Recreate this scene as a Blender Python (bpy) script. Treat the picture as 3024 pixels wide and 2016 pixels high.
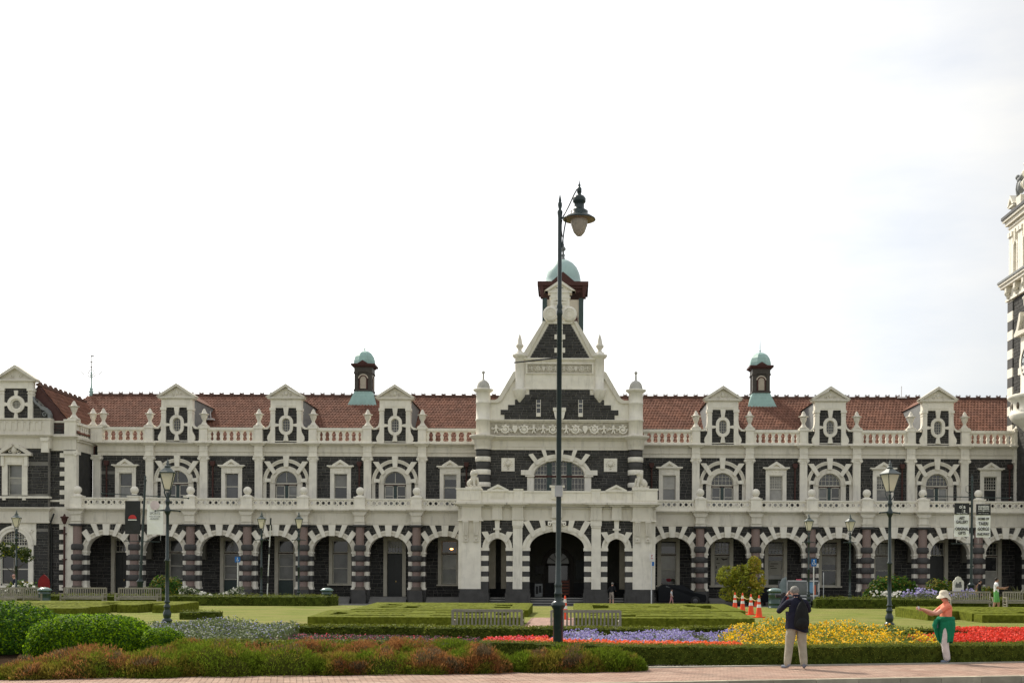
import bpy, math, random
import numpy as np
from mathutils import Matrix, Vector
R = math.radians
random.seed(7); NP = np.random.default_rng(7)
SC = bpy.context.scene
for o in list(bpy.data.objects): bpy.data.objects.remove(o)

# ------------------------------------------------------------------ camera
F, CX, CY, ROLL = 3500.0, 1680.0, 1700.0, 0.0044     # focal length and principal point in photograph pixels
cd = bpy.data.cameras.new('camera'); cam = bpy.data.objects.new('camera', cd); SC.collection.objects.link(cam)
cam.location = (0, 0, 2.0)
cam.rotation_euler = (Matrix.Rotation(R(90), 4, 'X') @ Matrix.Rotation(ROLL, 4, 'Z')).to_euler()
cd.sensor_width = 36; cd.lens = 36 * F / 3024
cd.shift_x = (1512 - CX) / 3024; cd.shift_y = (CY - 1008) / 3024
cd.clip_end = 2000; cd.clip_start = 0.5
SC.camera = cam

# ------------------------------------------------------------------ sky, sun, exposure
SUN_EL, SUN_AZ = 42, -38         # degrees; azimuth measured from +y (behind the station) towards -x
w = bpy.data.worlds.new('World'); SC.world = w; w.use_nodes = True
nt = w.node_tree; nt.nodes.clear()
def N(t, **k):
    n = nt.nodes.new(t)
    for a, v in k.items(): setattr(n, a, v)
    return n
sky = N('ShaderNodeTexSky', sky_type='NISHITA', sun_disc=False, sun_elevation=R(SUN_EL), sun_rotation=R(SUN_AZ), dust_density=3.0, air_density=1.0)
tc = N('ShaderNodeTexCoord')
mp = N('ShaderNodeMapping'); mp.inputs['Scale'].default_value = (1, 1, 3.2)
n1 = N('ShaderNodeTexNoise'); n1.inputs['Scale'].default_value = 3.1; n1.inputs['Detail'].default_value = 7; n1.inputs['Roughness'].default_value = .55
r1 = N('ShaderNodeMapRange'); r1.inputs[1].default_value = .32; r1.inputs[2].default_value = .72; r1.inputs[3].default_value = .56; r1.inputs[4].default_value = 1
dotn = N('ShaderNodeVectorMath', operation='DOT_PRODUCT'); dotn.inputs[1].default_value = (math.sin(R(SUN_AZ)), math.cos(R(SUN_AZ)), .25)
r2 = N('ShaderNodeMapRange'); r2.inputs[1].default_value = .56; r2.inputs[2].default_value = 1.02; r2.inputs[3].default_value = 6.9; r2.inputs[4].default_value = 15.0
cc = N('ShaderNodeMix', data_type='RGBA'); cc.inputs[6].default_value = (.93, .955, 1.0, 1); cc.inputs[7].default_value = (1.0, .985, .94, 1)
cm = N('ShaderNodeVectorMath', operation='SCALE')
mx = N('ShaderNodeMix', data_type='RGBA')
bgn = N('ShaderNodeBackground'); bgn.inputs['Strength'].default_value = .10
out = N('ShaderNodeOutputWorld')
L = nt.links.new
L(tc.outputs['Generated'], mp.inputs['Vector']); L(mp.outputs[0], n1.inputs['Vector']); L(n1.outputs['Fac'], r1.inputs[0])
L(tc.outputs['Generated'], dotn.inputs[0]); L(dotn.outputs['Value'], r2.inputs[0])
L(r1.outputs[0], cc.inputs[0]); L(cc.outputs[2], cm.inputs[0]); L(r2.outputs[0], cm.inputs['Scale'])
L(sky.outputs[0], mx.inputs[6]); L(cm.outputs[0], mx.inputs[7]); L(r1.outputs[0], mx.inputs[0])
L(mx.outputs[2], bgn.inputs['Color']); L(bgn.outputs[0], out.inputs['Surface'])
sd = bpy.data.lights.new('sun', 'SUN'); sd.energy = 3.6; sd.angle = R(5); sd.color = (1, .93, .80)
so = bpy.data.objects.new('sun', sd); SC.collection.objects.link(so)
sv = Vector((math.sin(R(SUN_AZ)) * math.cos(R(SUN_EL)), math.cos(R(SUN_AZ)) * math.cos(R(SUN_EL)), math.sin(R(SUN_EL))))
so.rotation_euler = sv.to_track_quat('Z', 'Y').to_euler(); so.location = (0, 0, 60)
SC.view_settings.view_transform = 'Standard'; SC.view_settings.look = 'None'; SC.view_settings.gamma = 1
SC.view_settings.use_curve_mapping = False; SC.view_settings.exposure = 0.50
SC.render.engine = 'CYCLES'

# ------------------------------------------------------------------ measuring helpers (photo pixel on a plane of known depth)
def W(px, py, y):
    s = F / y
    return ((px - CX + ROLL * (py - CY)) / s, 2 + (CY - py + ROLL * (px - CX)) / s)
def WZ(px, py, z=0.3):
    dy = py - CY - ROLL * (px - CX); s = dy / (2 - z)
    return ((px - CX + ROLL * (py - CY)) / s, F / s)
def XA(px, y, py=1700): return W(px, py, y)[0]
def ZA(py, y, px=1680): return W(px, py, y)[1]

# ------------------------------------------------------------------ materials
MAT = {}
def mat(name, col, rough=.8, var=.12, scale=3., bump=.0, bscale=40., spec=.3, metal=0., col2=None, rnd=0., obj=False, stain=0., wave=None, trans=0., coat=0.):
    if name in MAT: return MAT[name]
    m = bpy.data.materials.new(name); m.use_nodes = True; t = m.node_tree; t.nodes.clear()
    def n(ty, **k):
        q = t.nodes.new(ty)
        for a, v in k.items(): setattr(q, a, v)
        return q
    l = t.links.new
    o = n('ShaderNodeOutputMaterial'); b = n('ShaderNodeBsdfPrincipled')
    b.inputs['Roughness'].default_value = rough; b.inputs['Specular IOR Level'].default_value = spec; b.inputs['Metallic'].default_value = metal
    if coat: b.inputs['Coat Weight'].default_value = coat
    geo = n('ShaderNodeNewGeometry'); tcn = n('ShaderNodeTexCoord')
    src = tcn.outputs['Object'] if obj else geo.outputs['Position']
    ns = n('ShaderNodeTexNoise'); ns.inputs['Scale'].default_value = scale; ns.inputs['Detail'].default_value = 5; l(src, ns.inputs['Vector'])
    mr = n('ShaderNodeMapRange'); mr.inputs[1].default_value = .3; mr.inputs[2].default_value = .7
    l(ns.outputs['Fac'], mr.inputs[0])
    mixn = n('ShaderNodeMix', data_type='RGBA'); l(mr.outputs[0], mixn.inputs[0])
    if col2 is None:
        mixn.inputs[6].default_value = tuple(c * (1 - var) for c in col) + (1,); mixn.inputs[7].default_value = tuple(min(1, c * (1 + var)) for c in col) + (1,)
    else:
        mixn.inputs[6].default_value = tuple(col) + (1,); mixn.inputs[7].default_value = tuple(col2) + (1,)
    cur = mixn.outputs[2]
    if rnd:
        oi = n('ShaderNodeObjectInfo'); at = n('ShaderNodeAttribute', attribute_name='rnd')
        ad = n('ShaderNodeMath', operation='ADD'); l(oi.outputs['Random'], ad.inputs[0]); l(at.outputs['Fac'], ad.inputs[1])
        fr = n('ShaderNodeMath', operation='FRACT'); l(ad.outputs[0], fr.inputs[0])
        m2 = n('ShaderNodeMapRange'); m2.inputs[3].default_value = 1 - rnd; m2.inputs[4].default_value = 1 + rnd; l(fr.outputs[0], m2.inputs[0])
        hs = n('ShaderNodeHueSaturation'); l(m2.outputs[0], hs.inputs['Value']); l(cur, hs.inputs['Color']); cur = hs.outputs[0]
    if stain:      # rain streaks and soot
        mpn = n('ShaderNodeMapping'); mpn.inputs['Scale'].default_value = (2.2, 2.2, .35); l(geo.outputs['Position'], mpn.inputs[0])
        n3 = n('ShaderNodeTexNoise'); n3.inputs['Scale'].default_value = 1.6; n3.inputs['Detail'].default_value = 8; n3.inputs['Roughness'].default_value = .65; l(mpn.outputs[0], n3.inputs['Vector'])
        m3 = n('ShaderNodeMapRange'); m3.inputs[1].default_value = .52; m3.inputs[2].default_value = .74; m3.inputs[4].default_value = stain; l(n3.outputs['Fac'], m3.inputs[0])
        mm = n('ShaderNodeMix', data_type='RGBA'); l(m3.outputs[0], mm.inputs[0]); l(cur, mm.inputs[6]); mm.inputs[7].default_value = tuple(c * .42 for c in col) + (1,); cur = mm.outputs[2]
    l(cur, b.inputs['Base Color'])
    if bump:
        nb = n('ShaderNodeTexNoise'); nb.inputs['Scale'].default_value = bscale; nb.inputs['Detail'].default_value = 4; l(src, nb.inputs['Vector'])
        bp = n('ShaderNodeBump'); bp.inputs['Strength'].default_value = bump; bp.inputs['Distance'].default_value = .03; l(nb.outputs['Fac'], bp.inputs['Height']); l(bp.outputs[0], b.inputs['Normal'])
    if trans:
        tr = n('ShaderNodeBsdfTranslucent'); l(cur, tr.inputs['Color']); ms = n('ShaderNodeMixShader'); ms.inputs[0].default_value = trans
        l(b.outputs[0], ms.inputs[1]); l(tr.outputs[0], ms.inputs[2]); l(ms.outputs[0], o.inputs[0])
    else: l(b.outputs[0], o.inputs[0])
    MAT[name] = m; return m
STONE = mat('limestone', (.73, .69, .60), .85, col2=(.64, .60, .51), scale=.9, bump=.25, bscale=18, stain=.5)
STONE2 = mat('limestone_clean', (.79, .75, .655), .85, var=.08, scale=2, bump=.15, bscale=20, stain=.42)
WSTONE = mat('weathered_stone', (.42, .41, .37), .8, var=.15, scale=3)
RECESS = mat('recess_shade_stone', (.42, .385, .31), .9, var=.25, scale=6)  # darker stone behind the carvings; recess shade is put into the colour
BASALT = mat('basalt_block', (.043, .042, .040), .85, var=.2, scale=2.2, bump=.8, bscale=14, rnd=.28, spec=.3)
DARKST = mat('basalt_dressed', (.066, .064, .062), .75, var=.2, scale=2, bump=.4, bscale=14, stain=.2)
MORTAR = mat('mortar', (.20, .19, .17), .95, var=.25, scale=1.2)
GRANITE = mat('pink_granite', (.22, .155, .135), .45, var=.25, scale=30, bump=.05, spec=.45)
TILE = mat('terracotta_tile', (.215, .105, .072), .9, scale=.8, col2=(.175, .092, .068), spec=.1, rnd=.20, bump=.2, bscale=30, stain=.35)
RIDGE = mat('ridge_terracotta', (.13, .075, .058), .85, var=.3, scale=6, bump=.2)
COPPER = mat('verdigris_copper', (.30, .46, .42), .5, var=.10, scale=1.4, stain=.15, spec=.4)
MAROON = mat('maroon_paint', (.072, .032, .027), .8, var=.1, scale=4)
GREENP = mat('dark_green_paint', (.028, .050, .046), .4, var=.15, scale=6, spec=.4)
LAMPG = mat('lamp_green_paint', (.015, .030, .028), .32, var=.15, scale=9, spec=.5)
WHITEW = mat('window_paint', (.52, .50, .43), .6, var=.05, scale=4)
CREAMW = mat('cream_paint', (.55, .50, .40), .6, var=.06, scale=4)
GLASS = mat('window_glass', (.030, .031, .032), .06, var=.6, scale=.9, spec=.8, rnd=.8)
BLIND = mat('window_blind', (.15, .15, .14), .15, var=.45, scale=.8, spec=.6, rnd=.3)
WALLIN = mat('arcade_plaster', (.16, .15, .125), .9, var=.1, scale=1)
LEAD = mat('grey_lead', (.20, .21, .21), .6, var=.15, scale=3)
BLACKIRON = mat('black_iron', (.02, .022, .022), .45, var=.2, scale=9, spec=.5)

# ------------------------------------------------------------------ mesh builder
class MB:
    def __init__(s): s.v = []; s.f = []; s.m = []; s.sm = []; s.r = []; s.cm = 0; s.rv = 0.
    def poly(s, pts, smooth=False):
        b = len(s.v); s.v += [tuple(p) for p in pts]; s.f.append(tuple(range(b, b + len(pts)))); s.m.append(s.cm); s.sm.append(smooth); s.r.append(s.rv)
    def faces(s, vs, fs, smooth=False):
        b = len(s.v); s.v += [tuple(p) for p in vs]
        for f in fs: s.f.append(tuple(i + b for i in f)); s.m.append(s.cm); s.sm.append(smooth); s.r.append(s.rv)
    def box(s, x0, x1, y0, y1, z0, z1):
        if x0 > x1: x0, x1 = x1, x0
        if y0 > y1: y0, y1 = y1, y0
        if z0 > z1: z0, z1 = z1, z0
        s.faces([(x0,y0,z0),(x1,y0,z0),(x1,y1,z0),(x0,y1,z0),(x0,y0,z1),(x1,y0,z1),(x1,y1,z1),(x0,y1,z1)],
                [(0,3,2,1),(4,5,6,7),(0,1,5,4),(1,2,6,5),(2,3,7,6),(3,0,4,7)])
    def obox(s, c, ax, ay, az):   # oriented box: centre and three half vectors
        c, ax, ay, az = map(Vector, (c, ax, ay, az))
        vs = [c + i*ax + j*ay + k*az for k in (-1,1) for j in (-1,1) for i in (-1,1)]
        s.faces(vs, [(0,2,3,1),(4,5,7,6),(0,1,5,4),(1,3,7,5),(3,2,6,7),(2,0,4,6)])
    def bar(s, p, q, w, h=None):
        p, q = Vector(p), Vector(q); d = q - p; L_ = d.length
        if L_ < 1e-6: return
        d.normalize(); u = d.cross(Vector((0,0,1)))
        if u.length < 1e-3: u = Vector((1,0,0))
        u.normalize(); v = d.cross(u); h = w if h is None else h
        s.obox((p+q)/2, d*L_/2, u*w/2, v*h/2)
    def prism(s, pts, y0, y1):    # polygon in the xz plane pushed through y
        n = len(pts)
        a = sum(pts[i][0]*pts[(i+1)%n][1] - pts[(i+1)%n][0]*pts[i][1] for i in range(n))
        if a < 0: pts = pts[::-1]
        vs = [(x, y0, z) for x, z in pts] + [(x, y1, z) for x, z in pts]
        s.faces(vs, [tuple(range(n)), tuple(range(2*n-1, n-1, -1))] + [(i+n if 0 else i, i+n, (i+1)%n+n, (i+1)%n) for i in range(n)])
    def band(s, cx, cz, r0, r1, a0, a1, y0, y1, n=16, kz=1., d0=None):   # arch ring; r0 inner, r1 outer; kz squashes heights
        t = r1 - r0
        P = []
        for i in range(n+1):
            a = a0 + (a1-a0)*i/n; c, sn = math.cos(a), math.sin(a)
            P.append(((cx + r0*c, cz + r0*kz*sn), (cx + r1*c, cz + (r0*kz + t)*sn)))
        for i in range(n):
            (a, b), (c, d) = P[i], P[i+1]
            s.faces([(a[0],y0,a[1]),(b[0],y0,b[1]),(d[0],y0,d[1]),(c[0],y0,c[1]),(a[0],y1,a[1]),(b[0],y1,b[1]),(d[0],y1,d[1]),(c[0],y1,c[1])],
                    [(0,1,2,3),(0,3,7,4),(1,5,6,2)] + ([(0,4,5,1)] if i == 0 else []) + ([(3,2,6,7)] if i == n-1 else []))
    def lathe(s, prof, cx=0, cy=0, n=12, smooth=True, a0=0, a1=2*math.pi, rot=0):
        full = abs(a1-a0) > 6.28; m = n if full else n+1; vs = []
        for r, z in prof:
            for i in range(m):
                a = a0 + (a1-a0)*i/n + rot; vs.append((cx + r*math.cos(a), cy + r*math.sin(a), z))
        fs = []
        for j in range(len(prof)-1):
            for i in range(n if not full else m):
                k = (i+1) % m if full else i+1
                fs.append((j*m+i, j*m+k, (j+1)*m+k, (j+1)*m+i))
        s.faces(vs, fs, smooth)
        for j, rev in ((0, True), (len(prof)-1, False)):
            if prof[j][0] > 1e-4: s.faces([vs[j*m+i] for i in range(m)], [tuple(range(m))[::-1] if rev else tuple(range(m))], False)
    def tube(s, path, r, n=6, smooth=True, cap=True):
        path = [Vector(p) for p in path]; K = len(path); rr = r if isinstance(r, (list, tuple)) else [r]*K
        vs = []; up = Vector((0,0,1)); prev = None
        for i, p in enumerate(path):
            d = (path[min(i+1,K-1)] - path[max(i-1,0)]).normalized()
            if prev is None:
                u = d.cross(up)
                if u.length < .1: u = d.cross(Vector((0,1,0)))
            else: u = prev - d*prev.dot(d)
            u.normalize(); prev = u; v = d.cross(u)
            for k in range(n):
                a = 2*math.pi*k/n; vs.append(p + u*math.cos(a)*rr[i] + v*math.sin(a)*rr[i])
        fs = [(i*n+k, i*n+(k+1)%n, (i+1)*n+(k+1)%n, (i+1)*n+k) for i in range(K-1) for k in range(n)]
        s.faces(vs, fs, smooth)
        if cap: s.faces(vs[:n], [tuple(range(n))[::-1]]); s.faces(vs[-n:], [tuple(range(n))])
    def ball(s, c, r, n=10, k=(1,1,1), rot=None):
        m = max(4, n//2+1); vs = []
        for j in range(m+1):
            t = math.pi*j/m
            for i in range(n):
                a = 2*math.pi*i/n; p = Vector((math.sin(t)*math.cos(a)*k[0], math.sin(t)*math.sin(a)*k[1], math.cos(t)*k[2]))*r
                if rot is not None: p = rot @ p
                vs.append(Vector(c)+p)
        s.faces(vs, [(j*n+i, (j+1)*n+i, (j+1)*n+(i+1)%n, j*n+(i+1)%n) for j in range(m) for i in range(n)], True)
    def spiral(s, cx, y, cz, R0, turns, r, flip=1, a0=0, n=14):
        pts = []
        for i in range(n+1):
            t = i/n; a = a0 + flip*turns*2*math.pi*t; q = R0*(1-.8*t); pts.append((cx + q*math.cos(a), y, cz + q*math.sin(a)))
        s.tube(pts, r, 5)
    def mesh(s, name, mats):
        me = bpy.data.meshes.new(name); me.from_pydata(s.v, [], s.f)
        for m in (mats if isinstance(mats, (list, tuple)) else [mats]): me.materials.append(m)
        if s.m and max(s.m): me.polygons.foreach_set('material_index', s.m)
        me.polygons.foreach_set('use_smooth', s.sm)
        if any(s.r):
            at = me.attributes.new('rnd', 'FLOAT', 'FACE'); at.data.foreach_set('value', s.r)
        me.update(); return me
COL = SC.collection
def link(name, me, parent=None, loc=(0,0,0), rz=0., **kw):
    o = bpy.data.objects.new(name, me); COL.objects.link(o); o.location = loc
    if rz: o.rotation_euler = (0, 0, rz)
    if parent is not None: o.parent = parent
    for k, v in kw.items(): o[k] = v
    return o
def thing(name, label, cat, loc=(0,0,0), group=None, me=None):
    o = link(name, me, None, loc, label=label, category=cat)
    if group: o['group'] = group
    return o
def kids(o): return [c for c in bpy.data.objects if c.parent == o]
def dup(root, loc, rz=0., label=None, group=None, sc=None):
    def cp(o, par):
        c = o.copy(); COL.objects.link(c)
        if par is not None: c.parent = par
        for ch in TREE.get(o.name, []): cp(ch, c)
        return c
    c = cp(root, None); c.location = loc; c.rotation_euler = (0, 0, rz)
    if sc: c.scale = (sc, sc, sc)
    if label: c['label'] = label
    if group: c['group'] = group
    return c
TREE = {}
def reg(root):     # remember who hangs under whom, once, before copying
    for o in bpy.data.objects:
        if o.parent is not None and o not in TREE.setdefault(o.parent.name, []): TREE[o.parent.name].append(o)
def PS(name, mb, mats, parent, **kw):     # every box of the builder becomes a part of its own
    i = 0; vs, fs = mb.v, mb.f; adj = list(range(len(vs)))
    def find(x):
        while adj[x] != x: adj[x] = adj[adj[x]]; x = adj[x]
        return x
    for f in fs:
        for q in f[1:]: adj[find(q)] = find(f[0])
    groups = {}
    for n_, f in enumerate(fs): groups.setdefault(find(f[0]), []).append(n_)
    out_ = []
    for g in groups.values():
        m = MB(); used = sorted({v for n_ in g for v in fs[n_]}); mp_ = {v: k for k, v in enumerate(used)}
        m.faces([vs[v] for v in used], [tuple(mp_[v] for v in fs[n_]) for n_ in g], mb.sm[g[0]]); m.m = [mb.m[n_] for n_ in g]; out_.append(P(name, m, mats, parent, **kw))
    return out_
def P(name, mb, mats, parent, loc=(0,0,0), **kw):   # a part, given in world coordinates under a root standing at an offset
    me = mb if isinstance(mb, bpy.types.Mesh) else mb.mesh(name, mats)
    off = WL.get(parent.name, Vector((0,0,0))) if parent is not None else Vector((0,0,0))
    o = link(name, me, parent, Vector(loc) - off, **kw); WL[o.name] = Vector(loc); return o
WL = {}
# ================================================================== THE STATION
YA, YU = 84.0, 87.0                 # arcade face, upper wall face
BL = [-34.76, -30.74, -26.77, -22.75, -18.77, -14.78, -10.78]
BR = [9.26, 13.19, 17.14, 21.04, 25.0, 28.94, 32.85]
S0 = Vector((-.8, 84, 0))
ST = thing('station_building', 'long dark stone railway station with cream trim, red tiled roof and round-arched arcade', 'railway station', S0)
WL[ST.name] = S0
BLOCKS, TILES_BIG = [], []          # stone blocks and tiles, gathered first and then split into single parts and the rest
class UNIT: pass
def _unit_block():
    m = MB(); a = .5; b = .5 - .035
    vs = [(-a,0,-a),(a,0,-a),(a,0,a),(-a,0,a),(-b,-1,-b*.96),(b,-1,-b*.96),(b,-1,b*.96),(-b,-1,b*.96)]
    m.faces(vs, [(4,5,6,7),(0,1,5,4),(1,2,6,5),(2,3,7,6),(3,0,4,7)]); return m
UB = _unit_block().mesh('stone_block', BASALT)
def ashlar(free, z0, z1, yf, course=.21, lmin=.28, lmax=.72, back=.35, depth=.035, wall=None, gap=.024, prio=0):
    """dark random ashlar: mortar backing cut to the openings and a block for every stone"""
    m = wall; z = z0
    while z < z1 - 1e-3:
        zz = min(z + .1, z1)
        for a, b in free((z+zz)/2):
            if b - a > .01: m.box(a, b, yf, yf + back, z, zz)
        z = zz
    z = z0
    while z < z1 - .05:
        h = course * random.choice((.8, 1, 1, 1.25)); h = min(h, z1 - z)
        if z1 - z - h < .08: h = z1 - z
        fa, fb = free(z + .03), free(z + h - .03)
        for a, b in free(z + h/2):
            # stay clear of openings over the full height of the course
            for fr in (fa, fb):
                c = [q for q in fr if q[0] < (a+b)/2 < q[1]]
                if c: a, b = max(a, c[0][0]), min(b, c[0][1])
            x = a
            while x < b - .03:
                l = random.uniform(lmin, lmax)
                if b - x - l < .16: l = b - x
                if h > .2 and random.random() < .12 and l > .3:   # two thin stones in one course
                    BLOCKS.append((x+gap/2, x+l-gap/2, z+gap/2, z+h/2-gap/2, yf, depth*random.uniform(.6,1.2), prio))
                    BLOCKS.append((x+gap/2, x+l-gap/2, z+h/2+gap/2, z+h-gap/2, yf, depth*random.uniform(.6,1.2), prio))
                else: BLOCKS.append((x+gap/2, x+l-gap/2, z+gap/2, z+h-gap/2, yf, depth*random.uniform(.6,1.3), prio))
                x += l
        z += h
def cut(x0, x1, holes):
    """free intervals between x0 and x1 at a height, given holes = list of f(z)->(a,b) or None"""
    def f(z):
        iv = [(x0(z) if callable(x0) else x0, x1(z) if callable(x1) else x1)]
        for h in holes:
            r = h(z)
            if r is None: continue
            nv = []
            for a, b in iv:
                if r[1] <= a or r[0] >= b: nv.append((a, b)); continue
                if r[0] > a: nv.append((a, r[0]))
                if r[1] < b: nv.append((r[1], b))
            iv = nv
        return iv
    return f
def rect(a, b, z0, z1): return lambda z: (a, b) if z0 <= z <= z1 else None
def arch(cx, r, z0, zs, kz=1.):
    def f(z):
        if z < z0: return None
        if z <= zs: return (cx - r, cx + r)
        q = (z - zs)/kz
        if q >= r: return None
        d = math.sqrt(r*r - q*q); return (cx - d, cx + d)
    return f
def cornice(m, x0, x1, y, z0, z1, out_, steps=3):
    for i in range(steps):
        a = z0 + (z1-z0)*i/steps; b = z0 + (z1-z0)*(i+1)/steps; d = out_*((i+1)/steps)**1.3
        m.box(x0 - d*.9, x1 + d*.9, y - d, y + .3, a, b)

STRIPC = mat('blind_reflection', (.27,.26,.23), .25, var=.3, scale=1.2, spec=.7, rnd=.45)
# ---------------------------------------------------------------- window maker (frame with its panes as sub-parts)
def sash_window(cx, y, z0, z1, w, cols=1, rows=1, glass=GLASS, meet=None, name='window', low=None):
    """sliding sash: frame part, two panes; cols/rows = muntin grid of the upper sash"""
    x0, x1 = cx - w/2, cx + w/2; zm = meet if meet else (z0+z1)/2
    m = MB(); t = .055
    for a, b in ((x0, x0+t), (x1-t, x1)): m.box(a, b, y-.06, y+.04, z0, z1)
    m.box(x0, x1, y-.075, y+.04, z1-t, z1); m.box(x0, x1, y-.075, y+.04, z0, z0+t*1.4); m.box(x0+t, x1-t, y-.04, y+.04, zm-.035, zm+.035)
    for i in range(1, cols):
        xx = x0+t + (w-2*t)*i/cols; m.box(xx-.013, xx+.013, y-.035, y+.01, zm, z1-t)
    for j in range(1, rows):
        zz = zm + (z1-t-zm)*j/rows; m.box(x0+t, x1-t, y-.030, y+.012, zz-.013, zz+.013)
    f = P(name, m, WHITEW, ST)
    for k, (a, b) in enumerate(((z0+t, zm-.035), (zm+.035, z1-t))):
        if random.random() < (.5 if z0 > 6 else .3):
            q = MB(); h_ = (b-a)*random.choice((.35,.6,1.)) ; q.box(x0+t, x1-t, y+.008+.01*k, y+.013+.01*k, b-h_, b); P('pane_strip', q, STRIPC, f)  # random pale strips in the panes: blinds below, painted reflections upstairs
        g = MB(); g.box(x0+t, x1-t, y+.015+.01*k, y+.03+.01*k, a, b); P('pane', g, glass[k] if isinstance(glass, tuple) else glass, f)
    return f

# ---------------------------------------------------------------- ground arcade
def arcade(cols, x_first, x_last, bays, tag_):
    """cols: column axes; bays: arch centres"""
    wall = MB(); RX = 1.40; KZ = .85; ZS = 3.62
    holes = [arch(c, RX+.05, 0, ZS, KZ) for c in bays]
    ashlar(cut(x_first, x_last, holes), 3.62, 5.54, YA, wall=wall, back=.5, prio=3)
    P('arcade_wall', wall, MORTAR, ST)
    for c in bays:
        m = MB()
        m.band(c, ZS, RX, RX+.36, 0, math.pi, YA-.09, YA+.5, 26, KZ); m.band(c, ZS, RX+.25, RX+.37, 0, math.pi, YA-.14, YA-.09, 26, KZ)
        m.band(c, ZS, RX, RX+.07, 0, math.pi, YA-.115, YA-.09, 26, KZ)
        P('arch_ring', m, STONE, ST)
        for s in (0, 1, -1, 2, -2):
            k = MB()
            if s == 0: q = [(-.25,5.54),(.25,5.54),(.19,4.76),(-.19,4.76)]
            elif abs(s) == 1: q = [(-1.1,5.54),(-.72,5.54),(-.44,4.70),(-.68,4.66)]
            else: q = [(-1.72,4.93),(-1.42,5.16),(-1.0,4.50),(-1.24,4.24)]
            if s < 0: q = [(-a, b) for a, b in q]
            k.prism([(c+a, b) for a, b in q], YA-.19-.01*abs(s), YA+.02); P('keystone', k, STONE2, ST)
        # jambs below the arch: pale and dark blocks in turn
        for sg in (-1, 1):
            a, b = c + sg*RX, c + sg*(RX+.40)
            j = MB(); j.box(a, b, YA-.06, YA+.5, 3.33, 3.62); j.box(a-sg*.05, b, YA-.12, YA+.52, 3.52, 3.64)
            for (z0, z1) in ((2.68, 2.97), (1.96, 2.25), (1.06, 1.53)): j.box(a, b, YA-.06, YA+.5, z0, z1)
            j.box(a-sg*.06, b, YA-.12, YA+.5, .98, 1.12); PS('pale_jamb', j, STONE2, ST)
            j = MB()
            for (z0, z1) in ((2.97, 3.33), (2.25, 2.68), (1.53, 1.96)): j.box(a, b, YA-.05, YA+.48, z0, z1)
            j.box(a-sg*.08, b, YA-.14, YA+.5, 0, .98); PS('dark_jamb', j, DARKST, ST)
    # entablature and cornice of the balcony
    m = MB(); m.box(x_first, x_last, YA-.10, YA+.6, 5.54, 5.66); m.box(x_first, x_last, YA-.06, YA+.6, 5.66, 6.42); m.box(x_first, x_last, YA-.13, YA-.06, 5.60, 5.70)
    P('arcade_frieze', m, STONE, ST)
    m = MB(); cornice(m, x_first, x_last, YA-.06, 6.42, 6.64, .32); P('arcade_cornice', m, STONE, ST)
    prev = x_first
    edges = [x_first] + list(cols) + [x_last]
    for i, c in enumerate(cols):
        # engaged banded column
        m = MB(); prof = [(.30,1.12),(.30,5.42)]
        m.lathe(prof, c, YA-.2, 18); P('column_shaft', m, GRANITE, ST)
        for t in (4.12, 3.40, 2.68, 1.96):
            k = MB(); k.lathe([(.33,t-.43),(.40,t-.40),(.425,t-.30),(.425,t-.13),(.40,t-.03),(.33,t)], c, YA-.2, 18); P('column_band', k, DARKST, ST)
        m = MB(); m.lathe([(.44,.95),(.44,1.0),(.36,1.06),(.37,1.12),(.32,1.18)], c, YA-.2, 18); P('column_base', m, mat('brown_stone', (.10,.085,.07), .8), ST)
        m = MB(); m.box(c-.50, c+.50, YA-.68, YA+.3, 0, .62); m.box(c-.46, c+.46, YA-.64, YA+.3, .62, .95); P('pedestal', m, DARKST, ST)
        m = MB(); m.box(c-.36, c+.36, YA-.56, YA+.1, 5.38, 5.44); m.box(c-.45, c+.45, YA-.64, YA+.1, 5.44, 5.54); P('capital', m, DARKST, ST)
        m = MB(); m.box(c-.34, c+.34, YA-.52, YA, 5.54, 6.42); m.box(c-.37, c+.37, YA-.56, YA, 5.54, 5.68); m.box(c-.40, c+.40, YA-.60, YA, 5.72, 5.77)
        m.prism([(c-.36,6.2),(c+.36,6.2),(c+.52,6.42),(c-.52,6.42)], YA-.6, YA)
        cornice(m, c-.44, c+.44, YA-.5, 6.42, 6.65, .30); P('bracket_block', m, STONE, ST)
        m = MB(); m.box(c-.38, c+.38, YA-.52, YA+.12, 6.65, 7.43); m.box(c-.42, c+.42, YA-.56, YA+.16, 7.43, 7.53); m.box(c-.42, c+.42, YA-.56, YA+.16, 6.65, 6.80)
        pp = P('parapet_pedestal', m, STONE2, ST)
        m = MB(); m.lathe([(.33,7.53),(.31,7.58),(.20,7.63),(.17,7.67)], c, YA-.2, 14); m.ball((c, YA-.2, 7.93), .29, 16); P('ball_finial', m, STONE2, pp)
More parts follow.
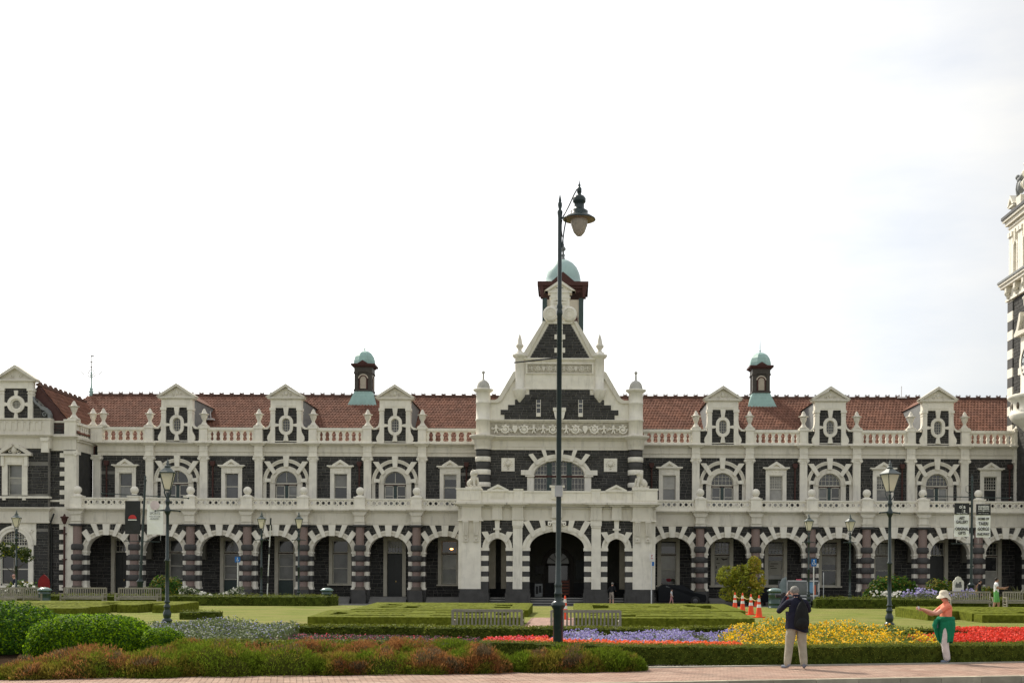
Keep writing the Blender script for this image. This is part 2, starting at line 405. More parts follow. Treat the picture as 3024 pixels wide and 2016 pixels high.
    # pierced parapet between the pedestals
    for a, b in zip(edges[:-1], edges[1:]):
        a2 = a + (.38 if a in cols else 0); b2 = b - (.38 if b in cols else 0)
        if b2 - a2 < .3: continue
        m = MB(); y0, y1 = YA-.24, YA-.10
        m.box(a2, b2, y0-.04, y1+.02, 6.64, 6.74); m.box(a2, b2, y0, y1, 6.74, 6.92); m.box(a2, b2, y0-.06, y1+.05, 7.30, 7.41); m.box(a2, b2, y0, y1, 7.24, 7.30)
        n = max(1, round((b2-a2)/.405)); wd = (b2-a2)/n
        for i in range(n):
            cx, cz, r = a2 + wd*(i+.5), 7.08, .118; K = 16
            ring = [(cx + r*math.cos(2*math.pi*k/K), cz + r*math.sin(2*math.pi*k/K)) for k in range(K)]
            outr = []
            for k in range(K):
                c_, s_ = math.cos(2*math.pi*k/K), math.sin(2*math.pi*k/K); q = max(abs(c_)/(wd/2), abs(s_)/.16); outr.append((cx + c_/q, cz + s_/q))
            for k in range(K):
                A, B, C_, D = ring[k], ring[(k+1)%K], outr[(k+1)%K], outr[k]
                m.poly([(A[0],y0,A[1]),(B[0],y0,B[1]),(C_[0],y0,C_[1]),(D[0],y0,D[1])]); m.poly([(A[0],y0,A[1]),(B[0],y0,B[1]),(B[0],y1,B[1]),(A[0],y1,A[1])])
            m.band(cx, cz, r, r+.035, 0, 2*math.pi, y0-.025, y0, 14)
        P('pierced_parapet', m, STONE2, ST)
baysL = [(BL[i]+BL[i+1])/2 for i in range(6)] + [BL[6] + 2.0]
baysR = [BR[0] - 1.96] + [(BR[i]+BR[i+1])/2 for i in range(6)]
arcade(BL, -35.15, -6.85, baysL, 'L')
arcade(BR[:6], 5.2, 33.0, baysR, 'R')
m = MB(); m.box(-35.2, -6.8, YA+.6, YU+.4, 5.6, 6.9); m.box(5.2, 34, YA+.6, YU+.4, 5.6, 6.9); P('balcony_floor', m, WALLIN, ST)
# transverse arches of the vault inside the arcade, seen through the openings
for c in BL[1:] + BR[:6]:
    m = MB(); m.box(c-.22, c+.22, YU-.42, YU, 3.3, 5.6); m.box(c-.26, c+.26, YU-.5, YU, 3.1, 3.3)
    for k in range(8):
        a0 = math.pi/2*k/8; a1 = math.pi/2*(k+1)/8
        for sg, yb in ((1, YA+.5), (-1, YU-.42)):
            pass
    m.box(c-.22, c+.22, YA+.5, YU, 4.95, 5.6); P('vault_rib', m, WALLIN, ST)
# arcade floor and steps
m = MB(); m.box(-35.2, 34, YA-.0, YU+.4, 0, .46); P('arcade_floor', m, mat('step_stone', (.17,.165,.155), .9, bump=.2), ST)
for k in range(3):
    m = MB()
    for c in baysL + baysR: m.box(c-1.3, c+1.3, YA-.68+.28*k, YA, .0+.003, .155*(k+1))
    PS('step', m, MAT['step_stone'], ST)

# ---------------------------------------------------------------- inner ground wall with its windows and doors
GT = {'L': ['door', 'tall', 'tall', 'tall', 'win', 'door', 'win'], 'R': ['win', 'poster', 'poster', 'win', 'win', 'door', 'win']}
def inner(bays, types, x0, x1):
    holes = [rect(c-.62, c+.62, .46 if t != 'win' and t != 'poster' else 1.35, 4.62) for c, t in zip(bays, types)]
    wall = MB(); ashlar(cut(x0, x1, holes), .46, 5.6, YU, wall=wall, back=.4, course=.26, lmax=.85); P('inner_wall', wall, MORTAR, ST)
    for c, t in zip(bays, types):
        zb = .46 if t in ('door', 'tall') else 1.35
        m = MB()
        for s in (-1, 1): m.box(c+s*.56, c+s*.82, YU-.13, YU+.2, zb, 4.55)
        m.box(c-.82, c+.82, YU-.15, YU+.2, 4.55, 4.82); m.box(c-.88, c+.88, YU-.2, YU, 4.82, 4.9)
        if zb > 1: m.box(c-.92, c+.92, YU-.24, YU+.2, 1.24, 1.36)
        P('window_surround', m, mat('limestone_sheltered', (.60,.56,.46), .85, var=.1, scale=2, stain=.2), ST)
        if t == 'door':
            m = MB(); m.box(c-.56, c+.56, YU+.12, YU+.18, .46, 3.55)
            for s in (-1, 1):
                for a, b in ((.6, 1.45), (1.6, 3.3)): m.box(c+s*.08, c+s*.46, YU+.09, YU+.12, a, b)
            d = P('door', m, mat('dark_door', (.018,.02,.02), .4, spec=.4), ST)
            m = MB(); m.lathe([(.03,0),(.03,.05)], 0, 0, 8); m.box(c+.06, c+.1, YU+.04, YU+.1, 1.5, 1.62); P('handle', m, mat('brass', (.5,.36,.14), .35, metal=.8), d)
            sash_window(c, YU+.12, 3.6, 4.53, 1.12, 4, 2, GLASS, 3.65)
        else:
            z0 = 1.36 if zb > 1 else 1.62
            if t == 'tall':
                m = MB(); m.box(c-.56, c+.56, YU+.1, YU+.16, .46, 1.6); m.box(c-.44, c+.44, YU+.07, YU+.1, .6, 1.45); P('door_panel', m, GREENP, ST)
            gl = (BLIND, BLIND) if t in ('tall',) or (t == 'win' and c < 0) else (GLASS, GLASS)
            f = sash_window(c, YU+.12, z0, 3.55, 1.12, 1, 1, gl, z0 + (3.55-z0)*.52)
            sash_window(c, YU+.12, 3.62, 4.53, 1.12, 4 if c > 9 else 1, 3 if c > 9 else 1, GLASS, 3.67, 'transom_window')
            m = MB(); m.box(c-.56, c+.56, YU+.02, YU+.12, 3.55, 3.62); P('transom', m, MAROON, ST)
            if t == 'poster':
                m = MB(); m.box(c-.48, c+.46, YU+.05, YU+.065, 2.4 if c < 13 else 2.15, 3.5 if c < 13 else 3.2)
                m.cm = 1
                if c < 13:
                    m.prism([(c-.1,3.38),(c+.1,3.2),(c+.38,3.26),(c+.44,3.38),(c+.2,3.33)], YU+.04, YU+.052); m.prism([(c-.42,3.3),(c-.3,3.4),(c-.26,3.3),(c-.34,3.22)], YU+.04, YU+.052)
                    m.box(c-.4, c-.15, YU+.04, YU+.052, 2.98, 3.03); m.box(c-.42, c-.36, YU+.04, YU+.052, 2.6, 2.8)
                else:
                    m.box(c-.36, c+.2, YU+.04, YU+.052, 2.95, 3.0); m.box(c-.4, c-.1, YU+.04, YU+.052, 2.78, 2.83); m.box(c-.36, c+.1, YU+.04, YU+.052, 2.62, 2.67)
                P('window_poster', m, [mat('poster_paper', (.36,.34,.28), .7), mat('poster_ink', (.05,.045,.04), .8)], f)
            if c > 5 and c < 9:
                m = MB(); m.ball((c+.05, YU+.2, 1.75), .3, 10, (1.1,.3,.7)); P('red_display', m, mat('red_cloth', (.25,.02,.03), .7), f)
inner(baysL, GT['L'], -35.2, -6.6); inner(baysR, GT['R'], 5.0, 34)
# glowing lamp seen inside the window next to the porch
m = MB(); m.ball((baysL[6]+.15, YU+.1, 3.95), .09, 8, (1.4,1,.7))
lm = bpy.data.materials.new('lamp_glow'); lm.use_nodes = True; b_ = lm.node_tree.nodes['Principled BSDF']; b_.inputs['Emission Color'].default_value = (1,.42,.12,1); b_.inputs['Emission Strength'].default_value = 5
P('ceiling_lamp', m, lm, ST)

# ---------------------------------------------------------------- upper floor
UL = [-34.75] + BL[1:] + [-6.5]; UR = [5.1] + BR
def arch_window(c, grid):
    ZS = 8.78; y = YU
    m = MB(); m.band(c, ZS, 1.45, 1.70, 0, math.pi, y-.12, y, 28); m.band(c, ZS, 1.60, 1.71, 0, math.pi, y-.16, y-.12, 28)
    m.band(c, ZS, .82, 1.19, 0, math.pi, y-.12, y+.15, 22); m.band(c, ZS, .82, .90, 0, math.pi, y-.15, y-.12, 22)
    for s in (-1, 1):
        m.box(c+s*.82, c+s*1.19, y-.10, y+.15, 6.9, ZS); m.box(c+s*1.45, c+s*1.70, y-.10, y, 6.9, ZS)
        m.box(c+s*1.43, c+s*1.76, y-.17, y, ZS-.08, ZS); m.box(c+s*.80, c+s*1.21, y-.15, y+.15, ZS-.07, ZS)
    P('window_arch', m, STONE, ST)
    for s in (0, 1, -1, 2, -2):
        k = MB()
        if s == 0: q = [(-.22,10.72),(.22,10.72),(.15,9.88),(-.15,9.88)]
        elif abs(s) == 1: q = [(-1.62,10.30),(-1.20,10.30),(-.72,9.50),(-.93,9.33)]
        else: q = [(-1.55,ZS+.30),(-1.55,ZS),(-1.1,ZS+.02),(-1.1,ZS+.24)]
        if s < 0: q = [(-a, b) for a, b in q]
        k.prism([(c+a, b) for a, b in q], y-.21-.01*abs(s), y+.02); P('keystone', k, STONE2, ST)
    # window itself: half-round light over a pair of casements
    m = MB(); yy = y+.12; r = .82
    m.band(c, ZS, r-.06, r, 0, math.pi, yy-.05, yy+.05, 20); m.box(c-r, c+r, yy-.06, yy+.05, ZS-.13, ZS-.03)
    if grid:
        for i in range(1, 6):
            xx = c - r + 2*r*i/6; h = math.sqrt(max(0, (r-.04)**2 - (xx-c)**2)); m.box(xx-.014, xx+.014, yy-.035, yy+.01, ZS-.03, ZS+h)
        for zz in (.27, .53): d = math.sqrt((r-.04)**2 - zz*zz); m.box(c-d, c+d, yy-.03, yy+.01, ZS+zz-.014, ZS+zz+.014)
    else: m.box(c-.02, c+.02, yy-.04, yy+.01, ZS, ZS+r-.05)
    for s in (-1, 1):
        a, b = c+s*.12, c+s*.78
        m.box(a, a+s*.06, yy-.05, yy+.05, 6.9, ZS-.2); m.box(b, b-s*.06, yy-.05, yy+.05, 6.9, ZS-.2); m.box(a, b, yy-.05, yy+.04, ZS-.27, ZS-.2); m.box(a, b, yy-.045, yy+.03, 7.78, 7.84)
    f = P('window', m, WHITEW, ST)
    m = MB(); m.box(c-.10, c+.10, yy-.08, yy+.05, 6.9, ZS-.2); P('mullion', m, GREENP, f)
    m = MB(); m.box(c-r, c+r, yy-.09, yy+.05, ZS-.2, ZS-.14); P('transom', m, MAROON, f)
    m = MB(); m.prism([(c + r*math.cos(math.pi*i/16), ZS + r*math.sin(math.pi*i/16)) for i in range(17)], yy+.02, yy+.03); P('pane', m, GLASS, f)
    for s in (-1, 1):
        m = MB(); m.box(c+s*.16, c+s*.74, yy+.02, yy+.03, 6.9, ZS-.2); P('pane', m, BLIND if (int(c*7)+s)%3 == 0 else GLASS, f)
def ped_window(c, grid):
    y = YU; m = MB()
    for s in (-1, 1): m.box(c+s*.48, c+s*.76, y-.10, y+.2, 6.9, 9.40)
    m.box(c-.76, c+.76, y-.10, y+.2, 9.40, 9.86); m.box(c-.60, c+.60, y-.13, y-.1, 9.46, 9.80)
    for q in (-.22, 0, .22): m.spiral(c+q, y-.13, 9.66, .08, 1, .022, 1, 0, 8)
    s1 = P('window_surround', m, STONE2, ST)
    m = MB(); m.box(c-.86, c+.86, y-.2, y+.02, 9.86, 9.93); m.box(c-.98, c+.98, y-.28, y+.02, 9.93, 10.03)
    m.prism([(c-.62,10.03),(c-.5,10.14),(c,10.45),(c+.5,10.14),(c+.62,10.03),(c+.3,10.03),(c,10.25),(c-.3,10.03)], y-.27, y+.02)
    m.prism([(c-.3,10.03),(c+.3,10.03),(c,10.25)], y-.10, y+.02); P('pediment', m, STONE2, s1)
    f = sash_window(c, y+.12, 6.9, 9.40, .96, 5 if grid else 1, 4 if grid else 1, (BLIND if (int(abs(c)*3)%2) else GLASS, GLASS), 8.45)
def upper(edges, first_ped, x0, x1):
    n = len(edges)-1; kinds = ['ped' if (i % 2 == 0) == first_ped else 'arch' for i in range(n)]
    cs = [(edges[i]+edges[i+1])/2 for i in range(n)]
    if x1 < 0: cs[-1] = -8.74; cs[0] = -32.55
    else: cs[0] = 7.33
    holes = [rect(c-.5, c+.5, 6.9, 9.42) if k == 'ped' else arch(c, .86, 6.9, 8.78) for c, k in zip(cs, kinds)]
    wall = MB(); ashlar(cut(x0, x1, holes), 6.9, 10.7, YU, wall=wall, back=.4, prio=2); P('upper_wall', wall, MORTAR, ST)
    for c, k in zip(cs, kinds):
        if k == 'ped': ped_window(c, c > 10)
        else: arch_window(c, c > 0)
    # rainwater pipes
    for i, (c, k) in enumerate(zip(cs, kinds)):
        if k != 'ped' : continue
        s = 1 if (c > 0 or i in (4,)) else -1
        if c in (cs[0],) and c > 0: s = -1
        xx = c + s*1.38 if abs(c) > 9 else (c+1.2 if c < 0 else c-1.3)
        m = MB(); m.tube([(xx, YU-.12, 6.9), (xx, YU-.12, 10.0)], .06, 8); m.prism([(xx-.1,9.95),(xx+.1,9.95),(xx+.17,10.12),(xx+.17,10.3),(xx-.17,10.3),(xx-.17,10.12)], YU-.28, YU-.02)
        for zz in (7.6, 8.9): m.box(xx-.1, xx+.1, YU-.2, YU, zz, zz+.05)
        P('downpipe', m, MAROON, ST)
    return cs, kinds
csL, kdL = upper(UL, True, -34.6, -6.5)
csR, kdR = upper(UR, True, 5.1, 33.2)
for c in BL[1:] + BR + [-34.6]:
    m = MB(); m.box(c-.27, c+.27, YU-.30, YU, 6.9, 10.34); m.box(c-.31, c+.31, YU-.34, YU, 6.9, 7.1); m.box(c-.30, c+.30, YU-.33, YU, 10.28, 10.34)
    p = P('pilaster', m, STONE2, ST)
    m = MB(); m.box(c-.36, c+.36, YU-.42, YU, 10.62, 10.70); m.box(c-.30, c+.30, YU-.36, YU, 10.50, 10.62)
    for s in (-1, 1):
        me = MB()
        m.band(c+s*.30, 10.48, .035, .115, 0, 2*math.pi, YU-.42, YU-.05, 12); m.band(c+s*.30, 10.48, 0, .03, 0, 2*math.pi, YU-.45, YU-.1, 8)
    m.box(c-.27, c+.27, YU-.33, YU, 10.34, 10.5); P('ionic_capital', m, STONE2, p)
for x0, x1, cols in ((-34.6, -6.5, BL[1:]), (5.0, 33.2, BR)):
    m = MB(); m.box(x0, x1, YU-.08, YU+.4, 10.70, 11.05); m.box(x0, x1, YU-.12, YU+.4, 11.05, 11.42); m.box(x0, x1, YU-.15, YU-.08, 10.98, 11.06); P('upper_frieze', m, STONE, ST)
    m = MB(); cornice(m, x0, x1, YU-.1, 11.42, 11.65, .38); P('upper_cornice', m, STONE, ST)
    for c in cols:
        m = MB(); m.box(c-.30, c+.30, YU-.34, YU, 10.70, 11.42); m.box(c-.33, c+.33, YU-.37, YU, 11.0, 11.06); cornice(m, c-.36, c+.36, YU-.32, 11.42, 11.66, .36); P('frieze_block', m, STONE2, ST)

# ---------------------------------------------------------------- roof parapet, urns, dormers
def _bal():
    m = MB(); pr = [(.13,0),(.13,.06),(.07,.12),(.085,.2),(.125,.32),(.10,.42),(.07,.5),(.085,.54),(.15,.68),(.18,.74),(.18,.76)]
    pts = [(w_, z) for w_, z in pr] + [(-w_, z) for w_, z in pr[::-1]]; m.prism(pts, -.09, .09); return m.mesh('baluster', STONE2)
BAL = _bal()
def urn_mesh():
    m = MB(); m.box(-.36,.36,-.3,.3,0,.07); m.box(-.3,.3,-.26,.26,.07,.14)
    m.lathe([(.30,.14),(.24,.2),(.15,.34),(.11,.42),(.13,.46),(.12,.5),(.19,.62),(.24,.78),(.25,.86),(.24,.90),(.36,.93),(.37,.97),(.24,1.0),(.17,1.08),(.13,1.2),(.09,1.26),(.07,1.32),(.0,1.36)], 0, 0, 14)
    return m.mesh('urn', STONE)
URN = urn_mesh()
def roof_parapet(a, b, y=YU, z=11.65, n=None):
    m = MB(); m.box(a, b, y-.30, y+.02, z+.005, z+.15); m.box(a, b, y-.34, y+.06, z+.91, z+1.10); m.box(a, b, y-.30, y+.02, z+.86, z+.91); P('parapet_rail', m, STONE2, ST)
    n = n or max(2, round((b-a)/.5))
    for i in range(n+1):
        x = a + (b-a)*i/n; P('baluster', BAL, STONE2, ST, (min(max(x, a+.1), b-.1), y-.14, z+.12))
def roof_pedestal(c, y=YU, urn=True):
    m = MB(); m.box(c-.29, c+.29, y-.46, y+.14, 11.65, 12.66); m.box(c-.35, c+.35, y-.52, y+.2, 12.66, 12.78); m.box(c-.33, c+.33, y-.5, y+.18, 11.65, 11.78); m.box(c-.2,c+.2,y-.48,y-.46,11.85,12.5)
    p = P('parapet_pedestal', m, STONE2, ST)
    if urn: P('urn', URN, STONE, p, (c, y-.16, 12.78))
ROOFZ = lambda y: 11.6 + .711*(y-87.6)
def dormer(c, y=YU, z=11.65):
    m = MB(); hw = 1.13
    for s in (-1, 1):
        m.box(c+s*.80, c+s*hw, y-.28, y+.3, z, z+2.36); m.box(c+s*.76, c+s*(hw+.06), y-.34, y+.3, z+2.36, z+2.56); m.box(c+s*.78, c+s*(hw+.03), y-.31, y+.3, z+2.16, z+2.21)
    m.box(c-hw, c+hw, y-.26, y+.3, z+2.56, z+3.22); m.box(c-.75, c+.75, y-.29, y-.26, z+2.68, z+3.1); m.box(c-.8, c+.8, y-.2, y+.3, z, z+.16)
    m.box(c-hw, c+hw, y-.2, y+.3, z, z+.1)
    d = P('dormer', m, STONE2, ST)
    wall = MB(); stad = lambda zz: (None if abs(zz-(z+1.30)) > .70 else (c - (.34 if abs(zz-(z+1.3)) < .35 else math.sqrt(max(.01,.36**2-(abs(zz-(z+1.3))-.35)**2))), c + (.34 if abs(zz-(z+1.3)) < .35 else math.sqrt(max(.01,.36**2-(abs(zz-(z+1.3))-.35)**2)))))
    ashlar(cut(c-.80, c+.80, [stad]), z+.16, z+2.56, y-.12, wall=wall, back=.3, prio=2, course=.2)
    P('dormer_wall', wall, MORTAR, d)
    # stadium surround and its window
    m = MB(); cz = z+1.30
    for sgn, a0 in ((1, 0), (-1, math.pi)): m.band(c, cz+sgn*.22, .29, .51, a0, a0+math.pi, y-.28, y+.1, 12)
    for s in (-1, 1): m.box(c+s*.29, c+s*.51, y-.28, y+.1, cz-.22, cz+.22)
    for q in ([(-.19,z+2.56),(.19,z+2.56),(.11,cz+.68),(-.11,cz+.68)], [(-.10,cz-.68),(.10,cz-.68),(.18,z+.14),(-.18,z+.14)]): m.prism([(c+a, b) for a, b in q], y-.30, y+.05)
    for s in (-1, 1): m.prism([(c+s*.49,cz-.07),(c+s*.49,cz+.07),(c+s*.82,cz+.13),(c+s*.82,cz-.13)], y-.27, y+.05)
    P('oculus_surround', m, STONE2, d)
    m = MB(); yy = y-.06
    for sgn, a0 in ((1, 0), (-1, math.pi)): m.band(c, cz+sgn*.22, .235, .29, a0, a0+math.pi, yy-.04, yy+.04, 12)
    for s in (-1, 1): m.box(c+s*.235, c+s*.29, yy-.04, yy+.04, cz-.22, cz+.22); m.box(c+s*.09-.012, c+s*.09+.012, yy-.03, yy+.01, cz-.45, cz+.45)
    for q in (-.3, -.1, .1, .3): m.box(c-.27, c+.27, yy-.025, yy+.012, cz+q-.012, cz+q+.012)
    P('oculus_window', m, WHITEW, d)
    m = MB(); m.box(c-.3, c+.3, yy+.02, yy+.03, cz-.52, cz+.52); P('pane', m, GLASS, d)
    # pediment
    m = MB(); m.box(c-1.36, c+1.36, y-.42, y+.3, z+3.22, z+3.34); m.box(c-1.26, c+1.26, y-.34, y+.3, z+3.16, z+3.22)
    m.prism([(c-1.2,z+3.34),(c+1.2,z+3.34),(c,z+4.05)], y-.22, y+.3)
    for s in (-1, 1):
        m.prism([(c+s*1.48,z+3.34),(c+s*1.20,z+3.34),(c,z+4.08),(c,z+4.30)], y-.46, y+.3); m.spiral(c+s*.3, y-.24, z+3.52, .12, 1.2, .03, s)
    m.ball((c, y-.22, z+3.62), .16, 8, (1,.5,1.1)); P('pediment', m, STONE, d)
    # side scrolls
    for s in (-1, 1):
        m = MB()
        pts = [(c+s*hw, z+1.55)] + [(c+s*(hw + .06+.5*(1-math.cos(a))*.9), z+1.1+.62*(1-math.sin(a))*0 + .5*(1-math.sin(a))) for a in [0, .3, .6, .9, 1.2, 1.5]]
        out_ = [(c+s*hw, z+1.75), (c+s*(hw+.03), z+1.5), (c+s*(hw+.10), z+1.28), (c+s*(hw+.26), z+1.14), (c+s*(hw+.50), z+1.10), (c+s*(hw+.50), z+.98), (c+s*(hw+.22), z+1.0), (c+s*hw, z+1.2)]
        m.prism(out_, y-.3, y+.1)
        m.prism([(c+s*hw,z+.9),(c+s*(hw+.05),z+.75),(c+s*(hw+.2),z+.5),(c+s*(hw+.24),z+.3),(c+s*(hw+.16),z+.1),(c+s*hw,z+.02)], y-.30, y+.1)
        m.box(c+s*hw, c+s*(hw+.58), y-.28, y, z, z+.12); P('scroll', m, STONE2, d)
        w2 = MB(); ashlar(lambda zz: [(min(c+s*hw, c+s*(hw+.56)), max(c+s*hw, c+s*(hw+.56)))], z+.12, z+1.02, y-.10, wall=w2, back=.25, prio=1); P('side_panel', w2, MORTAR, d)
    # dormer roof running back into the main slope
    m = MB(); yr = lambda zz: 87.6 + (zz-11.6)/.711
    for s in (-1, 1): m.poly([(c, y+.1, z+4.0), (c+s*1.2, y+.1, z+3.2), (c+s*1.2, yr(z+3.2), z+3.2), (c, yr(z+4.0), z+4.0)]); m.cm = 1; m.poly([(c+s*1.1, y+.1, z), (c+s*1.1, y+.1, z+3.2), (c+s*1.1, yr(z+3.2), z+3.2), (c+s*1.1, yr(z), z)]); m.cm = 0
    P('dormer_roof', m, [TILE, LEAD], d)
for c, k in zip(csL + csR, kdL + kdR):
    if k == 'arch': dormer(c)
for cols, kinds, edges in ((BL[1:], kdL, UL), (BR, kdR, UR)):
    for c in cols: roof_pedestal(c)
    for i, k in enumerate(kinds):
        if k == 'ped': roof_parapet(edges[i] + (.3 if edges[i] in cols else .0), edges[i+1] - (.3 if edges[i+1] in cols else .0), n=7 if i not in (0,) else None)

# ---------------------------------------------------------------- tiled roofs
def tile_mesh(u, v, n, wd, ln, name='roof_tile'):
    """one interlocking tile: u across, v up the slope, n normal"""
    m = MB(); prof = [(0,.012),(.18,.055),(.36,.05),(.5,.012),(.75,.028),(1.0,.012)]
    lo = [u*(wd*a) + n*(h+.03) for a, h in prof]; hi = [u*(wd*a) + v*ln + n*h for a, h in prof]; dn = [u*(wd*a) for a, h in prof]
    K = len(prof); vs = lo + hi + dn
    m.faces(vs, [(i, i+1, K+i+1, K+i) for i in range(K-1)], False); m.faces(vs, [(2*K+i, 2*K+i+1, i+1, i) for i in range(K-1)])
    return m
def tiles(o, u, v, nu, nv, wd, ln, inside, name, prio):
    o, u, v = Vector(o), Vector(u).normalized(), Vector(v).normalized(); n = u.cross(v).normalized()
    if n.z < 0: n = -n
    t = tile_mesh(u, v, n, wd, ln*1.03); pos = []
    for j in range(nv):
        for i in range(nu):
            p = o + u*(wd*(i + (.5 if j % 2 else 0))) + v*(ln*j)
            if inside(p + u*wd/2 + v*ln/2): pos.append(p + n*random.uniform(0,.012) + v*random.uniform(-.012,.012))
    return t, pos
def put_tiles(t, pos, singles, name_rest):
    me = t.mesh('roof_tile', TILE)
    for p in pos[:singles]: P('roof_tile', me, TILE, ST, p)
    m = MB(); base = [Vector(a) for a in t.v]
    for p in pos[singles:]:
        m.rv = random.random(); m.faces([a + p for a in base], t.f)
    if m.v: o = P(name_rest, m, TILE, ST); o['kind'] = 'stuff'
SL = Vector((0, 1, .711)).normalized()
RID = 94.0; ZR = ROOFZ(RID)
def main_in(p):
    if p.z > ZR - .05: return False
    if p.x < -38 + 0.0 and p.x < -38 - (ZR - p.z)*1.0: return False
    if -6.6 < p.x < 5.2 and p.y < 85: return False
    return p.x < 36.4
t, pos = tiles((-43, 87.7, ROOFZ(87.7)), (1,0,0), SL, 325, 19, .245, .42, main_in, '', 0)
pos.sort(key=lambda p: (0 if p.x > 5 else 1, -abs(p.y-90.2) if False else abs(p.y-90.4), p.x))
put_tiles(t, pos, 150, 'tile_field')
m = MB(); m.poly([(-43, 87.6, ROOFZ(87.6)-.03), (36.5, 87.6, ROOFZ(87.6)-.03), (36.5, RID, ZR-.03), (-38, RID, ZR-.03)]); m.poly([(36.5, RID, ZR-.03), (-38, RID, ZR-.03), (-43, 100.4, ROOFZ(87.6)), (36.5, 100.4, ROOFZ(87.6))])
m.poly([(-38, RID, ZR-.03), (-43, 87.6, ROOFZ(87.6)-.03), (-43, 100.4, ROOFZ(87.6))]); P('roof_deck', m, mat('roof_batten', (.10,.05,.045), .9), ST)
# ridge with its pairs of loops
def crest():
    m = MB(); m.band(0, 0, .10, .16, 0, math.pi, -.12, .12, 8); m.box(-.16,.16,-.03,.03,.08,.13)
    for s in (-1, 1): m.band(s*.12, .185, .035, .072, 0, 2*math.pi, -.035, .035, 10)
    return m.mesh('ridge_crest', RIDGE)
CR = crest(); x = -37.2
m = MB(); m.prism([(0,0)]*0 or [(-38, ZR-.02), (36.4, ZR-.02), (36.4, ZR+.13), (-38, ZR+.13)], RID-.11, RID+.11); P('ridge_tile', m, RIDGE, ST)
while x < 36:
    if not (-3.2 < x < 1.9) and abs(x+16.25) > .9 and abs(x-15.07) > .9: P('ridge_crest', CR, RIDGE, ST, (x, RID, ZR+.06))
    x += .80

# ---------------------------------------------------------------- small louvred cupolas
def cupola(cx, cy, lbl):
    m = MB(); z0 = 15.15
    b, t_ = 1.20, .66
    B = [(cx-b,cy-b,z0),(cx+b,cy-b,z0),(cx+b,cy+b,z0),(cx-b,cy+b,z0)]; T = [(cx-t_,cy-t_,16.5),(cx+t_,cy-t_,16.5),(cx+t_,cy+t_,16.5),(cx-t_,cy+t_,16.5)]
    for i in range(4): m.poly([B[i], B[(i+1)%4], T[(i+1)%4], T[i]])
    m.box(cx-b-.04, cx+b+.04, cy-b-.04, cy+b+.04, z0-.06, z0)
    base = P('cupola', m, COPPER, ST, label='louvred roof cupola with green copper dome')
    # diamond shingles on the front and right slopes
    sh = MB()
    for j in range(5):
        for i in range(-4, 5):
            f = (j+.5)/5; half = b + (t_-b)*f; xx = (i + (.5 if j % 2 else 0))*.27
            if abs(xx) > half - .12: continue
            yy = cy - (b + (t_-b)*f); zz = z0 + 1.35*f; d = Vector((0, b-t_, 1.35)).normalized(); nn = Vector((0, -1.35, b-t_)).normalized()
            p = Vector((cx+xx, yy, zz)) + nn*.012
            sh.poly([p - d*.15, p + Vector((.13,0,0)) + nn*.012, p + d*.15, p - Vector((.13,0,0)) + nn*.012])
    P('copper_shingles', sh, COPPER, base)
    m = MB(); k = .62
    m.box(cx-k, cx+k, cy-k, cy+k, 16.5, 18.3)
    for s in (-1, 1):
        for q in (-1, 1): m.box(cx+s*.40, cx+s*.68, cy+q*.40, cy+q*.68, 16.6, 17.95); m.box(cx+s*.38, cx+s*.74, cy+q*.38, cy+q*.74, 17.85, 17.97)
    m.box(cx-.74, cx+.74, cy-.74, cy+.74, 16.46, 16.60); m.box(cx-.70, cx+.70, cy-.70, cy+.70, 17.97, 18.36)
    P('lantern', m, mat('lantern_brown', (.062,.055,.045), .6), base)
    for ang in (0, 90):
        rot = Matrix.Rotation(R(ang), 3, 'Z'); m = MB()
        mm = MB(); mm.band(0, 17.4, .24, .33, 0, math.pi, -.72, -.60, 12); mm.box(-.33,-.24,-.72,-.6,16.62,17.4); mm.box(.24,.33,-.72,-.6,16.62,17.4)
        mm.v = [tuple(rot @ Vector(v) + Vector((cx,cy,0))) for v in mm.v]; P('louvre_frame', mm, MAROON, base)
        mm = MB(); mm.band(0, 17.4, .33, .41, .2, math.pi-.2, -.70, -.61, 10)
        for j in range(11):
            zz = 16.68 + j*.09; hw = .25 if zz < 17.4 else math.sqrt(max(.01, .25**2-(zz-17.4)**2))
            mm.box(-hw, hw, -.69, -.63, zz, zz+.066)
        mm.v = [tuple(rot @ Vector(v) + Vector((cx,cy,0))) for v in mm.v]; P('louvre', mm, CREAMW, base)
    m = MB(); m.box(cx-.80, cx+.80, cy-.80, cy+.80, 18.36, 18.46); m.box(cx-.93, cx+.93, cy-.93, cy+.93, 18.46, 18.60)
    for s in (-1, 1): m.prism([(cx-.42,18.6),(cx+.42,18.6),(cx,18.86)], cy+s*.93-.04, cy+s*.93+.1*-s)
    P('cornice', m, MAROON, base)
    m = MB(); n8 = 8; prof = [(.88,18.60),(.86,18.9),(.76,19.25),(.58,19.52),(.34,19.68),(.10,19.74),(.06,19.78)]
    m.lathe(prof, cx, cy, 8, False, rot=R(22.5)); P('dome', m, COPPER, base)
    m = MB(); m.tube([(cx,cy,19.7),(cx,cy,20.75)], [.035,.008], 6); m.ball((cx,cy,19.88), .07, 8); P('finial', m, COPPER, base)
cupola(-16.25, 93.9, 'L'); cupola(15.07, 93.9, 'R')
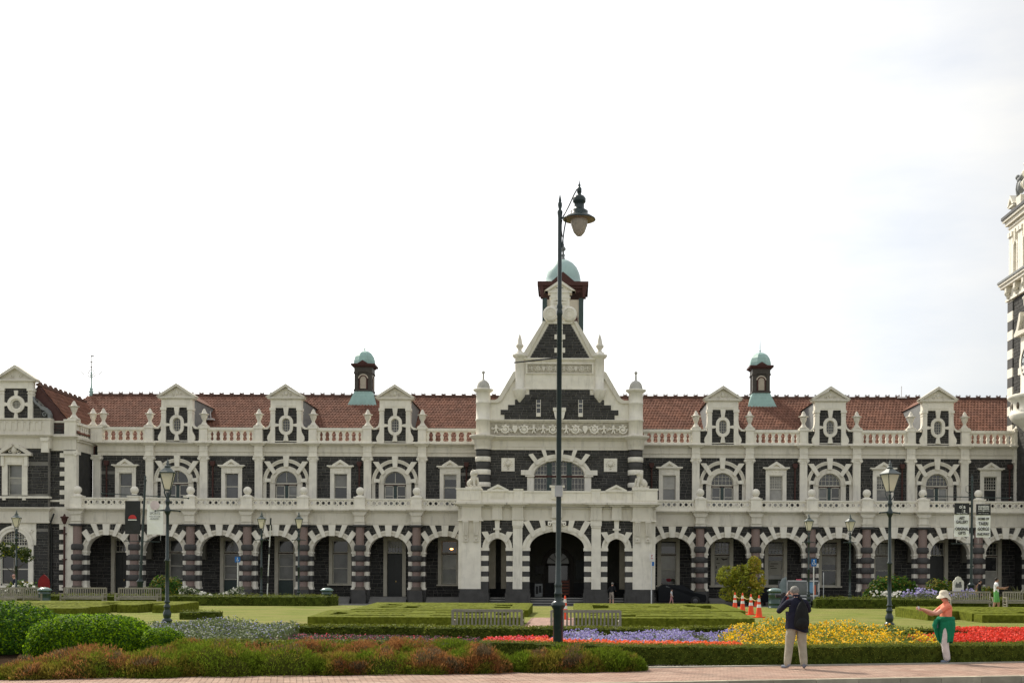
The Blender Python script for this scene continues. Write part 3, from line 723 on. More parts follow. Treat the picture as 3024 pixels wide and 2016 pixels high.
# ---------------------------------------------------------------- central pavilion (gable)
YG, C = 84.5, -.72
def mir(pts, s, c=C): return [(c + s*a, b) for a, b in pts]
wall = MB()
aw = arch(C, 1.86, 6.6, 9.17, .58)
ashlar(cut(C-4.95, C+4.95, [aw]), 6.7, 10.96, YG, wall=wall, back=.5, course=.2, prio=8)
def steps(z):
    for lo, hi, h in ((13.09,13.46,3.93),(13.46,13.82,4.2),(13.82,14.17,3.67),(14.17,14.55,3.18),(14.55,14.9,2.67),(14.9,15.26,2.16)):
        if lo <= z <= hi: return h
    return 0
sl = [rect(C+s*1.5-.16, C+s*1.5+.16, 13.36, 14.55) for s in (-1, 1)]
for lo, hi, h in ((13.09,13.46,3.93),(13.46,13.82,4.2),(13.82,14.17,3.67),(14.17,14.55,3.18),(14.55,14.9,2.67),(14.9,15.26,2.16)):
    ashlar(cut(C-h, C+h, sl), lo, hi, YG-.03, wall=wall, back=.4, course=.18, prio=10)
ashlar(lambda z: [(C-(.78+(19.92-z)*.565), C+(.78+(19.92-z)*.565))], 17.46, 19.92, YG-.03, wall=wall, back=.4, course=.2, prio=10)
P('gable_wall', wall, MORTAR, ST)
m = MB(); yb = YG+.5
# cream gable body behind the dark fields
body = [(0,20.1),(1.0,20.1),(2.42,17.7),(3.0,17.6),(3.12,16.45),(4.15,14.6),(4.4,14.35),(5.0,14.35),(5.0,13.02),(0,13.02)]
m.prism([(C+a, b) for a, b in body] + [(C-a, b) for a, b in body[::-1]], YG+.0, YG+.62); P('gable_body', m, STONE2, ST)
for s in (-1, 1):
    m = MB(); m.prism(mir([(.98,20.12),(1.20,20.12),(2.66,17.72),(2.30,17.58)], s), YG-.16, YG+.5)
    m.prism(mir([(3.05,16.6),(3.3,16.5),(4.38,14.62),(4.60,14.50),(4.98,14.50),(4.98,14.30),(4.4,14.30),(4.15,14.45),(3.05,16.25)], s), YG-.16, YG+.6); P('rake', m, STONE, ST)
    # pinnacle pier with corbel
    m = MB(); m.lathe([(.05,14.35),(.16,14.5),(.36,14.75),(.46,15.15),(.50,15.25),(.33,15.32),(.33,17.45),(.42,17.5),(.52,17.62),(.55,17.72),(.36,17.78),(.3,17.9)], C+s*2.85, YG-.05, 16)
    p = P('pinnacle_pier', m, STONE2, ST)
    m = MB(); m.lathe([(.26,17.9),(.14,18.02),(.13,18.1),(.27,18.3),(.29,18.4),(.21,18.46),(.12,18.9),(.0,19.3)], C+s*2.85, YG-.05, 10); P('obelisk', m, STONE, p)
    # turret
    m = MB(); m.lathe([(.60,10.96),(.52,11.02),(.51,13.0),(.56,13.02),(.56,13.1),(.51,13.14),(.50,14.22),(.55,14.26),(.51,14.32),(.50,15.0),(.58,15.05),(.72,15.16),(.74,15.24),(.50,15.3)], C+s*5.43, YG-.1, 20)
    tr = P('turret', m, STONE2, ST)
    m = MB(); m.lathe([(.48,15.3),(.47,15.45),(.40,15.68),(.25,15.85),(.12,15.9),(.07,15.98),(.06,16.35)], C+s*5.43, YG-.1, 18); m.ball((C+s*5.43, YG-.1, 16.46), .12, 10); P('turret_dome', m, WSTONE, tr)
    z = 10.96
    for i, (za, zb) in enumerate(((10.45,10.96),(10.10,10.45),(9.54,10.10),(9.17,9.54),(8.63,9.17),(8.30,8.63),(6.7,8.30))):
        m = MB(); r = .50 if i % 2 == 0 else .555
        m.lathe([(r-.02,za),(r,za+.02),(r,zb-.02),(r-.02,zb)], C+s*5.43, YG-.1, 20); P('turret_band', m, DARKST if i % 2 == 0 else STONE2, tr)
# panels, friezes, cornices
def scrollwork(m, x0, x1, z0, z1, y, n, dens=1):
    """carved acanthus relief: facing spirals, leaves, shields and small figures"""
    h = z1 - z0; wd = (x1-x0)/n
    for i in range(n):
        cx = x0 + wd*(i+.5); cz = (z0+z1)/2; r = min(h*.44, wd*.46); kind = i % 5
        if kind in (1, 3):
            m.spiral(cx, y, cz, r, 1.6, h*.075, 1 if i % 2 else -1, a0=math.pi*(i % 2), n=22)
            m.ball((cx, y, cz), h*.12, 8, (1,.5,1))
            for a in np.linspace(0, 2*math.pi, 9)[:-1]: m.ball((cx + r*.95*math.cos(a), y, cz + r*.95*math.sin(a)), h*.085, 6, (1.3,.5,.7))
        elif kind == 2:
            m.prism([(cx-r*.5,cz+r*.8),(cx+r*.5,cz+r*.8),(cx+r*.6,cz),(cx+r*.25,cz-r*.7),(cx,cz-r*.95),(cx-r*.25,cz-r*.7),(cx-r*.6,cz)], y-h*.08, y+.05)
            for s in (-1, 1): m.spiral(cx+s*r*.9, y, cz+r*.3*s, r*.35, 1.2, h*.045, s, n=12)
        else:
            m.ball((cx, y, cz+r*.72), h*.10, 8, (1,.8,1)); m.ball((cx, y, cz+r*.2), h*.15, 8, (.8,.6,1.3))
            for s in (-1, 1): m.tube([(cx, y, cz-r*.1), (cx+s*h*.12, y-.02, cz-r*.9)], h*.06, 5); m.tube([(cx, y, cz+r*.4), (cx+s*h*.25, y-.02, cz+r*.1*s)], h*.045, 5)
            for s in (-1, 1): m.spiral(cx+s*r*.85, y, cz-r*.2*s, r*.3, 1.1, h*.045, s, n=10)
m = MB(); m.box(C-4.95, C+4.95, YG-.12, YG+.3, 12.94, 13.04); m.box(C-4.95, C+4.95, YG-.2, YG+.3, 13.04, 13.12); m.cm = 1; m.box(C-4.95, C+4.95, YG-.03, YG+.5, 11.9, 12.94); m.cm = 0; m.box(C-4.95, C+4.95, YG-.12, YG+.3, 11.9, 11.96); fr = P('carved_frieze', m, [STONE, RECESS], ST)
m = MB(); scrollwork(m, C-4.85, C-.15, 11.98, 12.9, YG-.09, 7); scrollwork(m, C+.15, C+4.85, 11.98, 12.9, YG-.09, 7); P('carving', m, STONE2, fr)
m = MB(); m.box(C-.09, C+.09, YG-.2, YG+.2, 11.9, 12.9); P('frieze_block', m, STONE2, fr)
m = MB(); cornice(m, C-5.6, C+5.6, YG-.1, 11.66, 11.92, .42); m.box(C-5.0, C+5.0, YG-.06, YG+.5, 11.2, 11.66); m.box(C-5.0, C+5.0, YG-.1, YG+.5, 10.96, 11.2); m.box(C-5.0, C+5.0, YG-.14, YG-.1, 11.16, 11.22)
for s in (-1, 1): m.lathe([(.60,10.96),(.60,11.3),(.64,11.34),(.62,11.6),(.75,11.7),(.98,11.85),(.98,11.95),(.6,12.0)], C+s*5.43, YG-.1, 20)
P('pavilion_cornice', m, STONE, ST)
m = MB(); m.box(C-3.12, C+3.12, YG-.10, YG, 17.3, 17.46); m.box(C-2.95, C+2.95, YG-.2, YG, 17.40, 17.5); m.box(C-2.4, C+2.4, YG-.1, YG, 16.38, 16.44); m.box(C-2.4, C+2.4, YG-.1, YG, 17.08, 17.15)
for s in (-1, 1): m.box(C+s*2.3, C+s*2.4, YG-.09, YG, 16.42, 17.1)
m.cm = 1; m.box(C-2.3, C+2.3, YG-.02, YG+.1, 16.44, 17.08); m.cm = 0; m.box(C-3.0, C+3.0, YG-.08, YG, 15.28, 15.36); ff = P('upper_frieze', m, [STONE2, RECESS], ST)
m = MB(); scrollwork(m, C-2.2, C-.1, 16.5, 17.02, YG-.03, 5); scrollwork(m, C+.1, C+2.2, 16.5, 17.02, YG-.03, 5); P('carving', m, STONE, ff)
for s in (-1, 1):
    m = MB(); m.box(C+s*1.5-.16, C+s*1.5+.16, YG-.14, YG+.1, 13.34, 13.6); m.box(C+s*1.5-.13, C+s*1.5+.13, YG-.03, YG, 13.95, 14.0); m.box(C+s*1.5-.13, C+s*1.5+.13, YG-.03, YG, 14.25, 14.3); m.box(C+s*1.5-.16, C+s*1.5-.13, YG-.05, YG, 13.6, 14.55); m.box(C+s*1.5+.13, C+s*1.5+.16, YG-.05, YG, 13.6, 14.55)
    f = P('slit_window', m, STONE2, ST); m = MB(); m.box(C+s*1.5-.13, C+s*1.5+.13, YG-.012, YG+.0, 13.6, 14.55); P('pane', m, GLASS, f)
# cartouche and quoins on the axis
m = MB(); m.box(C-.46, C+.46, YG-.3, YG, 13.72, 13.96); m.prism([(C-.42,13.72),(C+.42,13.72),(C+.3,13.2),(C,13.02),(C-.3,13.2)], YG-.26, YG); P('cartouche', m, STONE2, ST)
for z in (19.0, 18.05):
    m = MB(); m.box(C-.38, C+.38, YG-.12, YG, z-.16, z+.18); P('quoin', m, STONE2, ST)
m = MB(); m.box(C-.20, C+.20, YG-.09, YG, 17.46, 19.92); P('pilaster_strip', m, STONE2, ST)
# crowning block, scrolls and little pediment
m = MB(); m.box(C-.68, C+.68, YG-.15, YG+.6, 20.6, 22.2); m.box(C-.85, C+.85, YG-.2, YG+.6, 22.12, 22.27); m.box(C-.75, C+.75, YG-.18, YG+.6, 21.75, 21.85)
m.prism([(C-1.08,22.27),(C+1.08,22.27),(C,23.02)], YG-.1, YG+.6); m.box(C-.9, C+.9, YG-.12, YG+.5, 19.95, 20.15)
for s in (-1, 1): m.prism(mir([(1.10,22.27),(.85,22.27),(0,22.82),(0,23.04)], s), YG-.28, YG+.6)
for q in (21.35, 21.05, 21.55): m.box(C-.45, C+.45, YG-.2, YG-.15, q, q+.06)
cb = P('crown_block', m, STONE2, ST)
for s in (-1, 1):
    m = MB(); m.lathe([(.01,-.3),(.50,-.3),(.54,-.25),(.54,.1),(.50,.15),(.01,.15)], 0, 0, 20); m.v = [(x + C+s*.66, z + YG, y + 20.62) for x, y, z in m.v]
    for rr in (.36, .2): m.band(C+s*.66, 20.62, rr, rr+.05, 0, 2*math.pi, YG-.34, YG-.3, 16)
    P('crown_scroll', m, STONE2, cb)
# pavilion arch window
m = MB(); ZS = 9.17; m.band(C, ZS, 1.81, 2.26, 0, math.pi, YG-.14, YG+.3, 30, .58); m.band(C, ZS, 2.08, 2.28, 0, math.pi, YG-.2, YG-.14, 30, .58)
for s in (-1, 1): m.box(C+s*1.81, C+s*2.28, YG-.12, YG+.3, 6.8, ZS-.1); m.box(C+s*1.76, C+s*2.42, YG-.22, YG+.3, ZS-.12, ZS)
P('window_arch', m, STONE2, ST)
for s in (1, -1):
    for q in ([(.98,10.95),(1.28,10.95),(.98,10.14),(.75,10.14)], [(1.9,10.64),(2.2,10.64),(1.72,9.75),(1.45,9.92)] if 0 else [(1.88,10.70),(2.2,10.62),(1.62,9.86),(1.36,9.98)], [(1.9,ZS+.35),(2.72,ZS+.35),(2.72,ZS),(1.9,ZS)]):
        k = MB(); k.prism(mir(q, s), YG-.26, YG+.02); P('keystone', k, STONE2, ST)
k = MB(); k.prism([(C-.3,10.95),(C+.3,10.95),(C+.2,10.15),(C-.2,10.15)], YG-.3, YG); P('keystone', k, STONE2, ST)
m = MB(); yy = YG+.15; segs = ((-1.81,-.87),(-.55,.55),(.87,1.81))
top = lambda x: ZS + math.sqrt(max(.002, 1 - (x/1.81)**2))*1.81*.58
for a, b in segs:
    a_, b_ = a + .05, b - .05
    for z0, z1 in ((6.9, 7.0), (8.95, 9.02), (9.17, 9.24), (7.5, 7.56)): m.box(C+a, C+b, yy-.05, yy+.04, z0, z1)
    for xx in (a, b): m.box(C+xx-.04, C+xx+.04, yy-.05, yy+.04, 6.9, min(9.02, 9.02)); m.box(C+xx-.035, C+xx+.035, yy-.05, yy+.04, 9.17, max(9.24, top(xx)))
    nn = 4
    for i in range(1, nn):
        xx = a + (b-a)*i/nn; m.box(C+xx-.013, C+xx+.013, yy-.035, yy+.01, 7.5, 9.0); m.box(C+xx-.013, C+xx+.013, yy-.035, yy+.01, 9.2, top(xx))
    for zz in (7.85, 8.2, 8.58): m.box(C+a, C+b, yy-.03, yy+.01, zz-.013, zz+.013)
    for zz in (9.5, 9.82):
        q = zz - ZS; lim = 1.81*math.sqrt(max(0, 1-(q/(1.81*.58))**2)); aa, bb = max(a, -lim), min(b, lim)
        if bb > aa: m.box(C+aa, C+bb, yy-.03, yy+.01, zz-.013, zz+.013)
m.band(C, ZS, 1.74, 1.81, 0, math.pi, yy-.05, yy+.04, 28, .57)
f = P('window', m, WHITEW, ST)
for s in (-1, 1):
    m = MB(); m.box(C+s*.53, C+s*.89, yy-.1, yy+.06, 6.9, 10.08); P('mullion', m, GREENP, f)
m = MB(); m.box(C-1.81, C+1.81, yy-.11, yy+.03, 9.03, 9.16); P('transom', m, MAROON, f)
m = MB(); m.prism([(C+1.8*math.cos(math.pi*i/20), ZS+1.8*.58*math.sin(math.pi*i/20)) for i in range(21)] + [(C-1.8,6.8),(C+1.8,6.8)], yy+.02, yy+.03); P('pane', m, GLASS, f)
for s in (-1, 1):
    m = MB(); x = C+s*3.65; m.box(x-.47, x+.47, YG-.1, YG, 9.44, 10.38); p = P('medallion', m, STONE2, ST)
    m = MB(); m.ball((x, YG-.12, 9.95), .18, 10, (1,.8,1.1)); m.ball((x, YG-.12, 9.66), .08, 8)
    for a in range(9): an = -.4 + a*math.pi*1.25/8; m.ball((x+.29*math.cos(an), YG-.1, 9.95+.29*math.sin(an)), .05, 6)
    P('carving', m, STONE, p)
# the lantern standing behind the gable
LX, LY = -.55, 92.5
m = MB()
m.box(LX-1.45, LX+1.45, LY-1.45, LY+1.45, 14.8, 23.2)
lt = P('central_lantern', m, CREAMW, ST)
m = MB()
for s in (-1, 1):
    for q in (-1, 1): m.box(LX+s*1.22, LX+s*1.58, LY+q*1.22, LY+q*1.58, 15, 23.3)
    m.box(LX+s*1.43, LX+s*1.48, LY-1.3, LY+1.3, 15, 20.6)
m.box(LX-1.3, LX+1.3, LY-1.48, LY-1.43, 15, 20.2); P('corner_post', m, GREENP, lt)
for ang in range(4):
    rot = Matrix.Rotation(R(90*ang), 3, 'Z'); m = MB()
    m.band(0, 21.6, .85, 1.13, 0, math.pi, -1.56, -1.44, 16); 
    for s in (-1, 1): m.box(s*.85, s*1.13, -1.56, -1.44, 20.2, 21.6)
    m.box(-1.13, 1.13, -1.55, -1.44, 20.0, 20.25)
    m.v = [tuple(rot @ Vector(v) + Vector((LX,LY,0))) for v in m.v]; P('arch_frame', m, MAROON, lt)
m = MB(); m.box(LX-1.62, LX+1.62, LY-1.62, LY+1.62, 23.75, 24.0); m.box(LX-1.8, LX+1.8, LY-1.8, LY+1.8, 24.0, 24.2); m.box(LX-1.95, LX+1.95, LY-1.95, LY+1.95, 24.2, 24.5)
for s in (-1, 1): m.prism([(LX-.95,24.45),(LX+.95,24.45),(LX,25.25)], LY+s*1.95-.05*s, LY+s*1.4)
for s in (-1, 1): m.prism([(LX+s*1.66,23.3),(LX+s*1.5,23.3),(LX+s*1.5,24.2),(LX+s*1.86,24.2),(LX+s*1.74,23.7)], LY-1.9, LY-1.6)
P('cornice', m, MAROON, lt)
m = MB(); m.lathe([(1.50,24.5),(1.46,24.62),(1.38,24.72),(1.37,25.1),(1.28,25.55),(1.08,26.0),(.78,26.35),(.4,26.58),(.1,26.66)], LX, LY, 28); P('dome', m, mat('pale_verdigris', (.36,.50,.47), .38, var=.08, scale=1.2, stain=.12, spec=.5), lt)
m = MB(); m.lathe([(.22,26.6),(.12,26.75),(.1,26.9),(.16,27.0),(.08,27.1),(.07,27.3),(.17,27.4),(.2,27.5),(.15,27.62),(.05,27.72),(.09,27.8),(.04,27.9),(.02,28.2)], LX, LY, 10); P('finial', m, LEAD, lt)

# ---------------------------------------------------------------- the porch
YP, CP = 81.0, -.83
z7 = lambda v: 7.09 - .0062*v
m = MB()
holes = [arch(CP, 1.90, 0, 3.9, .61), arch(CP-4.07, .64, 0, 3.87, 1.16), arch(CP+4.07, .64, 0, 3.87, 1.16)]
ashlar(cut(CP-5.2, CP+5.2, holes), 3.9, 5.78, YP, wall=m, back=.7, course=.2, prio=7); P('porch_wall', m, MORTAR, ST)
m = MB(); X6 = 6.75
m.box(CP-X6, CP+X6, YP-.1, YP+.8, 5.78, 5.92); m.box(CP-X6, CP+X6, YP-.05, YP+.8, 5.92, 6.62); m.box(CP-X6, CP+X6, YP-.14, YP+.8, 6.62, 6.70)
P('porch_frieze', m, STONE, ST)
m = MB(); cornice(m, CP-X6, CP+X6, YP-.1, 6.72, 6.97, .42)
i = CP-X6
while i < CP+X6: m.box(i, i+.07, YP-.24, YP-.1, 6.60, 6.69); i += .14
for xa, xb in ((-6.5,-5.15),(-3.05,-2.3),(2.3,3.05),(5.15,6.5),(-4.4,-3.75),(3.75,4.4)): cornice(m, CP+xa-.05, CP+xb+.05, YP-.32, 6.72, 6.975, .36, 2); m.box(CP+xa, CP+xb, YP-.32, YP, 5.95, 6.72); m.box(CP+xa-.04, CP+xb+.04, YP-.36, YP, 5.80, 5.95)
m.box(CP-.35, CP+.35, YP-.3, YP, 5.95, 6.72)
P('porch_cornice', m, STONE, ST)
m = MB(); m.box(CP-X6, CP+X6, YP-.02, YP+.35, 6.97, 7.70); m.box(CP-X6-.05, CP+X6+.05, YP-.08, YP+.42, 7.70, 7.82); m.box(CP-X6, CP+X6, YP-.06, YP+.35, 6.97, 7.1)
for a, b in ((-6.85,-5.2),(5.2,6.85)): m.box(CP+a, CP+b, YP-.22, YP+1.2, 6.97, 7.86); m.box(CP+a-.05, CP+b+.05, YP-.28, YP+1.25, 7.86, 7.98); m.box(CP+a+.12, CP+b-.12, YP-.26, YP-.22, 7.15, 7.75)
for a, b in ((-2.94,-2.36),(2.36,2.94)): m.box(CP+a, CP+b, YP-.12, YP+.4, 6.97, 7.84); m.box(CP+a-.04, CP+b+.04, YP-.16, YP+.44, 7.84, 7.94)
for s in (-1, 1):
    for k in range(7): xx = CP+s*4.04-.45+k*.15; m.box(xx-.035, xx+.035, YP-.06, YP-.02, 7.28, 7.62)
for s in (-1, 1): m.box(CP+s*6.85, CP+s*6.5, YP, YA+.3, 6.97, 7.75)
P('porch_parapet', m, STONE2, ST)
for s in (-1, 1):
    x = CP+s*4.04; m = MB(); m.box(x-.72, x+.72, YP-.14, YP+.4, 7.76, 7.88)
    for q in (-1, 1): m.prism([(x+q*.72,7.88),(x+q*.42,7.88),(x,8.06),(x,8.24)], YP-.14, YP+.4)
    m.prism([(x-.5,7.88),(x+.5,7.88),(x,8.14)], YP-.02, YP+.3); P('small_pediment', m, STONE2, ST)
m = MB(); m.box(CP-.40, CP+.40, YP-.16, YP+.3, 7.25, 8.05); m.box(CP-.52, CP+.52, YP-.2, YP+.34, 8.05, 8.18); m.box(CP-.3, CP+.3, YP-.2, YP-.16, 7.35, 7.95); P('parapet_plaque', m, STONE2, ST)
def stripes(a, b, y0=YP-.04, y1=YP+.7):
    for (z0, z1, w_) in ((3.71,3.92,1),(3.37,3.71,0),(3.02,3.37,1),(2.66,3.02,0),(2.30,2.66,1),(1.95,2.30,0),(1.60,1.95,1),(1.0,1.60,0)):
        m = MB(); e = .05 if z0 == 3.71 else 0; m.box(CP+a-e, CP+b+e, y0-(.02 if w_ else 0)-e, y1, z0, z1); P('pale_block' if w_ else 'dark_block', m, STONE2 if w_ else DARKST, ST)
for s in (-1, 1):
    for a, b in ((4.68,5.18),(3.01,3.45),(1.87,2.36)): stripes(*sorted((s*a, s*b)))
    m = MB(); m.box(CP+s*5.18, CP+s*6.5, YP-.25, YP+1.2, 1.1, 5.8); m.box(CP+s*6.5, CP+s*6.72, YP-.1, YP+1.2, 1.1, 5.8); m.box(CP+s*6.2, CP+s*6.7, YP+1.2, YA, 1.1, 5.8); p = P('porch_pier', m, STONE2, ST)
    for q in (-.36, .36):
        m = MB(); x = CP+s*5.84+q
        m.prism([(x-.19,5.7),(x+.19,5.7),(x+.17,5.0),(x+.12,4.75),(x-.12,4.75),(x-.17,5.0)], YP-.55, YP-.2); m.box(x-.2, x+.2, YP-.6, YP-.2, 5.62, 5.78)
        for t_ in (-.1, 0, .1): m.tube([(x+t_, YP-.57, 5.6), (x+t_, YP-.57, 4.85)], .03, 5)
        m.box(x-.18, x+.18, YP-.42, YP-.2, 4.32, 4.72); m.box(x-.2, x+.2, YP-.46, YP-.2, 4.66, 4.74); m.ball((x, YP-.42, 4.52), .1, 8); P('console', m, STONE, p)
    m = MB(); m.box(CP+s*5.1, CP+s*6.6, YP-.36, YP-.2, 4.16, 4.22) if 0 else None; m.box(CP+s*5.02, CP+s*6.75, YP-.42, YP+1.3, 5.72, 5.8)
    m.box(CP+s*2.28, CP+s*3.05, YP-.3, YP, 5.42, 5.8); m.box(CP+s*2.32, CP+s*3.01, YP-.26, YP, 5.3, 5.42); P('porch_capital', m, STONE2, ST)
    m = MB(); m.box(CP+s*2.36, CP+s*3.0, YP-.2, YP+.6, 1.1, 5.32); P('porch_pilaster', m, STONE2, ST)
    m = MB()
    for a, b in ((4.62,6.66),(1.80,3.52)):
        m.box(CP+s*a, CP+s*b, YP-.36, YP+1.3, 0, .82); m.box(CP+s*(a+.05), CP+s*(b-.05), YP-.31, YP+1.25, .82, 1.1)
        m.box(CP+s*(a+.2), CP+s*(a+.75), YP-.42, YP-.36, .12, .7)
    m.box(CP+s*6.1, CP+s*6.75, YP+1.3, YA, 0, 1.1)
    PS('porch_plinth', m, DARKST, ST)
    # small arch
    cx = CP+s*4.07; m = MB(); m.band(cx, 3.87, .61, 1.0, 0, math.pi, YP-.08, YP+.7, 20, 1.1); m.band(cx, 3.87, .86, 1.02, 0, math.pi, YP-.13, YP-.08, 20, 1.1); m.band(cx, 3.87, .70, .76, 0, math.pi, YP-.10, YP-.08, 20, 1.1); P('arch_ring', m, STONE2, ST)
    for q in ([(-.17,5.8),(.17,5.8),(.12,4.58),(-.12,4.58)], [(-1.08,4.98),(-.66,5.02),(-.40,4.42),(-.62,4.24)], [(1.08,4.98),(.66,5.02),(.40,4.42),(.62,4.24)]):
        k = MB(); k.prism([(cx+a, b) for a, b in q], YP-.2, YP+.05); P('keystone', k, STONE2, ST)
    k = MB(); k.box(cx-.26, cx+.26, YP-.24, YP, 5.12, 5.24); P('key_moulding', k, STONE2, ST)
m = MB(); m.band(CP, 3.9, 1.87, 2.34, 0, math.pi, YP-.08, YP+.7, 32, .61); m.band(CP, 3.9, 2.16, 2.36, 0, math.pi, YP-.14, YP-.08, 32, .61); m.band(CP, 3.9, 1.98, 2.06, 0, math.pi, YP-.11, YP-.08, 32, .61); P('arch_ring', m, STONE2, ST)
for s in (1, -1):
    for q in ([(.82,5.78),(1.22,5.78),(1.0,5.02),(.72,5.08)], [(1.90,5.78),(2.32,5.70),(1.66,4.62),(1.42,4.84)]):
        k = MB(); k.prism([(CP+s*a, b) for a, b in q], YP-.2, YP+.05); P('keystone', k, STONE2, ST)
k = MB(); k.prism([(CP-.36,5.78),(CP+.36,5.78),(CP+.24,5.0),(CP-.24,5.0)], YP-.3, YP+.05); k.box(CP-.62, CP+.62, YP-.34, YP, 5.6, 5.72)
for s in (-1, 1): k.band(CP+s*.5, 5.55, .05, .13, 0, 2*math.pi, YP-.36, YP-.1, 12)
P('keystone', k, STONE2, ST)
# porch inside: floor, steps, back wall with the arched doorway
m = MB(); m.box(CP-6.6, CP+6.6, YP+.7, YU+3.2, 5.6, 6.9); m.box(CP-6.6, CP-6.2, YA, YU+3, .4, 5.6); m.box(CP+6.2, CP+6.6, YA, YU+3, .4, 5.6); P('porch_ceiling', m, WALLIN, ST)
m = MB(); m.box(CP-6.6, CP+6.6, YP+.75, YU+3, 0, .5)
for k in range(3):
    m.box(CP-1.8, CP+1.8, YP-.25+.32*k, YP+.8, 0, .165*(k+1)); 
    for s in (-1, 1): m.box(CP+s*3.5, CP+s*4.6, YP-.25+.32*k, YP+.8, 0, .165*(k+1))
P('porch_steps', m, mat('step_dark', (.07,.07,.07), .85, bump=.2), ST)
m = MB()
for k in range(3):
    m.box(CP-1.8, CP+1.8, YP-.255+.32*k, YP-.2+.32*k, .165*(k+1)-.03, .165*(k+1)+.004)
    for s in (-1, 1): m.box(CP+s*3.5, CP+s*4.6, YP-.255+.32*k, YP-.2+.32*k, .165*(k+1)-.03, .165*(k+1)+.004)
P('step_edge', m, mat('step_nosing', (.42,.41,.38), .8), ST)
YD = 89.5; m = MB(); dz = arch(CP, .95, 0, 2.95, 1.0)
for zz in np.arange(.5, 5.6, .08):
    for a, b in cut(CP-6.2, CP+6.2, [dz])(zz+.04): m.box(a, b, YD, YD+.3, zz, zz+.08)
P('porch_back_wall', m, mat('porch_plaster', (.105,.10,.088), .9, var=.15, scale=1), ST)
m = MB(); m.box(CP-6.2, CP+6.2, YD-.08, YD, .5, 1.5); P('dado', m, mat('dark_dado', (.035,.035,.037), .6), ST)
m = MB(); m.band(CP, 2.95, .95, 1.2, 0, math.pi, YD-.12, YD+.1, 18); m.box(CP-1.2, CP-.95, YD-.12, YD+.1, .5, 2.95); m.box(CP+.95, CP+1.2, YD-.12, YD+.1, .5, 2.95); d = P('door_surround', m, mat('dark_oak', (.03,.022,.016), .5), ST)
m = MB()
for s in (-1, 1): m.box(CP+s*.72, CP+s*.95, YD+.1, YD+.16, .5, 2.9); m.box(CP+s*.0, CP+s*.06, YD+.1, YD+.16, .5, 2.9)
m.box(CP-.95, CP+.95, YD+.1, YD+.16, 2.78, 2.95); m.band(CP, 2.95, .83, .95, 0, math.pi, YD+.1, YD+.16, 16)
for a in (.6, 1.2, 1.94, 2.54): m.bar((CP, YD+.13, 2.95), (CP+.9*math.cos(a), YD+.13, 2.95+.9*math.sin(a)), .05)
P('door_leaf', m, MAT['dark_oak'], d)
m = MB(); m.prism([(CP+.9*math.cos(math.pi*i/14), 2.95+.9*math.sin(math.pi*i/14)) for i in range(15)], YD+.2, YD+.21); P('fanlight', m, mat('fanlight_glass', (.16,.16,.14), .2, spec=.6), d)
m = MB(); m.box(CP-.9, CP+.9, YD+.2, YD+.21, .5, 2.8); P('pane', m, GLASS, d)
for (a, b, z0, z1, cc, nm) in ((-1.72,-1.05,2.15,2.75,(.03,.028,.026),'wall_plaque'), (1.35,1.95,1.75,3.2,(.016,.022,.022),'notice_board')):
    m = MB(); m.box(CP+a, CP+b, YD-.2, YD-.08, z0, z1); m.box(CP+a+.05, CP+b-.05, YD-.22, YD-.2, z0+.05, z1-.05); P(nm, m, mat(nm, cc, .4), ST)
for a, b in ((-4.9,-4.28),(-3.9,-3.45),(4.35,4.9)):   # side passages: inner piers of pale beige plaster
    m = MB(); m.box(CP+a, CP+b, YP+1.6, YP+2.2, 1.1, 5.6); P('inner_pier', m, mat('beige_plaster', (.30,.27,.21), .9), ST)

# ---------------------------------------------------------------- left wing
YL = 84.0
q1 = lambda vx, vy, y=YL: W(vx/3.647, 1000+vy/3.647, y)
q3 = lambda vx, vy, y=YL: W(vx/3.647, 1400+vy/3.647, y)
xl = lambda vx: q1(vx, 1000)[0]
YB = 84.5
xB = lambda vx: W(vx/3.647, 1270, YB)[0]
XC = xl(765)             # outer corner
xL0 = -47.0
# facade of dark stone: two planes
m = MB(); winx = xl(178); hol = [rect(q1(95,0)[0], q1(252,0)[0], q3(0,225)[1], q1(0,1355)[1])]
ashlar(cut(xL0, xl(520), hol), q3(0,345)[1], q1(0,1180)[1], YL, wall=m, back=.4, prio=5)
ashlar(cut(xB(500), xB(770), []), 6.6, 11.0, YB, wall=m, back=.4, prio=4)
gh = [arch(q3(165,0)[0], q3(322,0)[0]-q3(165,0)[0], 1.0, q3(0,760)[1], 1.0)]
ashlar(cut(xL0, q3(520,0)[0], gh), 0, q3(0,525)[1], YL, wall=m, back=.4, prio=5)
ashlar(cut(xB(500), xB(700), []), 0, 5.6, YB-.2, wall=m, back=.4, prio=4)
P('wing_wall', m, MORTAR, ST)
# cream storey bands
m = MB(); z1 = q3(0,355)[1]; z0 = q3(0,525)[1]; xe = q3(540,0)[0]
m.box(xL0, xe, YL-.18, YL+.3, z0, z1-.25); m.box(xL0, xe+.08, YL-.26, YL+.3, z0+.02, z0+.12); cornice(m, xL0, xe, YL-.18, z1-.25, z1, .3)
m.box(xB(560), -34.9, YB-.30, YB+.1, 5.55, 6.75); P('wing_band', m, STONE, ST)
m = MB(); zz = q3(0,235)[1]; m.box(xL0, q3(540,0)[0], YL-.14, YL+.3, zz-.14, zz); m.box(xB(500), xB(700), YB-.12, YB+.2, zz-.35, zz-.22)
for vx in (50, 266): x_ = q3(vx,0)[0]; m.box(x_-.12, x_+.12, YL-.12, YL, zz-.28, zz-.14)
P('string_course', m, STONE2, ST)
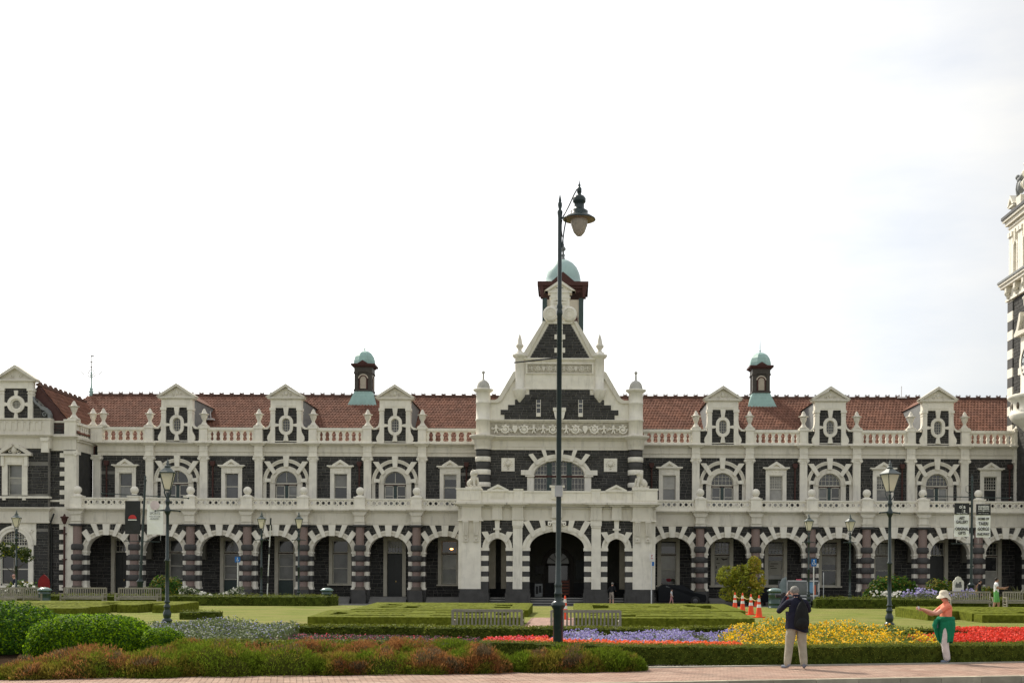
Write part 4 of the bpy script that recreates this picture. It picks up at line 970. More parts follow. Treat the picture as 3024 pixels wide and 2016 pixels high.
# corner pilaster with toothed quoins
m = MB(); xa, xb = xB(705), xB(832); m.box(xa, xb, YB-.12, YB+.5, 6.7, 10.75)
z = 10.6; k = 0
while z > 6.9:
    if k % 2 == 0: m.box(xB(652), xa, YB-.10, YB+.2, z-.33, z)
    z -= .33; k += 1
m.box(xa-.05, xb+.06, YB-.2, YB+.5, 10.5, 10.8)
for s in (0,): m.band(xb-.02, 10.55, .05, .16, 0, 2*math.pi, YB-.25, YB, 12)
P('corner_pilaster', m, STONE2, ST)
m = MB(); g0, g1 = W(189,1650,83.6)[0], W(215,1650,83.6)[0]; m.box(g0, g1, YA-.35, YA+.4, 1.1, 5.6); m.box(g0+.2, g0+.27, YA-.38, YA-.35, 1.1, 5.5); m.box(g0-.05, g1+.05, YA-.42, YA+.4, 0, 1.1); P('ground_pilaster', m, STONE2, ST)
for i in range(7):
    m = MB(); zt = W(180, 1400+(535+109*i)/3.647, YB-.3)[1]; m.box(W(175,1650,YB-.3)[0], W(188.6,1650,YB-.3)[0], YB-.32, YB-.1, zt-.38, zt); P('quoin', m, STONE2, ST)
# frieze and cornice across the wing, then turning back along the return to the main front
def oblique(m, x0, y0, x1, y1, z0, z1, th, zz0=None):
    d = Vector((x1-x0, y1-y0, 0)); n = Vector((d.y, -d.x, 0)).normalized()*th
    p = [Vector((x0,y0,0)), Vector((x1,y1,0)), Vector((x1,y1,0))-n, Vector((x0,y0,0))-n]
    m.faces([(a.x,a.y,z0) for a in p] + [(a.x,a.y,z1) for a in p], [(0,1,5,4),(1,2,6,5),(2,3,7,6),(3,0,4,7),(4,5,6,7),(3,2,1,0)])
zc1, zc0, zf0 = q1(0,1030)[1], q1(0,1065)[1], q1(0,1180)[1]
m = MB(); m.box(xL0, xl(545), YL-.12, YL+.5, zf0, zc0); m.box(xB(500), xB(832), YB-.2, YB+.5, 10.75, 11.55); m.box(xl(545)-.3, xl(545)-.01, YL+.1, YB+.1, zf0, zc0)
cornice(m, xL0, xl(535), YL-.12, zc0, zc1, .3); cornice(m, xB(500), xB(815), YB-.2, 11.55, 11.8, .3); P('wing_cornice', m, STONE, ST)
m = MB(); x_ = xl(495); m.box(x_-.25, x_+.25, YL-.2, YL, zf0-.28, zf0+.6); m.prism([(x_-.3,zc0),(x_+.35,zc0),(x_+.25,zc0-.25),(x_-.25,zc0-.25)], YL-.3, YL); P('bracket', m, STONE2, ST)
XR = -35.08
m = MB(); m.box(XR-.4, XR+.06, YB, YU+.2, 10.75, 11.5); m.box(XR-.4, XR+.2, YB-.1, YU+.2, 11.4, 11.55); m.box(XR-.4, XR+.34, YB-.2, YU+.2, 11.55, 11.72); P('return_cornice', m, STONE, ST)
m = MB(); m.box(XR-.3, XR, YB+.3, YU+.2, 6.8, 10.75); P('return_wall', m, BASALT, ST)
m = MB(); m.box(XR-.25, XR+.05, YB, YU, 11.72, 11.86); m.box(XR-.3, XR+.1, YB, YU, 12.6, 12.78); P('parapet_rail', m, STONE2, ST)
for i in range(6): o = P('baluster', BAL, STONE2, ST, (XR-.1, YB+.7+i*.36, 11.84)); o.rotation_euler = (0,0,R(90))
m = MB(); m.box(xB(705), xB(822), YB-.2, YB+.5, 11.72, 12.85); m.box(xB(700), xB(832), YB-.28, YB+.58, 12.85, 12.98); pp = P('parapet_pedestal', m, STONE2, ST); P('urn', URN, STONE, pp, (xB(790), YB+.1, 12.98))
m = MB(); m.box(-34.98, -34.15, YU-.46, YU+.14, 11.65, 12.66); m.box(-35.0, -34.1, YU-.52, YU+.2, 12.66, 12.78); pp = P('parapet_pedestal', m, STONE2, ST)
P('urn', URN, STONE, pp, (-34.95, YU-.05, 12.78)); P('urn', URN, STONE, pp, (-34.15, YU-.16, 12.78))
# blind arcaded parapet of the wing front
zb, zt = zc1, q1(0,855)[1]
m = MB(); m.box(xL0, xl(548), YL-.1, YL+.4, zb, zt-.12); m.box(xL0, xl(555), YL-.2, YL+.45, zt-.12, zt); m.box(xl(478), xl(552), YL-.16, YL+.4, zb, zt-.1)
x_ = xl(-20); i = 0
while x_ < xl(430): m.box(x_, x_+.16, YL-.14, YL-.1, zb+.3, zt-.2); m.band(x_+.27, zt-.35, .1, .15, 0, math.pi, YL-.135, YL-.1, 8); x_ += .42
m.box(xB(500), xB(715), YB-.1, YB+.3, 12.75, 12.88); m.box(xB(500), xB(715), YB-.1, YB+.3, 11.8, 11.95); m.box(xl(545)-.3, xl(550), YL+.4, YB, zb, zt); P('wing_parapet', m, STONE, ST)
m = MB(); ashlar(cut(xB(500), xB(716), []), 11.95, 12.75, YB, wall=m, back=.2, prio=5); P('parapet_panel', m, MORTAR, ST)
# wing dormer with round window
dx = xl(178); zd = zt
m = MB(); hw0, hw1 = .84, 1.18
for s in (-1, 1): m.box(dx+s*hw0, dx+s*hw1, YL-.12, YL+.3, zd, zd+1.95); m.box(dx+s*(hw0-.05), dx+s*(hw1+.06), YL-.2, YL+.35, zd+1.92, zd+2.1); m.box(dx+s*(hw0-.04), dx+s*(hw1+.03), YL-.16, YL+.35, zd+1.72, zd+1.78)
m.box(dx-hw1, dx+hw1, YL-.12, YL+.35, zd+2.1, zd+2.6); d = P('dormer', m, STONE2, ST)
m = MB(); oc = lambda z: None if abs(z-(zd+.98)) > .45 else (dx-math.sqrt(.46**2-(z-zd-.98)**2), dx+math.sqrt(.46**2-(z-zd-.98)**2))
ashlar(cut(dx-hw0, dx+hw0, [oc]), zd, zd+2.12, YL, wall=m, back=.3, prio=5)
ashlar(lambda z: [(dx+hw1, dx+hw1+1.3*max(.05, 1-(z-zd)/1.45)**.7)], zd, zd+1.4, YL+.05, wall=m, back=.3, prio=5); P('dormer_wall', m, MORTAR, d)
m = MB(); m.band(dx, zd+.98, .40, .62, 0, 2*math.pi, YL-.14, YL+.1, 24); m.band(dx, zd+.98, .30, .40, 0, 2*math.pi, YL-.06, YL+.1, 24)
for a in range(4):
    t_ = a*math.pi/2; e1 = Vector((math.cos(t_), 0, math.sin(t_))); e2 = Vector((-e1.z, 0, e1.x)); r1_ = .84 if a % 2 == 0 else .97
    q = [Vector((dx,0,zd+.98)) + e1*.6 + e2*.09, Vector((dx,0,zd+.98)) + e1*.6 - e2*.09, Vector((dx,0,zd+.98)) + e1*r1_ - e2*.15, Vector((dx,0,zd+.98)) + e1*r1_ + e2*.15]
    m.prism([(p.x, p.z) for p in q], YL-.13, YL+.05)
P('oculus_surround', m, STONE2, d)
m = MB()
for q in (-.2,-.1,0,.1,.2):
    h = math.sqrt(.31**2-q*q); m.box(dx+q-.012, dx+q+.012, YL+.02, YL+.05, zd+.98-h, zd+.98+h); m.box(dx-h, dx+h, YL+.025, YL+.055, zd+.98+q-.012, zd+.98+q+.012)
P('oculus_window', m, WHITEW, d)
m = MB(); m.prism([(dx+.32*math.cos(2*math.pi*i/16), zd+.98+.32*math.sin(2*math.pi*i/16)) for i in range(16)], YL+.07, YL+.08); P('pane', m, GLASS, d)
m = MB(); m.box(dx-1.45, dx+1.45, YL-.3, YL+.4, zd+2.6, zd+2.72); m.prism([(dx-1.3,zd+2.72),(dx+1.3,zd+2.72),(dx,zd+3.55)], YL-.1, YL+.4)
for s in (-1, 1): m.prism([(dx+s*1.52,zd+2.72),(dx+s*1.25,zd+2.72),(dx,zd+3.50),(dx,zd+3.74)], YL-.36, YL+.5); m.spiral(dx+s*.3, YL-.12, zd+2.95, .14, 1.2, .035, s)
P('pediment', m, STONE, d)
m = MB(); sc_ = [(hw1,zd+1.55),(hw1+.12,zd+1.35),(hw1+.2,zd+1.2),(hw1+.45,zd+1.0),(hw1+.6,zd+.85),(hw1+.85,zd+.8),(hw1+1.1,zd+.6),(hw1+1.25,zd+.3),(hw1+1.25,zd),(hw1+1.08,zd),(hw1+1.05,zd+.3),(hw1+.9,zd+.5),(hw1+.6,zd+.62),(hw1+.4,zd+.85),(hw1+.15,zd+1.05),(hw1,zd+1.3)]
m.prism([(dx+a, b) for a, b in sc_], YL-.1, YL+.3); m.spiral(dx+hw1+.82, YL-.02, zd+.28, .2, 1.3, .05, 1); P('scroll', m, LEAD, d)
# gable roof of the wing, ridge running back
RX, RZ = -37.8, 15.4
ex, ez = -35.05, 12.0
vsl = Vector((-(ex-RX), 0, (RZ-ez))).normalized()
t, pos = tiles((ex, 84.5, ez), (0,1,0), vsl, 40, 11, .245, .42, lambda p: p.x > RX+.05 and (p.y < 87.6 + (p.z-11.6)/.711), '', 0)
put_tiles(t, pos, 60, 'tile_field')
m = MB(); m.poly([(ex,84.5,ez-.03),(RX,84.3,RZ-.03),(RX,92.6,RZ-.03),(ex,87.9,ez-.03)]); m.poly([(RX,84.3,RZ-.03),(RX-5,84.3,9.6),(RX-5,92.6,9.6),(RX,92.6,RZ-.03)]); m.poly([(RX-2.2,84.5,ez),(RX,84.4,RZ),(ex,84.5,ez)]); P('roof_deck', m, MAT['roof_batten'], ST)
m = MB(); m.box(RX-.12, RX+.12, 84.2, 92.6, RZ-.05, RZ+.12); P('ridge_tile', m, RIDGE, ST)
yy = 84.6
while yy < 92: 
    o = P('ridge_crest', CR, RIDGE, ST, (RX, yy, RZ+.05)); o.rotation_euler = (0,0,R(90)); yy += .85
# tall iron finial where the roofs meet
fx = W(269.5, 1176, RID)[0]
m = MB(); m.lathe([(.48,15.6),(.40,15.9),(.2,16.2),(.14,16.5),(.2,16.6),(.12,16.75),(.2,16.95),(.1,17.2),(.16,17.35),(.07,17.5),(.05,18.2),(.06,19.4),(.10,19.5),(.04,19.6)], fx, RID, 10); m.v = [(x, y, 15.6+(z-15.6)*.60) for x, y, z in m.v]; fn = P('roof_finial', m, COPPER, ST)
m = MB(); m.tube([(fx,RID,18.2),(fx,RID,23.6)], [.05,.012], 6)
for s in (-1, 1):
    m.tube([(fx, RID, 18.9), (fx+s*.3, RID, 19.3), (fx+s*.62, RID, 19.45), (fx+s*.82, RID, 19.75), (fx+s*.80, RID, 19.9)], [.04,.04,.04,.03,.015], 5)
    m.tube([(fx, RID, 19.1), (fx+s*.25, RID, 19.6), (fx+s*.12, RID, 20.0), (fx, RID, 20.1)], .03, 5)
    m.tube([(fx, RID, 21.1), (fx+s*.8, RID, 21.15-s*.08)], [.035,.015], 5)
m.ball((fx, RID, 20.4), .1, 8); m.ball((fx, RID, 21.1), .09, 8); m.ball((fx+.08, RID, 21.9), .12, 8, (1.3,.4,.8)); m.tube([(fx-.3, RID, 22.0), (fx+.2, RID, 21.85)], .02, 5); m.v = [(x, y, 15.6+(z-15.6)*.58) for x, y, z in m.v]; P('weathervane', m, LEAD, fn)
# wing upper window
m = MB(); xa, xb = q1(95,0)[0], q1(252,0)[0]; zt_ = q1(0,1355)[1]; zb_ = q3(0,225)[1]; xm = (xa+xb)/2
for s, a in ((-1, xa), (1, xb)): m.box(a, a+s*.38, YL-.15, YL+.1, zb_, zt_)
m.box(xa-.38, xb+.38, YL-.15, YL+.1, zt_, zt_+.62); m.box(xa-.1, xb+.1, YL-.18, YL-.15, zt_+.12, zt_+.5)
for s in (-1, 1): m.box(xm+s*.72, xm+s*.95, YL-.26, YL, zt_-.1, zt_+.6)
sr = P('window_surround', m, STONE2, ST)
m = MB(); zp = zt_+.62; m.box(xm-1.25, xm+1.25, YL-.4, YL, zp, zp+.14)
for s in (-1, 1): m.prism([(xm+s*1.28,zp+.14),(xm+s*.9,zp+.14),(xm+s*.1,zp+.62),(xm+s*.1,zp+.82),(xm+s*.35,zp+.80)], YL-.4, YL)
m.ball((xm, YL-.25, zp+.4), .22, 10, (1,.5,1.2)); m.spiral(xm-.3, YL-.2, zp+.3, .15, 1, .05); m.spiral(xm+.3, YL-.2, zp+.3, .15, 1, .05, -1); P('broken_pediment', m, STONE, sr)
sash_window(xm, YL+.15, zb_, zt_, xb-xa, 1, 1, BLIND, (zb_*.42+zt_*.58))
# wing ground window: large arched light with lattice
cx = q3(165,0)[0]; r = q3(318,0)[0]-cx; zs = q3(0,760)[1]
m = MB(); m.band(cx, zs, r-.02, r+.35, 0, math.pi, YL-.16, YL+.2, 26); m.band(cx, zs, r+.2, r+.36, 0, math.pi, YL-.22, YL-.16, 26)
for s in (-1, 1): m.box(cx+s*r, cx+s*(r+.35), YL-.16, YL+.2, 1.0, zs)
m.box(cx-r-.5, cx+r+.55, YL-.3, YL+.1, 1.0, 1.16); m.box(cx-r-.45, cx+r+.5, YL-.22, YL+.1, .84, 1.0)
m.prism([(cx+r+.30, zs), (cx+r+.52, zs), (cx+r+.52, z0), (cx-.2, z0), (cx-.2, zs+r+.36), (cx+.6, zs+r+.20), (cx+r*.72, zs+r*.85), (cx+r+.1, zs+.6)], YL-.1, YL)
for i in range(4): m.spiral(cx+r-.0+.25*math.cos(i), YL-.12, zs+r+.05-.22*i+.0, .12, 1.1, .035, 1 if i % 2 else -1)
sr = P('window_surround', m, STONE2, ST)
m = MB(); yy = YL+.12
m.box(cx-r, cx+r, yy-.06, yy+.04, zs-.12, zs); m.box(cx-r, cx+r, yy-.06, yy+.04, 1.16, 1.3); m.box(cx-.10, cx+.10, yy-.06, yy+.04, 1.16, zs-.12)
for s in (-1, 1):
    m.box(cx+s*r, cx+s*(r-.08), yy-.06, yy+.04, 1.16, zs-.1); m.box(cx, cx+s*r, yy-.05, yy+.04, 2.28, 2.36)
    cc = cx+s*(r/2+.03); rr = r/2-.1; m.band(cc, zs-.12-rr, rr, rr+.05, 0, math.pi, yy-.05, yy+.04, 12)
    for t0 in (-1, 1): m.prism([(cc+t0*rr*.6, zs-.12), (cc+t0*(rr+.03), zs-.12), (cc+t0*(rr+.03), zs-.12-rr*.9)], yy-.04, yy+.03)
n_ = 11
for i in range(1, n_): xx = cx-r+2*r*i/n_; h = math.sqrt(max(.01, r*r-(xx-cx)**2)); m.box(xx-.02, xx+.02, yy-.04, yy, zs, zs+h)
for i in range(1, 7): zz = .2*i; h = math.sqrt(max(.01, r*r-zz*zz)); m.box(cx-h, cx+h, yy-.035, yy+.005, zs+zz-.02, zs+zz+.02)
f = P('window', m, WHITEW, ST)
m = MB(); m.prism([(cx+r*math.cos(math.pi*i/18), zs+r*math.sin(math.pi*i/18)) for i in range(19)] + [(cx-r,1.2),(cx+r,1.2)], yy+.03, yy+.04); P('pane', m, GLASS, f)
# wing downpipes
m = MB(); YD2 = YA-.5; x_ = W(190,1600,YD2)[0]; m.tube([(x_, YD2, 0), (x_, YD2, W(190,1400+560/3.647,YD2)[1])], .075, 8)
zz = W(190,1400+520/3.647,YD2)[1]; m.lathe([(.09,zz-.1),(.12,zz),(.2,zz+.15),(.22,zz+.3),(.3,zz+.36),(.3,zz+.42),(.1,zz+.46),(.04,zz+.62)], x_, YD2, 8)
for z in (1.0, 3.0, 4.8): m.box(x_-.13, x_+.13, YD2-.1, YD2+.4, z, z+.07)
P('downpipe', m, MAROON, ST)
m = MB(); m.tube([(q3(590,0)[0], YL-.1, q3(0,420)[1]), (q3(552,0)[0], YL-.1, q3(0,520)[1]), (q3(545,0)[0], YL+.2, q3(0,600)[1]), (q3(545,0)[0], YL+.2, 0)], .07, 8); P('downpipe', m, BLACKIRON, ST)
# aerials, skylight on the roof
m = MB(); ax, az = W(2662, 1178, 94); m.tube([(ax, 94, ZR), (ax, 94, ZR+1.0)], .03, 6); m.box(ax-.35, ax+.35, 93.7, 94.3, ZR+.02, ZR+.12); P('aerial', m, mat('white_metal', (.7,.7,.7), .4), ST)
m = MB(); m.box(W(618,0,90.5)[0]-.0, W(640,0,90.5)[0], 90.0, 90.5, 13.75, 13.85); m.bar((W(629,0,90.3)[0],90.3,13.8),(W(626,0,90.3)[0],90.3,14.45),.04); P('roof_vent', m, MAT['white_metal'], ST)

# ---------------------------------------------------------------- split the stones: 300 largest in view as parts, the rest joined
BLOCKS.sort(key=lambda b: -(b[6]*10 + (b[1]-b[0])*(b[3]-b[2])*20 + (3 if b[5] > 0 else 0)))
for b in BLOCKS[:300]:
    o = P('stone_block', UB, BASALT, ST, ((b[0]+b[1])/2, b[4], (b[2]+b[3])/2)); o.scale = (b[1]-b[0], b[5], b[3]-b[2])
m = MB()
for x0, x1, z0, z1, y, d, pr in BLOCKS[300:]:
    m.rv = random.random(); e = .014
    m.faces([(x0,y,z0),(x1,y,z0),(x1,y,z1),(x0,y,z1),(x0+e,y-d,z0+e),(x1-e,y-d,z0+e),(x1-e,y-d,z1-e),(x0+e,y-d,z1-e)], [(4,5,6,7),(0,1,5,4),(1,2,6,5),(2,3,7,6),(3,0,4,7)])
o = P('stonework', m, BASALT, ST); o['kind'] = 'stuff'
print('blocks', len(BLOCKS))

# ---------------------------------------------------------------- lions on the porch corners
def lion(x, y, z, face, label):
    m = MB(); f = face
    m.box(-.32,.32,-.5,.5,0,.14)
    m.ball((0,.18,.42), .30, 12, (.85,1.1,1.0)); m.ball((0,-.06,.72), .24, 12, (.85,.95,1.5), Matrix.Rotation(R(-12),3,'X'))
    m.ball((0,-.16,1.06), .20, 12, (1.0,1.0,1.0)); m.ball((0,-.06,.98), .25, 12, (1.05,.9,1.2)); m.ball((0,-.34,1.02), .10, 10, (1,1.2,.8))
    for s in (-1, 1):
        m.tube([(s*.14,-.22,.72),(s*.15,-.32,.42),(s*.15,-.34,.16)], [.10,.075,.07], 7); m.ball((s*.15,-.40,.18), .08, 8, (1,1.4,.7))
        m.ball((s*.26,.16,.34), .2, 10, (.6,1.15,1.1)); m.ball((s*.28,-.14,.19), .08, 8, (1,1.8,.7)); m.ball((s*.13,-.12,1.25), .05, 6)
    m.tube([(0,.45,.25),(.1,.55,.2),(.3,.5,.18)], .04, 5)
    rot = Matrix.Rotation(R(face), 3, 'Z'); m.v = [tuple(rot @ Vector(v)) for v in m.v]
    o = thing('lion_statue', label, 'statue', (x, y, z), 'lions on the porch corners', m.mesh('lion_statue', STONE))
    return o
lion(CP-5.75, YP+.3, 7.98, 38, 'seated pale stone lion turned right on the left end of the porch parapet')
lion(CP+5.72, YP+.3, 7.98, -55, 'seated pale stone lion turned away on the right end of the porch parapet')

# ================================================================== CLOCK TOWER
TX, TF = 32.75, 88.4               # side face and its far edge
TW = thing('clock_tower', 'tall dark stone clock tower with striped pale quoins and cream top at the right edge', 'clock tower', (TX+4, 84.4, 0)); WL[TW.name] = Vector((TX+4, 84.4, 0))
y0, y1 = 80.4, TF
m = MB(); m.box(TX, TX+8, y0, y1, 0, 22.6); P('shaft', m, DARKST, TW)
for k in range(26):
    m = MB(); m.box(TX-.06, TX+.9, y0-.06, y0+.9, .4+k*.85, .4+k*.85+.44); P('pale_quoin', m, STONE2, TW)
m = MB(); z = 0.; n_ = 0
while z < 22.5:
    y = y0; h = .25
    while y < y1 - 1.05:
        l = random.uniform(.35,.8); b = min(y+l, y1-1.05); m.rv = random.random(); d = random.uniform(.02,.045)
        if b > 83.0:
            yy0, yy1 = y+.012, b-.012; zz0, zz1 = z+.012, z+h-.012
            m.faces([(TX-d,yy0,zz0),(TX-d,yy1,zz0),(TX-d,yy1,zz1),(TX-d,yy0,zz1),(TX,yy0,zz0),(TX,yy1,zz0),(TX,yy1,zz1),(TX,yy0,zz1)], [(0,1,2,3),(0,1,5,4),(1,2,6,5),(2,3,7,6),(3,0,4,7)])
        y = b
    z += h
o = P('stonework', m, BASALT, TW); o['kind'] = 'stuff'
z = 10.5; k = 0
while z < 22.5:
    h = .66 if k % 2 else .74; m = MB(); m.box(TX-.10, TX+.4, TF-.95, TF+.06, z, min(z+h, 22.5)); P('pale_quoin' if k % 2 else 'dark_quoin', m, STONE2 if k % 2 else DARKST, TW); z += h; k += 1
m = MB(); m.box(TX-.06, TX+.3, TF-1.0, TF+.03, 0, 10.5); m.box(TX-.1, TX+.2, 85.9, 86.1, 17.5, 22.4) if 0 else None; P('corner_strip', m, DARKST, TW)
# lower cornice at about 23.9 m
m = MB(); m.box(TX-.12, TX+8, y0, y1+.1, 22.6, 23.0); m.box(TX-.22, TX+8, y0-.2, y1+.2, 22.55, 22.72)
m.box(TX-.1, TX+8, y0, y1+.1, 23.0, 23.5)
P('lower_frieze', m, STONE2, TW)
m = MB(); m.box(TX-.52, TX+8.8, y0-.8, y1+.5, 23.55, 23.78); m.box(TX-.62, TX+8.9, y0-.9, y1+.60, 23.78, 23.95); P('lower_cornice', m, STONE, TW)
m = MB(); m.prism([], 0, 0) if 0 else None; m.box(TX-.68, TX+9, y0-1, y1+.66, 23.95, 24.1); P('cornice_lead', m, LEAD, TW)
for yy in (TF-.45, TF-2.1, TF-3.7, TF-5.3):
    m = MB(); m.box(TX-.45, TX-.1, yy-.17, yy+.17, 23.1, 23.54); m.ball((TX-.32, yy, 23.05), .22, 8, (1,.7,1)); m.ball((TX-.25, yy, 22.8), .15, 8); P('bracket', m, STONE, TW)
# belfry storey: pilasters and arched openings
m = MB(); m.box(TX+.55, TX+7, y0+.6, y1-.4, 24.1, 28.2); P('belfry_core', m, mat('belfry_stone', (.36,.34,.28), .9), TW)
for yy, w_ in ((TF-.12,.16),(TF-.5,.18),(TF-1.9,.2),(TF-2.35,.2),(TF-3.75,.2),(TF-4.2,.2)):
    m = MB(); m.box(TX-.02, TX+.5, yy-w_, yy+w_, 24.1, 27.3); m.box(TX-.12, TX+.5, yy-w_-.06, yy+w_+.06, 27.3, 27.62); m.box(TX-.08, TX+.5, yy-w_-.04, yy+w_+.04, 24.1, 24.35); P('belfry_pilaster', m, STONE2, TW)
for yc in (TF-1.2, TF-3.05):
    m = MB(); m.band(0, 0, .30, .48, 0, math.pi, -.25, .25, 12); m.box(-.48,-.30,-.25,.25,-2.3,0); m.box(.30,.48,-.25,.25,-2.3,0); m.box(-.1,.1,-.3,0,.3,1.3); m.box(-.62,-.48,-.2,.3,-2.3,1.4); m.box(.48,.62,-.2,.3,-2.3,1.4)
    m.v = [(TX+.2+y, yc+x, 26.4+z) for x, y, z in m.v]; P('belfry_opening', m, STONE2, TW)
m = MB(); m.box(TX-.02, TX+7.5, y0, y1+.02, 27.62, 28.2); m.box(TX-.1, TX+7.6, y0-.1, y1+.1, 27.95, 28.05); m.box(TX-.25, TX+7.7, y0-.2, y1+.25, 28.2, 28.5); m.box(TX-.4, TX+7.8, y0-.3, y1+.4, 28.5, 28.68); P('upper_frieze', m, STONE2, TW)
m = MB(); m.box(TX-.48, TX+8, y0-.5, y1+.46, 28.68, 28.9); P('upper_cornice', m, mat('dark_lead', (.07,.07,.07), .6), TW)
# parapet, corner aedicule, carved group
m = MB(); m.box(TX+.1, TX+.7, TF-.75, TF-.05, 28.9, 29.5); m.box(TX-.08, TX+.9, TF-.9, TF+.14, 29.5, 29.64)
for s in (-1, 1):
    m.faces([(TX-.12, TF-.38+s*.62, 29.64), (TX-.12, TF-.38, 30.38), (TX-.12, TF-.38, 30.12), (TX-.12, TF-.38+s*.36, 29.64)] + [(TX+.9, TF-.38+s*.62, 29.64), (TX+.9, TF-.38, 30.38), (TX+.9, TF-.38, 30.12), (TX+.9, TF-.38+s*.36, 29.64)], [(0,1,2,3),(4,5,6,7),(0,1,5,4),(2,3,7,6)])
P('corner_aedicule', m, STONE2, TW)
m = MB(); m.box(TX+.3, TX+.8, y0, TF-.9, 28.9, 29.4); m.box(TX+.1, TX+.9, TF-1.9, TF-1.0, 28.9, 30.0); P('parapet', m, STONE2, TW)
m = MB()
m.ball((TX+.4, TF-1.2, 30.75), .42, 10, (.7,.8,1.2)); m.ball((TX+.4, TF-1.0, 31.3), .30, 10, (.8,1,.9)); m.ball((TX+.3, TF-.85, 31.55), .2, 10); m.ball((TX+.4, TF-1.45, 31.4), .24, 8); m.tube([(TX+.3, TF-.95, 31.1), (TX+.25, TF-.8, 30.7), (TX+.3, TF-.9, 30.2)], [.16,.12,.14], 7)
P('carved_beast', m, LEAD, TW)
m = MB()
for yy, zz, r in ((TF-2.1,30.6,.42),(TF-2.4,31.3,.45),(TF-2.6,31.9,.36),(TF-2.8,32.4,.3),(TF-2.95,32.8,.2),(TF-3.3,31.2,.8),(TF-3.0,30.4,.8)): m.ball((TX+.5, yy, zz), r, 9, (.7,1,1.1)); m.spiral(TX+.3, yy, zz, r*.8, 1.2, .08)
m.v = [tuple(v) for v in m.v]; P('carved_crest', m, STONE2, TW)
# clock bay corbelled out of the side face
yc, zc = 83.75, 17.3; X0 = TX-.35
m = MB(); m.box(X0, TX, yc-1.5, yc+1.45, 14.9, 19.5); m.box(X0-.08, TX, yc-1.7, yc+1.72, 16.6, 17.1); m.prism([], 0, 0) if 0 else None
for i in range(5): m.box(X0+.04, TX, yc-1.5-.06*i, yc+1.45+.1*i, 14.9, 15.6-.12*i)
cb = P('clock_bay', m, STONE2, TW)
m = MB(); m.band(0, 0, 1.12, 1.38, 0, 2*math.pi, -.12, .05, 28); m.v = [(X0+y, yc+x, zc+z) for x, y, z in m.v]; P('clock_ring', m, STONE2, cb)
m = MB(); m.band(0, 0, 0, 1.10, 0, 2*math.pi, -.04, .0, 28); m.v = [(X0+y, yc+x, zc+z) for x, y, z in m.v]; P('clock_face', m, mat('clock_white', (.55,.60,.62), .4), cb)
m = MB()
for k in range(12):
    a = k*math.pi/6; m.bar((X0-.07, yc+.82*math.sin(a), zc+.82*math.cos(a)), (X0-.07, yc+1.04*math.sin(a), zc+1.04*math.cos(a)), .08)
for rr in (.70, 1.06):
    mm = MB(); mm.band(0, 0, rr, rr+.03, 0, 2*math.pi, -.075, -.06, 28); m.faces([(X0+y, yc+x, zc+z) for x, y, z in mm.v], mm.f)
m.bar((X0-.08, yc, zc), (X0-.08, yc+.5, zc+.35), .07); m.bar((X0-.08, yc, zc), (X0-.08, yc+.1, zc-.85), .05); P('clock_hand', m, BLACKIRON, cb)
m = MB()   # broken pediment and urn over the clock
def side(pts, m, x0=X0-.3, x1=TX): m.faces([(x0, yc+a, b) for a, b in pts] + [(x1, yc+a, b) for a, b in pts], [tuple(range(len(pts))), tuple(range(2*len(pts)-1, len(pts)-1, -1))] + [(i, i+len(pts), (i+1)%len(pts)+len(pts), (i+1)%len(pts)) for i in range(len(pts))])
side([(1.9,19.35),(2.0,19.5),(1.5,19.9),(1.0,20.9),(.75,20.95),(.8,20.4),(1.2,19.7),(0,19.6),(0,19.35)], m)
m.box(X0-.05, TX, yc-.5, yc+.75, 19.4, 20.6); m.lathe([(.28,20.6),(.2,20.8),(.12,21.0),(.3,21.4),(.34,21.8),(.42,21.9),(.2,22.1),(.05,22.6)], X0+.1, yc+.35, 10); P('clock_pediment', m, STONE, cb)
m = MB(); cy_ = yc+.1
prof = [(.12,11.5),(.2,11.8),(.45,12.2),(.5,12.35),(.95,12.8),(1.35,13.1),(1.55,13.45),(1.5,13.6),(1.42,13.65),(1.42,14.5),(1.65,14.65),(1.7,14.85),(1.4,14.95)]
m.lathe(prof, TX-.02, cy_, 22, True, R(90), R(270)); P('clock_balcony', m, STONE2, cb)
m = MB()
for k in range(7):
    a = R(100 + 160*k/6); p = Vector((TX+1.43*math.cos(a), cy_+1.43*math.sin(a), 14.1)); m.ball(p, .17, 10, (.5,.8,1.5), Matrix.Rotation(a, 3, 'Z'))
P('balcony_oval', m, mat('umber_brown', (.13,.10,.075), .8), cb)  # ovals in one even umber brown
# near-black sheets added behind the openings to hide sky gaps, darkness painted
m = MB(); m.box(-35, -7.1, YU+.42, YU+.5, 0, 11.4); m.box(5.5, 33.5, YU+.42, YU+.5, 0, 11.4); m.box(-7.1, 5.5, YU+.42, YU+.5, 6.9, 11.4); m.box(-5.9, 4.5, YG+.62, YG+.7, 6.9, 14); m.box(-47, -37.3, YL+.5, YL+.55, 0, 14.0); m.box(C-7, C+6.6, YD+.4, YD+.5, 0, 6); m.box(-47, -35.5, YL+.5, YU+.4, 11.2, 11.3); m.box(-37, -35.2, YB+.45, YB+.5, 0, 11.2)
P('interior_backing', m, mat('dark_backing', (.02,.02,.02), .9), ST)
for c, k in zip(csL + csR, kdL + kdR):
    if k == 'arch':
        m = MB(); m.box(c-.8, c+.8, YU+.22, YU+.28, 11.7, 14.3); P('dormer_backing', m, MAT['dark_backing'], ST)
